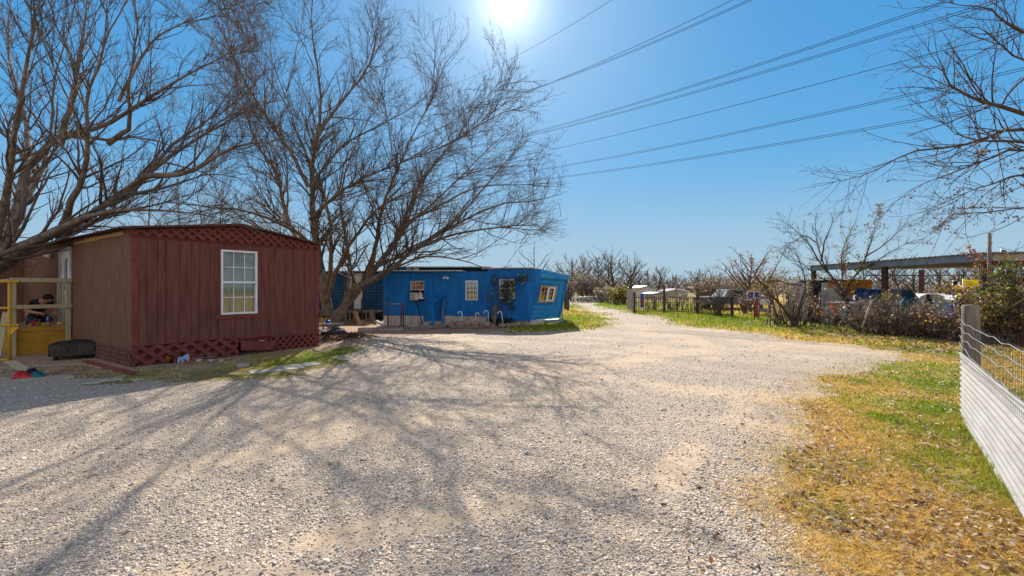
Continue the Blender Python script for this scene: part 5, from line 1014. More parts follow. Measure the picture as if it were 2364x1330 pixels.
# leafy vine on a short stake
vp = gp(1138, 19.1); vn = thing('climbing_plant', vp, 'climbing plant with blue green leaves on a leaning stake by the blue wall', 'plant')
b = MB(); b.bar((X_(1138, 19.1), 19.1, -.05), (X_(1144, 19.2), 19.25, Z_(705, 19.2)), .17, .06); b.build('stake', M['grey_wood'], vn)
r_ = np.random.default_rng(31); stems = []
for px_l in ([(1146, 740), (1148, 700), (1160, 670), (1178, 655), (1200, 645), (1214, 640)], [(1140, 735), (1143, 700), (1143, 660), (1140, 640)], [(1146, 735), (1160, 700), (1172, 690), (1180, 700)], [(1140, 730), (1132, 695), (1125, 680)], [(1146, 720), (1165, 680), (1170, 650)], [(1150, 720), (1168, 705), (1178, 680), (1186, 670)], [(1150, 745), (1162, 735), (1172, 720), (1183, 712)]):
    p = resample([P(x, y, 19.15 - .1 * k_ / 4) for k_, (x, y) in enumerate(px_l)], 9); stems.append(p)
SP, SR = np.array(stems), np.full((len(stems), 9), .012); sb = spawn(r_, SP, SR, 7, .25, (20, 70), (.2, .5), .8, 4, .2, .05, .005); v, f = tubes([(SP, SR), sb], 5); mesh_obj('stem', v, f, M['twig'], vn, True)
ap = np.concatenate([SP[:6, 3:].reshape(-1, 3), sb[0].reshape(-1, 3)]); leaf_mesh('leaves', np.repeat(ap, 3, 0), .05, .12, [[.05, .09, .07], [.07, .12, .08], [.1, .14, .06], [.28, .26, .2], [.03, .06, .06]], 'leafy', vn, 2, .5, .08)
def tuft(name, px, py, n, h, cols, label, cat, group=None, spread=.15, w_=.012):
    c = G(px, py); r_ = np.random.default_rng(px); V = []
    for i in range(n):
        a = r_.random() * 6.28; q = c[:2] + r_.normal(0, spread, 2); l = h * r_.uniform(.5, 1.1); d = np.array([math.cos(a), math.sin(a)]) * l * r_.uniform(.2, .8); e = np.array([-math.sin(a), math.cos(a)]) * w_
        V += [(*(q - e), -.02), (*(q + e), -.02), (*(q + d * .5 + e * .7), l * .75), (*(q + d), l), (*(q + d * .5 - e * .7), l * .75)]
    cols = np.array(cols); cc = np.repeat(cols[r_.integers(0, len(cols), n)] * r_.uniform(.7, 1.2, (n, 1)), 5, 0)
    o = mesh_obj(name, V, np.arange(5)[None] + (np.arange(n) * 5)[:, None], M['leafy'], col=cc); return tag(o, label, cat, group)
GRN = [[.06, .1, .04], [.09, .13, .05], [.04, .08, .04]]
tuft('grass_clump', 1136, 752, 70, .38, GRN, 'dark green strappy clump at the foot of the climbing plant', 'plant', spread=.12); tuft('grass_clump', 1165, 751, 80, .42, GRN, 'wide strappy green clump right of the climbing plant', 'plant', spread=.2)
tuft('yellow_flowers', 1133, 741, 12, .3, [[.7, .5, .02]], 'few yellow flowers beside the plant stake', 'flower', spread=.03)
# tow deck under the nose
b = MB(); b.bar((c1[0] - .62, c1[1] - .3, .14), (c1[0] + .1, c1[1] + .05, .16), .25, .14); tag(b.build('tow_deck', M['fascia']), 'low grey metal tow platform under the trailer nose', 'platform')
b = MB(); b.tube([(c1[0] + .12, c1[1] + .1, -.05), (c1[0] + .14, c1[1] + .1, 1.0)], .025, 8); tag(b.build('thin_post', M['steel'], smooth=True), 'thin grey post beside the trailer nose corner', 'post')
# ------------------------------------------------------------------ older dark blue trailer section behind the tree
DF = Fr((X_(600, 23.4), 23.4), (1, -.02)); dl = X_(892, 23.2) - X_(600, 23.4)
old = thing('rear_trailer', (*DF.w(dl * .7, -1, 0)[:2], 0), 'dark blue ribbed trailer behind the tree with white door above a deck', 'trailer')
hd = hole(DF, (814, 631), (839, 713)); zd = .53
wall_with_holes(DF, 'wall', M['blue_dark'], 0, dl, zd, 2.42, [hd], old, grooves=.13, gm=.02)
b = MB(DF); b.box(-.1, dl + .1, -2.6, .12, 2.44, 2.48); b.build('roof', M['galv'], old); b = MB(DF); b.box(0, dl, -2.5, -2.4, .0, 2.4); b.build('back_wall', M['blue_dark'], old)
u0, u1, z0, z1 = hd; b = MB(DF); b.box(u0 + .05, u1 - .05, -.05, -.01, z0, z1); d2_ = b.build('door', M['white'], old)
b = MB(DF)
for i_ in range(3):
    for j_ in range(3): a = u0 + .1 + i_ * (u1 - u0 - .2) / 3; c = z1 - .2 - j_ * .3; b.box(a + .01, a + (u1 - u0 - .2) / 3 - .01, -.008, .0, c - .28, c)
b.build('door_lights', M['blind'], d2_); b = MB(DF); b.box(u0 - .05, u0 + .05, -.04, .03, z0, z1); b.box(u1 - .05, u1 + .02, -.04, .03, z0, z1); b.build('door_frame', M['brown_iron'], d2_)
b = MB(DF); b.box(dl - 3.3, dl - .2, .05, 1.0, zd - .14, zd - .03); b.build('deck', M['grey_wood'], old)
b = MB(DF)
for k_ in range(15): b.box(dl - 3.2 + k_ * .2, dl - 3.1 + k_ * .2, .9, .94, -.05, zd - .15)
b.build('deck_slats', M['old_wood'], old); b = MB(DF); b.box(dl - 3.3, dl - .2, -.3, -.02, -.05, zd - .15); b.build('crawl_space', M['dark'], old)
# welded wire panels in front of the deck
wf = thing('wire_panel', gp(800, 21.6), 'grey welded wire fence panel with wide squares before the deck', 'fence')
b = MB(); xa, xb, Yw = X_(772, 21.6), X_(885, 21.2), 21.6
for k_ in range(12): b.tube([(xa, Yw, .08 + k_ * .15), (xb, Yw - .2, .08 + k_ * .15)], .0035, 5)
for k_ in range(16): x = xa + (xb - xa) * k_ / 15; b.tube([(x, Yw - .2 * k_ / 15, -.02), (x, Yw - .2 * k_ / 15, 1.74)], .003, 5)
b.build('mesh', M['wire'], wf); b = MB(); b.tube([(xb - 1.1, Yw - .15, -.1), (xb - 1.1, Yw - .15, 1.1)], .03, 8); b.build('post', M['black_iron'], wf, True)
# pipe gate frame
gf = thing('pipe_gate', gp(912, 18.9), 'empty rusty metal gate frame standing against the blue wall', 'gate frame'); Yg = 18.9
for a, c in (((896, 752), (896, 686)), ((926, 752), (926, 702)), ((931, 754), (931, 702))): b = MB(); b.tube([tuple(P(*a, Yg)), tuple(P(*c, Yg))], .028, 8); b.build('upright', M['brown_iron'], gf, True)
b = MB(); b.tube([tuple(P(896, 702, Yg)), tuple(P(927, 702, Yg))], .026, 8); b.build('crossbar', M['steel'], gf, True)
# scrap timber pile: every piece its own thing
def piece(a, Ya, c, Yc, wd, th, mat, label): b = MB(); b.bar(tuple(P(*a, Ya)), tuple(P(*c, Yc)), wd, th); tag(b.build('scrap_timber', M[mat], bevel=.006), label, 'timber', 'scrap timber pile')
piece((800, 746), 20.4, (818, 745), 20.4, .2, .16, 'old_wood', 'short orange brown block at the left of the scrap pile')
piece((819, 720), 20.2, (832, 755), 19.8, .16, .14, 'raw_wood', 'thick pale post standing upright in the scrap pile')
piece((855, 716), 20.3, (867, 752), 20.0, .12, .08, 'old_wood', 'brown board leaning steeply right of the upright post')
piece((869, 741), 19.6, (888, 753), 19.4, .12, .08, 'skirt', 'pale board leaning at the right end of the scrap pile')
piece((806, 750), 20.1, (862, 757), 19.9, .16, .12, 'grey_wood', 'long dark beam lying along the front of the scrap pile')
piece((824, 745), 20.6, (852, 738), 20.9, .14, .1, 'old_wood', 'brown beam lying at the back of the scrap pile')
piece((830, 742), 20.2, (852, 748), 20.2, .16, .1, 'raw_wood', 'pale split board on top of the scrap pile')
piece((850, 752), 20.0, (880, 754), 19.8, .14, .1, 'grey_wood', 'grey beam at the right foot of the scrap pile')
brick('concrete_block', 845, 764, .52, .26, .12, -6, M['concrete'], 'pale concrete block on the dirt before the scrap pile', 'block')
brick('paving_slab', 905, 762, .9, .35, .04, -4, M['concrete'], 'dark flat paving slab left of the planters', 'slab')
# folding table with junk, tyre
ft = thing('folding_table', gp(762, 17.5), 'low folding stand with crossed metal legs beside the tree', 'table'); Yt = 17.4
b = MB(); b.box(X_(740, Yt), X_(784, Yt), Yt - .25, Yt + .25, Z_(749, Yt), Z_(746, Yt)); b.build('top', M['concrete'], ft)
for a, c in (((742, 768), (784, 748)), ((752, 749), (782, 768))):
    for dy in (-.2, .2): b = MB(); b.tube([tuple(P(*a, Yt) + (0, dy, 0)), tuple(P(*c, Yt) + (0, dy, 0))], .018, 6); b.build('leg', M['steel'], ft)
b = MB(); c = P(757, 745, Yt); b.lathe(c - (0, 0, .05), [(.001, 0), (.08, .01), (.1, .06), (.085, .12), (.04, .15), (.001, .155)], 14); tag(b.build('blue_helmet', M['bluep'], smooth=True), 'shiny blue helmet on the folding stand', 'helmet')
bx_ = thing('birdhouse', P(747, 748, 18), 'small wooden birdhouse with dark round hole beside the trunk', 'birdhouse'); 
b = MB(); b.box(X_(740, 18), X_(752, 18), 17.9, 18.1, Z_(745, 18), Z_(731, 18)); b.build('box', M['raw_wood'], bx_); b = MB(); b.lathe(P(749.5, 733, 17.895), [(.001, 0), (.035, 0), (.035, .01), (.001, .011)], 12, axis=(0, -1, 0)); b.build('hole', M['black'], bx_)
b = MB(); b.box(X_(739, 18), X_(753, 18), 17.86, 18.14, Z_(731, 18) + .002, Z_(729, 18)); b.build('lid', M['dark'], bx_); b = MB(); b.tube([tuple(P(746, 764, 18)), tuple(P(746, 745, 18))], .04, 8); b.build('post', M['grey_wood'], bx_)
g_ = G(770, 776); b = MB(); R0, r0 = .29, .115
b.lathe((g_[0], g_[1], .11), [(R0 - .1, -.06), (R0 - .03, -.1), (R0 + .05, -.1), (R0 + .1, -.05), (R0 + .1, .05), (R0 + .05, .1), (R0 - .03, .1), (R0 - .1, .06), (R0 - .085, .03), (R0 - .02, .06), (R0 - .02, -.06), (R0 - .085, -.03), (R0 - .1, -.06)], 28, caps=False)
ty = tag(b.build('tyre', M['rubber'], smooth=True), 'black car tyre lying flat on the dirt behind red house', 'tyre'); ty.rotation_euler = (R(4), R(-5), 0)
# ------------------------------------------------------------------ near fence on the right: post, wire, corrugated skirt
A_ = np.array([5.575, 5.63]); B_ = np.array([3.05, 2.55]); CF = Fr(A_, B_ - A_); 
if np.dot(CF.dn, -A_) < 0: CF.dn = -CF.dn
CLn = float(np.linalg.norm(B_ - A_)) + 2.5
nf = thing('corner_fence', (A_[0], A_[1], 0), 'corrugated metal skirted wire fence with round wooden corner post', 'fence')
b = MB(); b.lathe((5.795, 5.745, 0), [(.094, -.1), (.093, .3), (.09, .8), (.086, 1.37), (.08, 1.385), (.001, 1.39)], 20); b.build('post', M['grey_wood'], nf, True)
nz_ = 150; zz = np.linspace(-.0, .775, nz_); ux = np.linspace(-.02, CLn, 60); Vp = []
for u in ux:
    for z in zz:
        zt = z * (1.0 + .035 * u / 3.9) + .018 * (u > .5) * math.sin(u * 1.3) * (1 - z); n_ = .013 * math.sin(2 * math.pi * z / .0665) + .004 * math.sin(u * 2.1)
        Vp.append(CF.w(u, n_ + .012, zt + .0))
Vp = np.array(Vp); i, j = np.meshgrid(np.arange(59), np.arange(nz_ - 1), indexing='ij'); Fq = np.stack([i * nz_ + j, (i + 1) * nz_ + j, (i + 1) * nz_ + j + 1, i * nz_ + j + 1], -1).reshape(-1, 4)
cs = mesh_obj('corrugated_sheet', Vp, Fq, M['corr'], nf, True); so = cs.modifiers.new('th', 'SOLIDIFY'); so.thickness = .0025
b = MB(CF); b.tube([(u, .016, .787 + .028 * u / 3.9 + .004 * math.sin(u * 2.1)) for u in np.linspace(-.02, CLn, 14)], .017, 8); b.build('top_roll', M['corr'], nf, True)
for k, (z, amp) in enumerate([(1.19, .012), (1.09, .014), (.985, .018), (.9, .016)]):
    b = MB(CF); pts = []
    for u in np.linspace(-.06, CLn, 70): e_ = math.exp(-max(u, 0) * 2.2); pts.append((u, .022 + .0 * u, z + .035 * e_ - .02 + amp * math.sin(u * 9 + k) * (.5 + .5 * math.sin(u * 3.1)) - .05 * min(u / 1.2, 1) * (k == 3)))
    b.tube(pts, .0042, 6); b.build('strand', M['wire'], nf, True)
b = MB(CF)
for k in range(64): u = .14 + k * .058; b.tube([(u, .02, .7), (u, .02, 1.2)], .0012, 4)
b.build('mesh_wire', M['wire'], nf)
mf = thing('mesh_fence', (9, 7.5, 0), 'thin rusty wire mesh fence running behind the corner post', 'fence'); MF = Fr((5.75, 5.85), (5.2, 1.9))
b = MB(MF)
for k in range(70): b.tube([(.1 + k * .075, 0, -.02), (.1 + k * .075, 0, .98)], .0022, 4)
for k in range(7): b.tube([(0, 0, .06 + k * .15), (5.5, 0, .06 + k * .15)], .002, 4)
b.build('mesh', M['brown_iron'], mf); 
for u in (2.6, 5.4): b = MB(MF); b.tube([(u, 0, -.1), (u, 0, 1.15)], .025, 8); b.build('post', M['brown_iron'], mf, True)
# ------------------------------------------------------------------ power lines
WD = np.array([-.63, 1.0]); WL = [((1400, 8), (1130, 160), 62, 1, 'single thin overhead wire, highest and nearest the sun'), ((1735, 1), (1205, 216), 40, 2, 'overhead wire pair below the sun, second bundle down'), ((1690, 1), (1215, 212), 44, 1, 'faint single overhead wire above the second bundle'),
    ((2195, 3), (1250, 302), 30, 2, 'overhead wire pair crossing the upper right sky, third bundle'), ((2250, 22), (1232, 312), 30, 2, 'overhead wire pair just under the third bundle'), ((2364, 66), (1215, 358), 30, 1, 'single overhead wire in the middle of the right sky'), ((2364, 162), (1265, 390), 30, 2, 'overhead wire pair second from the bottom'), ((2364, 236), (1230, 418), 30, 2, 'lowest overhead wire pair in the right sky')]
for i, (pa, pb, Y1, nn_, lab) in enumerate(WL):
    ka, kb = (pa[0] - CX) / F, (pb[0] - CX) / F; k = Y1 * (ka - kb) / (.63 + kb)
    p = P(*pa, Y1); q = P(*pb, Y1 + k); d = q - p; t = thing('power_line', (p[0], p[1], 0), lab, 'wire', 'overhead power lines')
    for m_ in range(nn_):
        b = MB(); pts = []
        for s_ in np.linspace(-.7, 2.2, 24): r_ = p + d * s_; pts.append((r_[0], r_[1] , r_[2] + .16 * m_ - (.8 * (1 - (2 * np.clip(s_, -.7, 2.2) - 1) ** 2)) * .5))
        b.tube(pts, .02 if nn_ == 2 else .024, 6); b.build('cable', M['cable'], t, True)
# ------------------------------------------------------------------ carport
cp = thing('carport', (17, 17, 0), 'open carport with corrugated metal roof on brown steel posts', 'carport'); cx0, cx1, cy0, cy1 = 14.05, 22.5, 13.35, 21.4; rz = 2.4
b = MB(); 
n_ = 44; vs = []; step = (cy1 - cy0 + .3) / (n_ * 4)
for i in range(n_ * 4 + 1):
    y = cy0 - .15 + i * step; h = .03 if i % 4 in (1, 2) else 0
    vs += [(cx0 - .12, y, rz + .225 + h), (cx1, y, rz + .225 + h + .12), (cx0 - .12, y, rz + .221 + h), (cx1, y, rz + .221 + h + .12)]
fs = []
for i in range(n_ * 4): a, c = 4 * i, 4 * i + 4; fs += [(a, c, c + 1, a + 1), (a + 2, a + 3, c + 3, c + 2), (a, a + 2, c + 2, c)]
b.add(vs, fs); b.build('roof', M['tan_tin'], cp)
b = MB(); b.box(cx0 - .03, cx0 + .03, cy0, cy1, rz, rz + .215); b.box(cx0 + .03, cx0 + .09, cy0, cy1, rz, rz + .03); b.build('fascia', M['fascia'], cp)
b = MB(); b.box(cx0, cx1, cy0 - .06, cy0 - .002, rz + .0, rz + .21); b.build('fascia', M['tan_tin'], cp)
b = MB()
for k in range(6): x = cx0 + 1.4 + k * 1.35; b.box(x, x + .06, cy0, cy1, rz + .02 + k * .02, rz + .2 + k * .02)
b.build('purlin', M['tan_tin'], cp)
for x, y in ((cx0 + .05, cy1 - .15), (cx0 + .05, 17.2), (cx0 + .08, 13.5), (19.9, 22.1)): b = MB(); b.box(x - .08, x + .08, y - .08, y + .08, -.1, rz - .002 if y < 22 else 2.5); b.build('post', M['brown_iron'], cp, bevel=.01)
b = MB(); b.box(15.2, 21, 19.5, 19.55, 2.12, 2.16); b.build('hanging_bar', M['grey_wood'], cp); b = MB(); b.tube([(19.0, 19.52, 2.12), (19.02, 19.52, 1.7), (19.15, 19.52, 1.5), (19.3, 19.52, 1.68), (19.32, 19.52, 2.12)], .012, 6); b.build('hanging_cord', M['black'], cp, True)
pole('pipe_pole', (2284, 700), (2284, 538), 13.25, 13.25, .045, M['grey_wood'], 'dark pole rising above the carport corner post', 'pole')
# orange plank shed under the carport
sh = thing('plank_shed', (16.2, 21, 0), 'orange plank shed wall with pale door behind the vines', 'shed'); sx0, sx1, sY = X_(1898, 20.6), X_(2012, 20.6), 20.6
du_, dv_ = X_(1912, sY), X_(1953, sY); b = MB(); x = sx0 + .28
while x < sx1: 
    if not (du_ - .1 < x < dv_): b.box(x, x + .135, sY, sY + .04, -.05, 1.98)
    else: b.box(x, x + .135, sY, sY + .04, 1.62, 1.98)
    x += .142
b.build('plank_wall', M['orange_wood'], sh); b = MB(); b.box(sx0, sx1, sY + .05, sY + 1.8, -.05, 1.95); b.build('shed_body', M['dark'], sh)
b = MB(); b.box(du_, dv_, sY - .02, sY + .03, 0, 1.62); b.build('door', M['white_dirty'], sh); b = MB(); b.box(sx0 + .0, sx0 + .26, sY - .01, sY + .04, -.05, 1.85); b.build('metal_strip', M['galv'], sh)
b = MB(); b.box(X_(1975, sY), X_(1998, sY), sY - .02, sY - .005, 1.25, 1.6); b.build('blue_panel', M['blue_dark'], sh)
# corrugated sheet wall
cw = thing('sheet_wall', gp(1850, 21.5), 'weathered vertical corrugated sheet metal wall behind the shrubs', 'wall'); wa, wb_ = X_(1815, 22), X_(1886, 21.4); b = MB(); n_ = 90; vs = []
for i in range(n_ + 1): x = wa + (wb_ - wa) * i / n_; y = 22 - .6 * i / n_ + .03 * math.sin(i * 2.1); vs += [(x, y, -.1), (x, y, 1.85), (x, y + .004, -.1), (x, y + .004, 1.85)]
b.add(vs, [f for i in range(n_) for f in ((4 * i, 4 * i + 4, 4 * i + 5, 4 * i + 1), (4 * i + 2, 4 * i + 3, 4 * i + 7, 4 * i + 6))]); b.build('sheet', M['galv'], cw, True); b = MB(); b.box(wa, wb_, 22.05, 22.12, 1.3, 1.4); b.build('back_rail', M['grey_wood'], cw)
# ---- vehicles behind the vines
def car(name, c, yaw, L_, W_, prof, glassp, mat, label, cat, wheels=(.2, .8), roofw=.8):
    f_ = Fr(c[:2], (math.cos(yaw), math.sin(yaw))); t = thing(name, c, label, cat); b = MB(f_); k = len(prof); vs = []
    zmid = .95
    for s_ in (-1, 1):
        for u, z in prof: wdt = W_ / 2 * (1 if z < zmid else 1 - (1 - roofw) * min(1, (z - zmid) / .6)); vs.append(f_.w((u - .5) * L_, s_ * wdt, z))
    b.add(vs, [tuple(range(k)), tuple(range(2 * k - 1, k - 1, -1))] + [(i, (i + 1) % k, k + (i + 1) % k, k + i) for i in range(k)]); b.build('body', mat, t, bevel=.05)
    for s_ in (-1, 1):
        for g_ in glassp:
            b = MB(f_); pts = []
            for o_ in (.002, .012):
                for u, z in g_: wdt = W_ / 2 * (1 if z < zmid else 1 - (1 - roofw) * min(1, (z - zmid) / .6)); pts.append(f_.w((u - .5) * L_, s_ * (wdt + o_), z))
            m_ = len(g_); b.add(pts, [tuple(range(m_)), tuple(range(2 * m_ - 1, m_ - 1, -1))] + [(i, (i + 1) % m_, m_ + (i + 1) % m_, m_ + i) for i in range(m_)]); b.build('side_window', M['blue_dark'] if mat is M['car_silver'] else M['black'], t)
        for wu in wheels:
            ax = np.array([*f_.dn, 0]) * s_; cc = np.array(f_.w((wu - .5) * L_, s_ * (W_ / 2 - .18), .33)); b = MB(); b.lathe(cc, [(.001, -.02), (.33, -.02), (.34, .02), (.34, .18), (.31, .2), (.2, .2), (.19, .17), (.001, .17)], 20, axis=ax); wh = b.build('wheel', M['rubber'], t, True)
            b = MB(); b.lathe(cc, [(.001, .175), (.18, .172), (.17, .19), (.05, .2), (.001, .2)], 16, axis=ax); b.build('rim', M['steel'], wh, True)
    return t, f_
pk, pf_ = car('old_pickup', (15.5, 18.9, -.3), R(8), 4.0, 1.8, [(0, .4), (.02, .85), (.0, 1.0), (.3, 1.05), (.42, 1.55), (.62, 1.58), (.68, 1.05), (1, 1.02), (1, .4), (.5, .35)], [[(.46, 1.05), (.48, 1.48), (.6, 1.5), (.64, 1.05)]], M['car_silver'], 'old silver pickup parked under the carport behind the vines', 'truck')
b = MB(pf_); b.add([pf_.w((u - .5) * 5, n_, z) for u, n_, z in ((.3, -.7, 1.08), (.3, .7, 1.08), (.415, .66, 1.53), (.415, -.66, 1.53), (.292, -.7, 1.09), (.292, .7, 1.09), (.407, .66, 1.54), (.407, -.66, 1.54))], [(0, 1, 2, 3), (7, 6, 5, 4), (0, 4, 5, 1), (1, 5, 6, 2), (2, 6, 7, 3), (3, 7, 4, 0)]); b.build('windscreen', M['blue_dark'], pk)
for s_ in (-.65, .65): b = MB(); b.lathe(pf_.w(-2.5, s_, .78), [(.001, -.01), (.1, 0), (.09, .03), (.001, .035)], 14, axis=tuple(-pf_.du) + (0,)); b.build('headlight', M['white'], pk, True)
car('rusty_truck', gp(1690, 34), R(8), 5.2, 1.8, [(0, .4), (0, .95), (.28, 1.0), (.36, 1.5), (.58, 1.52), (.64, 1.0), (1, 1.0), (1, .4)], [[(.38, 1.03), (.41, 1.42), (.55, 1.43), (.6, 1.03)]], M['truck_grey'], 'grey blue truck behind the fence near the red post', 'truck')
car('white_car', gp(2205, 21), R(5), 4.4, 1.75, [(0, .4), (0, .8), (.22, .92), (.36, 1.32), (.66, 1.34), (.82, .95), (1, .85), (1, .4)], [[(.28, .95), (.38, 1.25), (.64, 1.27), (.74, .97)]], M['car_white'], 'white car low behind the vines right of the pickup', 'car')
# white boat with canopy
bt = thing('covered_boat', gp(2150, 19.5), 'white boat with curved shell standing behind the vine hedge', 'boat'); bY = 19.6; pts = []; b = MB()
prof = [(2118, 694), (2128, 684), (2140, 679), (2152, 678), (2165, 679), (2178, 682), (2184, 686), (2176, 692), (2166, 700), (2158, 706), (2130, 706)]
poly = [(X_(a, bY), Z_(c, bY)) for a, c in prof][::-1]; b.prism(poly, bY, bY + 1.5); b.build('shell', M['car_white'], bt, bevel=.06)
b = MB(); b.prism([(X_(a, bY), Z_(c, bY)) for a, c in ((2170, 691), (2208, 694), (2208, 697), (2172, 694))][::-1], bY - .2, bY + .8); b.build('deck', M['car_white'], bt, bevel=.02); b = MB(); b.box(X_(2122, bY), X_(2205, bY), bY + .1, bY + 1.3, .55, Z_(704, bY)); b.build('hull', M['car_white'], bt, bevel=.1)
b = MB(); b.box(X_(2130, bY), X_(2200, bY), bY + .4, bY + 1.0, -.02, .55); b.build('trailer_frame', M['brown_iron'], bt)
b = MB(); b.tube([(X_(2145, bY), bY - .02, Z_(703, bY)), (X_(2150, bY), bY - .02, Z_(690, bY)), (X_(2152, bY), bY - .02, Z_(679, bY))], .012, 6); b.build('seam', M['steel'], bt)
# blue tarp and bags
for i, (px, py, Y, rx, h, m_, lab) in enumerate([(2215, 712, 14.6, .28, .5, 'bluep', 'crumpled blue tarp behind the corner post'), (2143, 712, 15.6, .2, .6, 'tex_blue', 'dark blue bag on the hedge beside rusty stake'), (2090, 706, 15.8, .25, .4, 'teal', 'teal green crumpled sheet on the old pickup bonnet'), (2172, 708, 15.2, .35, .35, 'flag_white', 'crumpled white plastic sheet lying on top of the vines'), (2192, 714, 14.8, .25, .3, 'sky_blue', 'pale blue plastic bag caught in the vines beside post')]):
    c = P(px, py, Y); cloth_lump('tarp', (c[0], c[1], c[2] - h * .5), rx, rx * .8, h, M[m_], 20 + i); o = bpy.data.objects[[q.name for q in bpy.data.objects if q.name.startswith('tarp')][-1]]; tag(o, lab, 'tarp')
# ---- flags
def flag(name, px0, py0, px1, py1, Y, cells, mats, label, pole_to=None, wave=.06, seed=0, skew=0.):
    x0, x1 = X_(px0, Y), X_(px1, Y); z1, z0 = Z_(py0, Y), Z_(py1, Y); t = thing(name, (x0, Y, 0), label, 'flag', 'flags beyond the carport'); nx, nz2 = 24, 12; vs, fs, fm = [], [], []
    for i in range(nx + 1):
        for j in range(nz2 + 1):
            u, v = i / nx, j / nz2; vs.append((x0 + (x1 - x0) * u, Y + wave * math.sin(u * 9 + seed + v) * (.3 + u), z0 + (z1 - z0) * v - skew * u * u + .03 * math.sin(u * 7 + seed)))
    for i in range(nx):
        for j in range(nz2): a = i * (nz2 + 1) + j; fs.append((a, a + nz2 + 1, a + nz2 + 2, a + 1)); fm.append(cells((i + .5) / nx, (j + .5) / nz2))
    b = MB(); b.add(vs, fs); b.fm = fm; o = b.build('cloth', None, t, True, mats=[M[m_] for m_ in mats]); so_ = o.modifiers.new('th', 'SOLIDIFY'); so_.thickness = .002
    b = MB(); b.tube([(x0 - .012, Y, -.05 if pole_to is None else pole_to), (x0 - .012, Y, z1 + .08)], .014, 6); b.build('pole', M['steel'], t, True); return t, (x0, x1, z0, z1)
ft_, (x0, x1, z0, z1) = flag('state_flag', 2200, 651, 2232, 668, 24, lambda u, v: 0 if u < .34 else (1 if v > .5 else 2), ['tex_blue', 'flag_white', 'flag_red'], 'blue, white and red flag with a single white star', skew=.1, wave=.05)
sc_ = ((x0 + (x1 - x0) * .17), (z0 + z1) / 2); st = [(sc_[0] + (.085 if k % 2 == 0 else .034) * math.sin(k * math.pi / 5), sc_[1] + (.085 if k % 2 == 0 else .034) * math.cos(k * math.pi / 5)) for k in range(10)][::-1]
b = MB(); b.prism(st, 23.9, 23.93); b.build('star', M['flag_white'], ft_)
fy, (x0, x1, z0, z1) = flag('yellow_flag', 2223, 645, 2258, 661, 23.5, lambda u, v: 0, ['flag_yellow'], 'bright yellow flag with dark coiled emblem', skew=.06, wave=.05, seed=2)
b = MB(); cxx, czz = x0 + (x1 - x0) * .38, z0 + (z1 - z0) * .45; b.tube([(cxx + .1 * math.cos(a) * (1 - a / 16), 23.4, czz - .05 + .018 * a + .03 * math.sin(a)) for a in np.linspace(0, 9, 24)], .011, 5); b.tube([(cxx - .14, 23.4, czz - .11), (cxx + .14, 23.4, czz - .11)], .01, 5); b.build('emblem', M['black'], fy)
fb, (x0, x1, z0, z1) = flag('blue_flag', 2313, 626, 2329, 648, 17, lambda u, v: 0, ['cloth_blue'], 'light blue flag with pale round emblem under the carport edge', skew=.0, wave=.04, seed=1)
b = MB(); b.lathe(((x0 + x1) / 2, 16.92, (z0 + z1) / 2), [(.001, 0), (.055, 0), (.055, .008), (.001, .009)], 14, axis=(0, -1, 0)); b.tube([((x0 + x1) / 2 - .07, 16.9, (z0 + z1) / 2 - .07), ((x0 + x1) / 2 + .07, 16.9, (z0 + z1) / 2 + .07)], .01, 5); b.build('emblem', M['orange_wood'], fb)
flag('red_flag', 2324, 638, 2336, 650, 17.4, lambda u, v: 0 if int(v * 4 + u * 3) % 2 else 1, ['flag_red', 'orange'], 'small red and orange flag beside the blue flag', seed=4, wave=.04)
flag('red_banner', 2345, 640, 2372, 654, 16.5, lambda u, v: 0 if v < .7 else 1, ['flag_red', 'flag_white'], 'red and white banner at the far right behind the ivy', seed=3, wave=.04)
flag('navy_flag', 2311, 577, 2330, 588, 26, lambda u, v: 0 if u < .7 else (1 if int(v * 6) % 2 else 2), ['tex_blue', 'flag_white', 'flag_red'], 'dark navy flag showing above the carport roof', skew=.25, seed=5)
# ---- red post, framed window, items by the fence
b = MB(); b.box(X_(1745, 24), X_(1751, 24), 24, 24.1, -.1, Z_(693, 24)); b.box(X_(1738, 24), X_(1754, 24), 23.98, 24.12, Z_(693, 24) + .002, Z_(690, 24)); tag(b.build('red_post', M['redp']), 'bright red T shaped post behind the dark thin trunks', 'post')
wfm = thing('old_window_frame', gp(1752, 27), 'white framed window panel standing among the junk', 'window'); xa, xb, za, zb_ = X_(1725, 27), X_(1756, 27), Z_(692, 27), Z_(672, 27); b = MB()
for a in ((xa, xb, za, za + .05), (xa, xb, zb_ - .05, zb_), (xa, xa + .05, za + .05, zb_ - .05), (xb - .05, xb, za + .05, zb_ - .05), ((xa + xb) / 2 - .02, (xa + xb) / 2 + .02, za + .05, zb_ - .05)): b.box(a[0], a[1], 27, 27.06, a[2], a[3])
b.build('frame', M['white'], wfm); b = MB(); b.box(xa + .05, xb - .05, 27.03, 27.04, za + .05, zb_ - .05); b.build('pane', M['blue_dark'], wfm); b = MB(); b.box(xa - .05, xb + .6, 26.98, 27.5, za - .06, za - .001); b.build('sill', M['white_dirty'], wfm)
for x in (xa, xb + .5): b = MB(); b.box(x, x + .07, 27.05, 27.12, -.05, za - .061); b.build('leg', M['grey_wood'], wfm)
jt = thing('white_rack', gp(1765, 25.5), 'white metal rack with low shelf beside the red post', 'rack'); xa, xb = X_(1752, 25.5), X_(1779, 25.5)
for x in (xa, xb): b = MB(); b.box(x - .025, x + .025, 25.5, 25.55, -.05, Z_(703, 25.5)); b.build('leg', M['white'], jt)
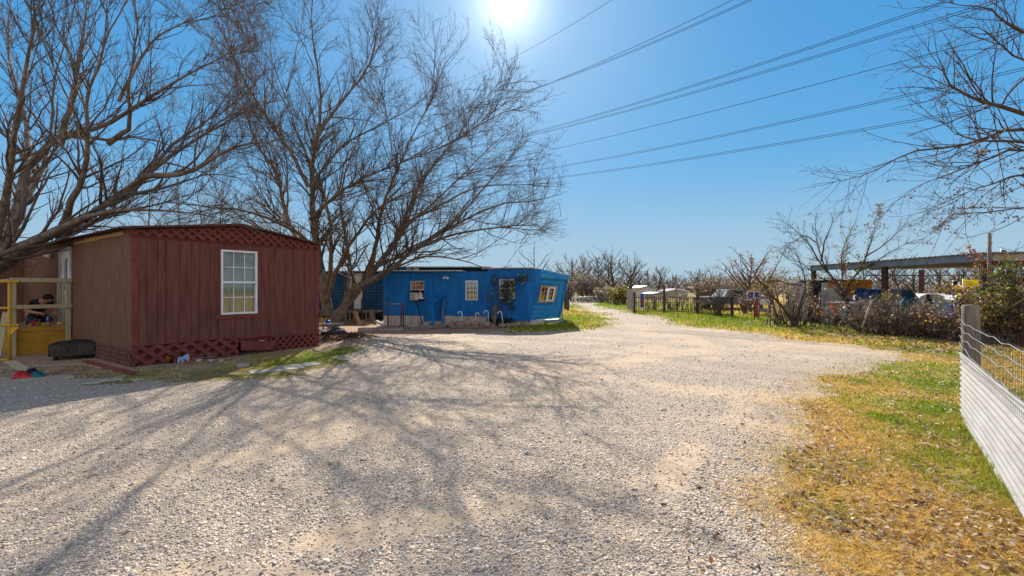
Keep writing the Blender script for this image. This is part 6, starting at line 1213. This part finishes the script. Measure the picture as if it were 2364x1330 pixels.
b = MB(); b.box(xa, xb, 25.45, 26.1, Z_(703, 25.5), Z_(692, 25.5)); b.build('top', M['white_dirty'], jt); b = MB(); b.box(xa + .03, xb - .03, 25.5, 26.0, .25, .42); b.build('shelf', M['fascia'], jt)
# weathered roof on posts behind the fence
wr_ = thing('open_shelter', gp(1650, 38), 'weathered open shelter with sagging dark roof edge behind the truck', 'shelter'); xa, xb = X_(1594, 38), X_(1715, 38); b = MB(); b.bar((xa, 38, Z_(663, 38)), (xb, 37, Z_(664, 38)), 3.2, .2); b.build('roof', M['old_wood'], wr_)
for x in (xa + .3, xa + 1.6, xb - .4): b = MB(); b.box(x - .07, x + .07, 37, 37.14, -.1, Z_(665, 38)); b.build('post', M['grey_wood'], wr_)
b = MB(); b.box(xa + .35, xa + 1.5, 37.6, 37.7, -.1, 1.25); b.build('side_panel', M['old_wood'], wr_)
# ------------------------------------------------------------------ iron fence and gates
def iron_fence(name, p0, p1, h, label, posts, dens=.115, mat='black_iron', rails=(.12, .97), finial=True):
    L_ = math.dist(p0, p1); fr = Fr(p0, (p1[0] - p0[0], p1[1] - p0[1])); t = thing(name, (*p0, 0), label, 'fence'); b = MB(fr); k = int(L_ / dens)
    for i in range(k + 1): u = i * L_ / k; b.box(u - .011, u + .011, -.011, .011, .03, h + .09)
    b.build('pickets', M[mat], t); b = MB(fr)
    for r_ in rails: b.box(0, L_, -.018, .018, h * r_ - .02, h * r_ + .02)
    b.box(0, L_, -.0185, .0185, h * .86 - .012, h * .86 + .012); b.build('rails', M[mat], t)
    for u, hh in posts: b = MB(fr); b.box(u - .06, u + .06, -.06, .06, -.1, hh); b.box(u - .07, u + .07, -.07, .07, hh, hh + .04); b.build('post', M[mat], t)
    return t
I0 = G(1465, 722); I1 = G(1533, 722.5); I2 = G(1616, 726)
iron_fence('iron_fence', tuple(I0[:2]), tuple(I1[:2]), 1.0, 'black iron picket fence panel between gate post and tall post', [(0, 1.3), (math.dist(I0[:2], I1[:2]), 1.68)])
iron_fence('iron_fence', tuple(I1[:2] + (.1, 0)), tuple(I2[:2]), 1.0, 'black iron picket fence panel right of the tall post', [(math.dist(I1[:2], I2[:2]) - .2, 1.15)])
I3 = G(1690, 733)
iron_fence('iron_fence', tuple(I2[:2]), tuple(I3[:2]), 1.0, 'black iron picket fence panel overgrown near the multi stem shrub', [(math.dist(I2[:2], I3[:2]), 1.1)])
gl_ = thing('gate_leaf', tuple(I0), 'open dark brown board gate leaf seen nearly edge on', 'gate'); g0_ = np.array(I0[:2]) + (-.1, 0); g1_ = G(1448, 716)[:2]; GFm = Fr(g0_, g1_ - g0_); Lg = float(np.linalg.norm(g1_ - g0_)); b = MB(GFm)
n_ = 12
for i in range(n_): u = Lg * i / n_; b.box(u, u + Lg / n_ - .02, -.012, .012, .12, 1.3 + .25 * math.sin(math.pi * (i + .5) / n_))
b.build('boards', M['char_wood'], gl_); b = MB(GFm); b.box(0, Lg, .013, .05, .3, .38); b.box(0, Lg, .013, .05, 1.1, 1.18); b.build('rails', M['black_iron'], gl_)
lg0 = G(1312, 717); lg1 = G(1302, 714)
lgt = iron_fence('iron_gate', tuple(lg1[:2]), tuple(lg0[:2]), 1.45, 'narrow black iron gate beside the trailer nose with lock box', [(math.dist(lg1[:2], lg0[:2]), 1.62)], dens=.1)
fr_ = Fr(lg1[:2], lg0[:2] - lg1[:2]); b = MB(fr_); b.box(-.25, .2, -.08, .08, .72, 1.0); b.build('lock_box', M['black_iron'], lgt)
# pipe rail across the drive
pr = thing('pipe_rail', gp(1360, 47), 'low silver pipe rail with mesh at the end of the drive', 'fence'); PRa, PRb = np.array([X_(1321, 47), 47.]), np.array([X_(1388, 52), 52.]); PF = Fr(PRa, PRb - PRa); L_ = float(np.linalg.norm(PRb - PRa)); b = MB(PF); b.tube([(0, 0, .58), (L_, 0, .66)], .07, 8); b.build('top_rail', M['galv'], pr, True)
for i in range(4): b = MB(PF); b.tube([(L_ * i / 3, 0, -.1), (L_ * i / 3, 0, .72)], .05, 8); b.build('post', M['galv'], pr, True)
b = MB(PF)
for i in range(40): b.box(L_ * i / 40, L_ * i / 40 + .012, -.01, .0, .0, .56)
for i in range(5): b.box(0, L_, .001, .01, .1 + .1 * i, .112 + .1 * i)
b.build('mesh', M['steel'], pr)
# white plank barrier behind iron fence, picture board
bf = thing('plank_barrier', gp(1472, 36), 'pale grey horizontal plank barrier seen through the iron fence', 'fence'); 
for i in range(4): b = MB(); b.box(X_(1463, 36), X_(1478, 36), 36, 36.05, .2 + i * .3, .32 + i * .3); b.build('plank', M['white_dirty'], bf)
b = MB(); b.box(X_(1463, 36), X_(1464, 36), 36.06, 36.12, -.1, 1.3); b.box(X_(1477, 36), X_(1478, 36), 36.06, 36.12, -.1, 1.3); b.build('post', M['white_dirty'], bf)
pb = thing('picture_board', gp(1483, 35), 'blue board with orange patch seen through the iron fence', 'board'); xa, xb = X_(1479, 35), X_(1488, 35); b = MB(); b.box(xa, xb, 35, 35.04, .02, 1.15); b.build('board', M['bluep'], pb); b = MB(); b.box(xa + .05, xb - .03, 34.985, 34.999, .3, .7); b.build('patch', M['orange'], pb); b = MB(); b.box(xb - .04, xb, 34.98, 34.998, .02, 1.15); b.box(xa, xb - .041, 34.98, 34.998, .02, .12); b.build('edging', M['white'], pb)
# ------------------------------------------------------------------ far buildings, poles
def barn(name, pxa, pxb, pyr, pye, Y, mat, rmat, label, depth=8, ridge=.45, cat='shed', door=None, dpx=0):
    xa, xb = X_(pxa, Y), X_(pxb, Y); t = thing(name, ((xa + xb) / 2, Y, 0), label, cat); ze, zr_ = Z_(pye, Y), Z_(pyr, Y); xm = xa + (xb - xa) * ridge; b = MB(); b.prism([(xa, -.1), (xb, -.1), (xb, ze), (xm, zr_), (xa, ze)][::1], Y, Y + depth); b.build('wall', M[mat], t); b = MB()
    for (x0, z0), (x1, z1) in (((xa - .15, ze - .03), (xm, zr_)), ((xm, zr_), (xb + .15, ze - .03))): b.prism([(x0, z0 + .02), (x1, z1 + .02), (x1, z1 + .14), (x0, z0 + .14)], Y - .2, Y + depth)
    b.build('roof', M[rmat], t); b = MB()
    for k in range(int((xb - xa) / .5)): b.box(xa + .25 + k * .5, xa + .28 + k * .5, Y - .03, Y - .001, -.1, ze)
    b.build('ribs', M[mat], t)
    if door: b = MB(); b.box(xa + (xb - xa) * door[0], xa + (xb - xa) * door[1], Y - .06, Y - .002, 0, ze * .8); b.build('door', M[door[2]], t)
    return t
barn('metal_building', 1478, 1514, 661.5, 666, 68, 'white_dirty', 'fascia', 'white metal gable building with square door beyond the iron fence', door=(.25, .7, 'blind'))
barn('grey_shed', 1401, 1432, 667, 668, 56, 'fascia', 'white_dirty', 'small grey shed with pale flat roof under the bare trees', door=(.1, .3, 'dark'))
barn('long_shed', 1541, 1588, 668, 673, 78, 'tan_tin', 'flag_white', 'long low shed with bright sunlit roof edge', depth=5)
barn('low_shed', 1507, 1542, 677, 680, 60, 'tan_tin', 'fascia', 'low shed with pale flat roof just above the iron fence', depth=5)
barn('dark_shed', 1300, 1322, 675, 678, 64, 'brown_iron', 'roof_rust', 'small reddish shed beside the trailer nose far off', depth=4)
barn('white_trailer', 1434, 1450, 676, 679, 66, 'white_dirty', 'white', 'white trailer partly hidden by the brown gate leaf', depth=4)
for i, (px, Y, py, lab) in enumerate([(1495, 74, 624, 'thin far utility pole above the white metal building'), (1561, 70, 634, 'dark far utility pole beside leaning ivy tree'), (2029, 70, 640, 'thin far pole under the carport left of the pickup')]):
    t = thing('utility_pole', gp(px, Y), lab, 'pole', 'far utility poles'); b = MB(); b.tube([(X_(px, Y), Y, -.1), (X_(px, Y), Y, Z_(py, Y))], .11, 8); b.build('pole', M['grey_wood'], t, True); b = MB(); b.lathe((X_(px, Y) - .3, Y, Z_(py + 14, Y)), [(.001, 0), (.2, 0), (.2, .6), (.001, .62)], 12); b.build('transformer', M['steel'], t, True)
# ------------------------------------------------------------------ shrubs, vines and the small tree on the right
ST = [([(1966, 762, 18.2), (1958, 720, 18.2), (1946, 690, 18.2), (1928, 660, 18.2), (1905, 625, 18.2), (1892, 590, 18.2), (1882, 540, 18.2), (1880, 500, 18.2)], .09, .006), ([(1944, 688, 18.2), (1962, 655, 18), (1990, 620, 17.8), (2004, 580, 17.6), (2018, 535, 17.4), (2020, 510, 17.4)], .06, .006), ([(1908, 630, 18.2), (1888, 600, 18.5), (1865, 560, 18.8), (1830, 525, 19), (1795, 505, 19.2)], .04, .006), ([(1896, 605, 18.2), (1905, 560, 18), (1920, 520, 17.7), (1925, 500, 17.5)], .035, .006),
  ([(1985, 625, 17.8), (2030, 600, 17.6), (2070, 575, 17.3), (2110, 555, 17)], .035, .005), ([(1925, 655, 18.2), (1890, 640, 17.9), (1850, 610, 17.6), (1815, 600, 17.4)], .035, .005), ([(1940, 680, 18.2), (1946, 640, 18.6), (1943, 600, 19), (1955, 550, 19.4), (1975, 510, 19.6)], .045, .006), ([(1884, 560, 18.2), (1860, 545, 17.8), (1830, 560, 17.4), (1800, 580, 17)], .025, .005), ([(2000, 590, 17.7), (2040, 565, 18), (2080, 530, 18.3), (2105, 520, 18.5)], .03, .005)]
lm_ = limbs_from(ST, 12); VINE = [[.10, .14, .02], [.2, .18, .02], [.3, .2, .02], [.28, .06, .025], [.12, .06, .03], [.16, .1, .05]]; YEL = [[.45, .36, .02], [.35, .33, .03], [.16, .2, .02]]; RUST = [[.38, .14, .06], [.3, .12, .06], [.42, .2, .09], [.24, .1, .06]]; DRY = [[.36, .27, .2], [.28, .21, .16], [.44, .35, .26], [.18, .14, .11]]
tr_, gs_ = bare_tree('bare_tree', P(1966, 758, 18.2), 'small forked bare tree growing in front of the plank shed', 'tree', lm_, [dict(dens=7, t0=.15, ang=(20, 60), ln=(.5, 1.3), rf=.5, nseg=5, wig=.15, up=.12, rmin=.006), dict(dens=9, t0=.1, ang=(20, 55), ln=(.3, .85), rf=.6, nseg=4, wig=.15, up=.1, rmin=.004), dict(dens=9, t0=.1, ang=(20, 60), ln=(.12, .4), rf=.7, nseg=3, wig=.15, up=.05, rmin=.003)], 61, barkm='bark_dark', twigm='bark_dark')
ap = np.concatenate([g_[0][:, 1:].reshape(-1, 3) for g_ in gs_[1:]]); r_ = np.random.default_rng(8); k = (r_.random(len(ap)) < .008); k |= (np.abs(ap[:, 0] - X_(1995, 17.8)) < .35) & (ap[:, 2] > 2) & (r_.random(len(ap)) < .1); k |= (ap[:, 2] < 2.3) & (r_.random(len(ap)) < .06); leaf_mesh('vine_leaves', np.repeat(ap[k], 2, 0), .05, .1, VINE, 'leafy', tr_, 5, .4, .05)
def shrub(name, c, h, spread, nst, label, cat, seed, leaves=None, group=None, tilt=(5, 35), dens=(5, 6, 5), r0=.03, twk='twig', barkm='bark_dark', dep=None, ls=1.):
    rg = np.random.default_rng(seed); Ps, Rs = [], []; c = np.array(c, float); dep = dep or spread
    for i in range(nst):
        q = rg.random() * 6.28; tl = R(rg.uniform(*tilt)); l = h * rg.uniform(.7, 1.1); b0 = c + np.array([rg.normal() * spread * .3, rg.normal() * dep * .3, -.05]); d = np.array([math.cos(q) * math.sin(tl), math.sin(q) * math.sin(tl), math.cos(tl)])
        Ps.append(resample([b0, b0 + d * l * .35, b0 + d * l * .7 + np.array([0, 0, l * .05]), b0 + d * l * np.array([1.15, 1.15, .98])], 8)); Rs.append(np.linspace(r0, r0 * .2, 8) * rg.uniform(.6, 1.2))
    lv = [dict(dens=dens[0], t0=.15, ang=(20, 65), ln=(h * .3 * ls, h * .6 * ls), rf=.6, nseg=5, wig=.22, up=.08, rmin=.007), dict(dens=dens[1], t0=.1, ang=(20, 65), ln=(h * .15 * ls, h * .35 * ls), rf=.7, nseg=4, wig=.22, up=.03, rmin=.005)]
    if dens[2]: lv.append(dict(dens=dens[2], t0=.1, ang=(20, 65), ln=(h * .08, h * .2), rf=.8, nseg=2, wig=.2, up=0, rmin=.0045))
    t, gs = bare_tree(name, (c[0], c[1], 0), label, cat, (np.array(Ps), np.array(Rs)), lv, seed + 1, group, barkm=barkm, twigm=twk, knots=False)
    for e_, (cols, frac, s0, s1, z0, z1) in enumerate(leaves or []):
        ap = np.concatenate([g_[0][:, 1:].reshape(-1, 3) for g_ in gs[1:]]); k = (rg.random(len(ap)) < frac) & (ap[:, 2] > z0) & (ap[:, 2] < z1) & (fbm(ap[:, 0] * 1.6 + ap[:, 2] * 1.3, ap[:, 1] * 1.6 - ap[:, 2], seed + e_ * 7, 3) > .42)
        if k.any(): leaf_mesh('leaves', np.repeat(ap[k], 2, 0), s0, s1, cols, 'leafy', t, seed + e_, .3, s0 * .8)
    return t
def gx(px, py, up=0): g_ = G(px, py); return (g_[0], g_[1], 0)
shrub('multistem_shrub', gx(1660, 731), 2.3, .5, 9, 'grey multi stem bare shrub by the iron fence end', 'shrub', 301, [(YEL, .012, .06, .1, 1.2, 3), (DRY, .05, .05, .09, .5, 3)], tilt=(10, 45), r0=.05, dens=(3.5, 4, 4))
shrub('leaning_shrub', gx(1742, 739), 1.7, .8, 4, 'thin dark stems beside the red post', 'shrub', 305, [(RUST, .06, .05, .09, .6, 2)], tilt=(5, 25), dens=(2, 2.5, 2))
shrub('thorny_bush', gx(1815, 754), 1.9, 1.2, 34, 'dense tangled grey brown bush leaning before the corrugated wall', 'bush', 311, [(DRY, .15, .05, .1, .1, 3), (VINE, .05, .06, .1, 1.2, 3)], tilt=(5, 55), dens=(4, 5, 4), twk='grey_twig')
LT = [([(1838, 757, 18.4), (1815, 715, 18.4), (1790, 690, 18.5), (1765, 660, 18.6), (1745, 635, 18.7), (1735, 615, 18.8), (1690, 570, 19)], .07, .006), ([(1770, 665, 18.6), (1782, 630, 18.2), (1800, 600, 17.8), (1812, 570, 17.6)], .03, .005), ([(1742, 632, 18.7), (1765, 600, 18.9), (1770, 585, 19.1)], .025, .005), ([(1835, 755, 18.4), (1850, 700, 18.1), (1862, 660, 17.9), (1850, 610, 17.8), (1830, 570, 17.7)], .05, .006), ([(1850, 660, 18), (1815, 655, 17.8), (1790, 648, 17.7), (1760, 655, 17.6)], .03, .006)]
lt_, gs_ = bare_tree('leaning_tree', P(1838, 755, 18.4), 'thin leaning bare tree left of the first carport post', 'tree', limbs_from(LT, 12), [dict(dens=6, t0=.2, ang=(20, 60), ln=(.4, 1.1), rf=.5, nseg=5, wig=.16, up=.1, rmin=.006), dict(dens=8, t0=.1, ang=(20, 60), ln=(.25, .6), rf=.6, nseg=4, wig=.16, up=.05, rmin=.0045), dict(dens=4, t0=.1, ang=(20, 60), ln=(.1, .3), rf=.7, nseg=2, wig=.15, up=0, rmin=.0035)], 65, barkm='bark_dark', twigm='bark_dark')
ap = np.concatenate([g_[0][:, 1:].reshape(-1, 3) for g_ in gs_[1:]]); k = (r_.random(len(ap)) < .02) | ((np.abs(ap[:, 2] - 1.75) < .2) & (r_.random(len(ap)) < .14)); leaf_mesh('vine_leaves', np.repeat(ap[k], 2, 0), .05, .1, VINE + YEL, 'leafy', lt_, 6, .4, .06)
far_tree('rust_leaved_tree', gp(1735, 30), 3.6, 2.0, 'round tree with rusty orange brown leaves behind the junk', seed=71, r0=.1, nl=26, base=.15, d=(4, 4, 3), leaves=(RUST + DRY[:1], .95, .05, .1, 1.0))
shrub('rust_leaved_shrub', gp(1716, 27), 2.2, .5, 8, 'narrow orange leaved shrub left of the white window frame', 'shrub', 318, [(RUST, .5, .06, .12, .4, 3)], tilt=(3, 22), dens=(3, 4, 0))
shrub('dry_bush', gp(1505, 33), 1.1, .9, 16, 'dry tan bush behind the first iron fence panel', 'bush', 321, [(DRY, .5, .06, .12, 0, 3)], dens=(4, 4, 0)); shrub('dry_bush', gp(1556, 32), 1.2, 1.4, 24, 'wide dry grey bush behind the iron fence right panel', 'bush', 322, [(DRY, .5, .06, .12, 0, 3)], dens=(4, 4, 0)); shrub('dry_bush', gp(1605, 31), 1.0, 1.1, 18, 'dry tan weeds behind the overgrown iron fence panel', 'bush', 323, [(DRY, .5, .06, .12, 0, 3)], dens=(4, 4, 0))
for i, (px, Y, h, cols, lab) in enumerate([(1407, 46, 1.6, YEL + DRY, 'yellowish bush clump left of the gate leaf'), (1423, 44, 1.7, YEL + VINE, 'bright yellow green bush nearest the gate leaf'), (1437, 45, 1.4, DRY, 'pinkish brown dry bush touching the gate leaf'), (1396, 50, 1.5, DRY, 'brown leafy bush at the right end of the pipe rail')]):
    shrub('roadside_bush', gp(px, Y), h, .8, 18, lab, 'bush', 330 + i, [(cols, .6, .1, .2, 0, 3)], 'bushes beside the gate leaf', dens=(3.5, 4, 0))
for i, (px, Y, h, lab) in enumerate([(1325, 54, 2.9, 'brown brushy thicket behind the left end of pipe rail'), (1348, 56, 3.4, 'tall brown thicket behind the middle of pipe rail'), (1370, 55, 3.0, 'greyish thicket behind the right end of pipe rail'), (1390, 60, 3.2, 'low brown thicket left of the grey shed'), (1690, 46, 2.6, 'pinkish brown thicket behind the weathered shelter'), (1640, 52, 3.0, 'brown thicket left of the weathered shelter'), (1775, 44, 2.4, 'brown thicket behind the leaning bare tree')]):
    shrub('thicket', gp(px, Y), h, 1.8, 26, lab, 'bush', 350 + i, [(DRY, .14, .08, .16, .3, 6)], 'brushy thickets in the distance', tilt=(4, 40), dens=(3, 3.4, 2), r0=.04)
# vine covered wire fence: posts, wire and the tangles that hang on it
vf = thing('vine_fence', (12.3, 15.5, 0), 'rusty post and wire fence buried under dry vines', 'fence'); VP = [G(1893, 751), G(1985, 765), G(2072, 781), G(2134, 778), G(2215, 790), G(2360, 806)]
for i, p in enumerate(VP): b = MB(); b.tube([(p[0], p[1], -.1), (p[0], p[1], 1.25 if i != 3 else 1.2)], .03, 8); b.build('post', M['brown_iron'], vf, True)
b = MB()
for z in (.2, .5, .8, 1.05):
    for p, q in zip(VP[:-1], VP[1:]): b.tube([(p[0], p[1], z), (q[0], q[1], z - .02)], .006, 5)
for p, q in zip(VP[:-1], VP[1:]):
    for k in range(18): s_ = k / 18; c = p * (1 - s_) + q * s_; b.tube([(c[0], c[1], 0), (c[0], c[1], 1.06)], .003, 4)
b.build('wire', M['brown_iron'], vf)
pole('white_stake', (1990, 757), (2013, 692), 15.4, 15.2, .03, M['white_dirty'], 'pale peeling stick leaning in the vines left of the pickup', 'stake'); pole('bare_stick', (2290, 735), (2364, 690), 12.6, 11.8, .012, M['raw_wood'], 'thin pale stick slanting through the vines at right edge', 'stick')
sb_ = [(2020, 771, 1.0, 26, 'low dark vine mass left of the rusty stake', 0), (2050, 775, 1.15, 30, 'arching tangle of dry vines over the old pickup', 1), (2095, 779, 1.0, 30, 'grey vine tangle left of the thin rusty stake', 0), (2150, 784, 1.0, 30, 'grey brown vine tangle right of the thin rusty stake', 0), (2195, 788, 1.05, 30, 'vine tangle just behind the wooden corner post', 1), (2255, 792, 1.25, 32, 'vine tangle with yellow leaves right of the corner post', 2), (2315, 797, 1.35, 34, 'tall leafy vine tangle near the right edge', 2), (2372, 800, 1.3, 30, 'green leaved vine mass cut by the right edge', 2), (1975, 764, .8, 14, 'small dark weeds at the foot of forked tree', 0), (1915, 757, .9, 14, 'red leaved vine before the pale shed door', 3)]
for i, (px, py, h, ns, lab, kd) in enumerate(sb_):
    lv = [(DRY, .09, .04, .08, 0, 3)] + ([(VINE, .12, .05, .1, .6, 3)] if kd == 1 else [(VINE + YEL, .22, .05, .11, .5, 4)] if kd == 2 else [([[.36, .07, .03], [.28, .09, .03]], .3, .06, .1, .3, 3)] if kd == 3 else [])
    g_ = G(px, py); shrub('vine_tangle', (g_[0], g_[1] + .2, 0), h * (1.3 if i not in (4, 5) else .62), 1.0, int(ns * 1.4), lab, 'vines', 400 + i, lv, 'vine tangles on the fence', tilt=(5, 60), dens=(5, 6, 4), r0=.016, dep=.35, twk='grey_twig')
for i, (px, Y, h, cols, lab) in enumerate([(2305, 12.6, 2.1, YEL + VINE, 'tall vine with yellow leaves climbing the carport corner post'), (2325, 12.2, 2.5, [[.06, .1, .02], [.1, .14, .03], [.2, .2, .03]], 'tall green ivy column before the blue flag'), (2312, 12.8, 2.6, RUST, 'rust leaved vine under the carport roof corner')]):
    shrub('climbing_vine', gp(px, Y), h, .35, 7, lab, 'vines', 430 + i, [(cols, .28 if i else .2, .05, .1, .9 if i < 2 else 2.0, 4)], 'climbing vines by the carport corner', tilt=(2, 14), dens=(6, 7, 0), r0=.014, dep=.2, ls=.42)
b = MB(); c = G(2190, 786); b.box(c[0] - .35, c[0] + .25, c[1] + .55, c[1] + .6, 0, .75); tag(b.build('sheet_metal', M['orange_wood']), 'rusty orange metal panel low behind the vines', 'panel')
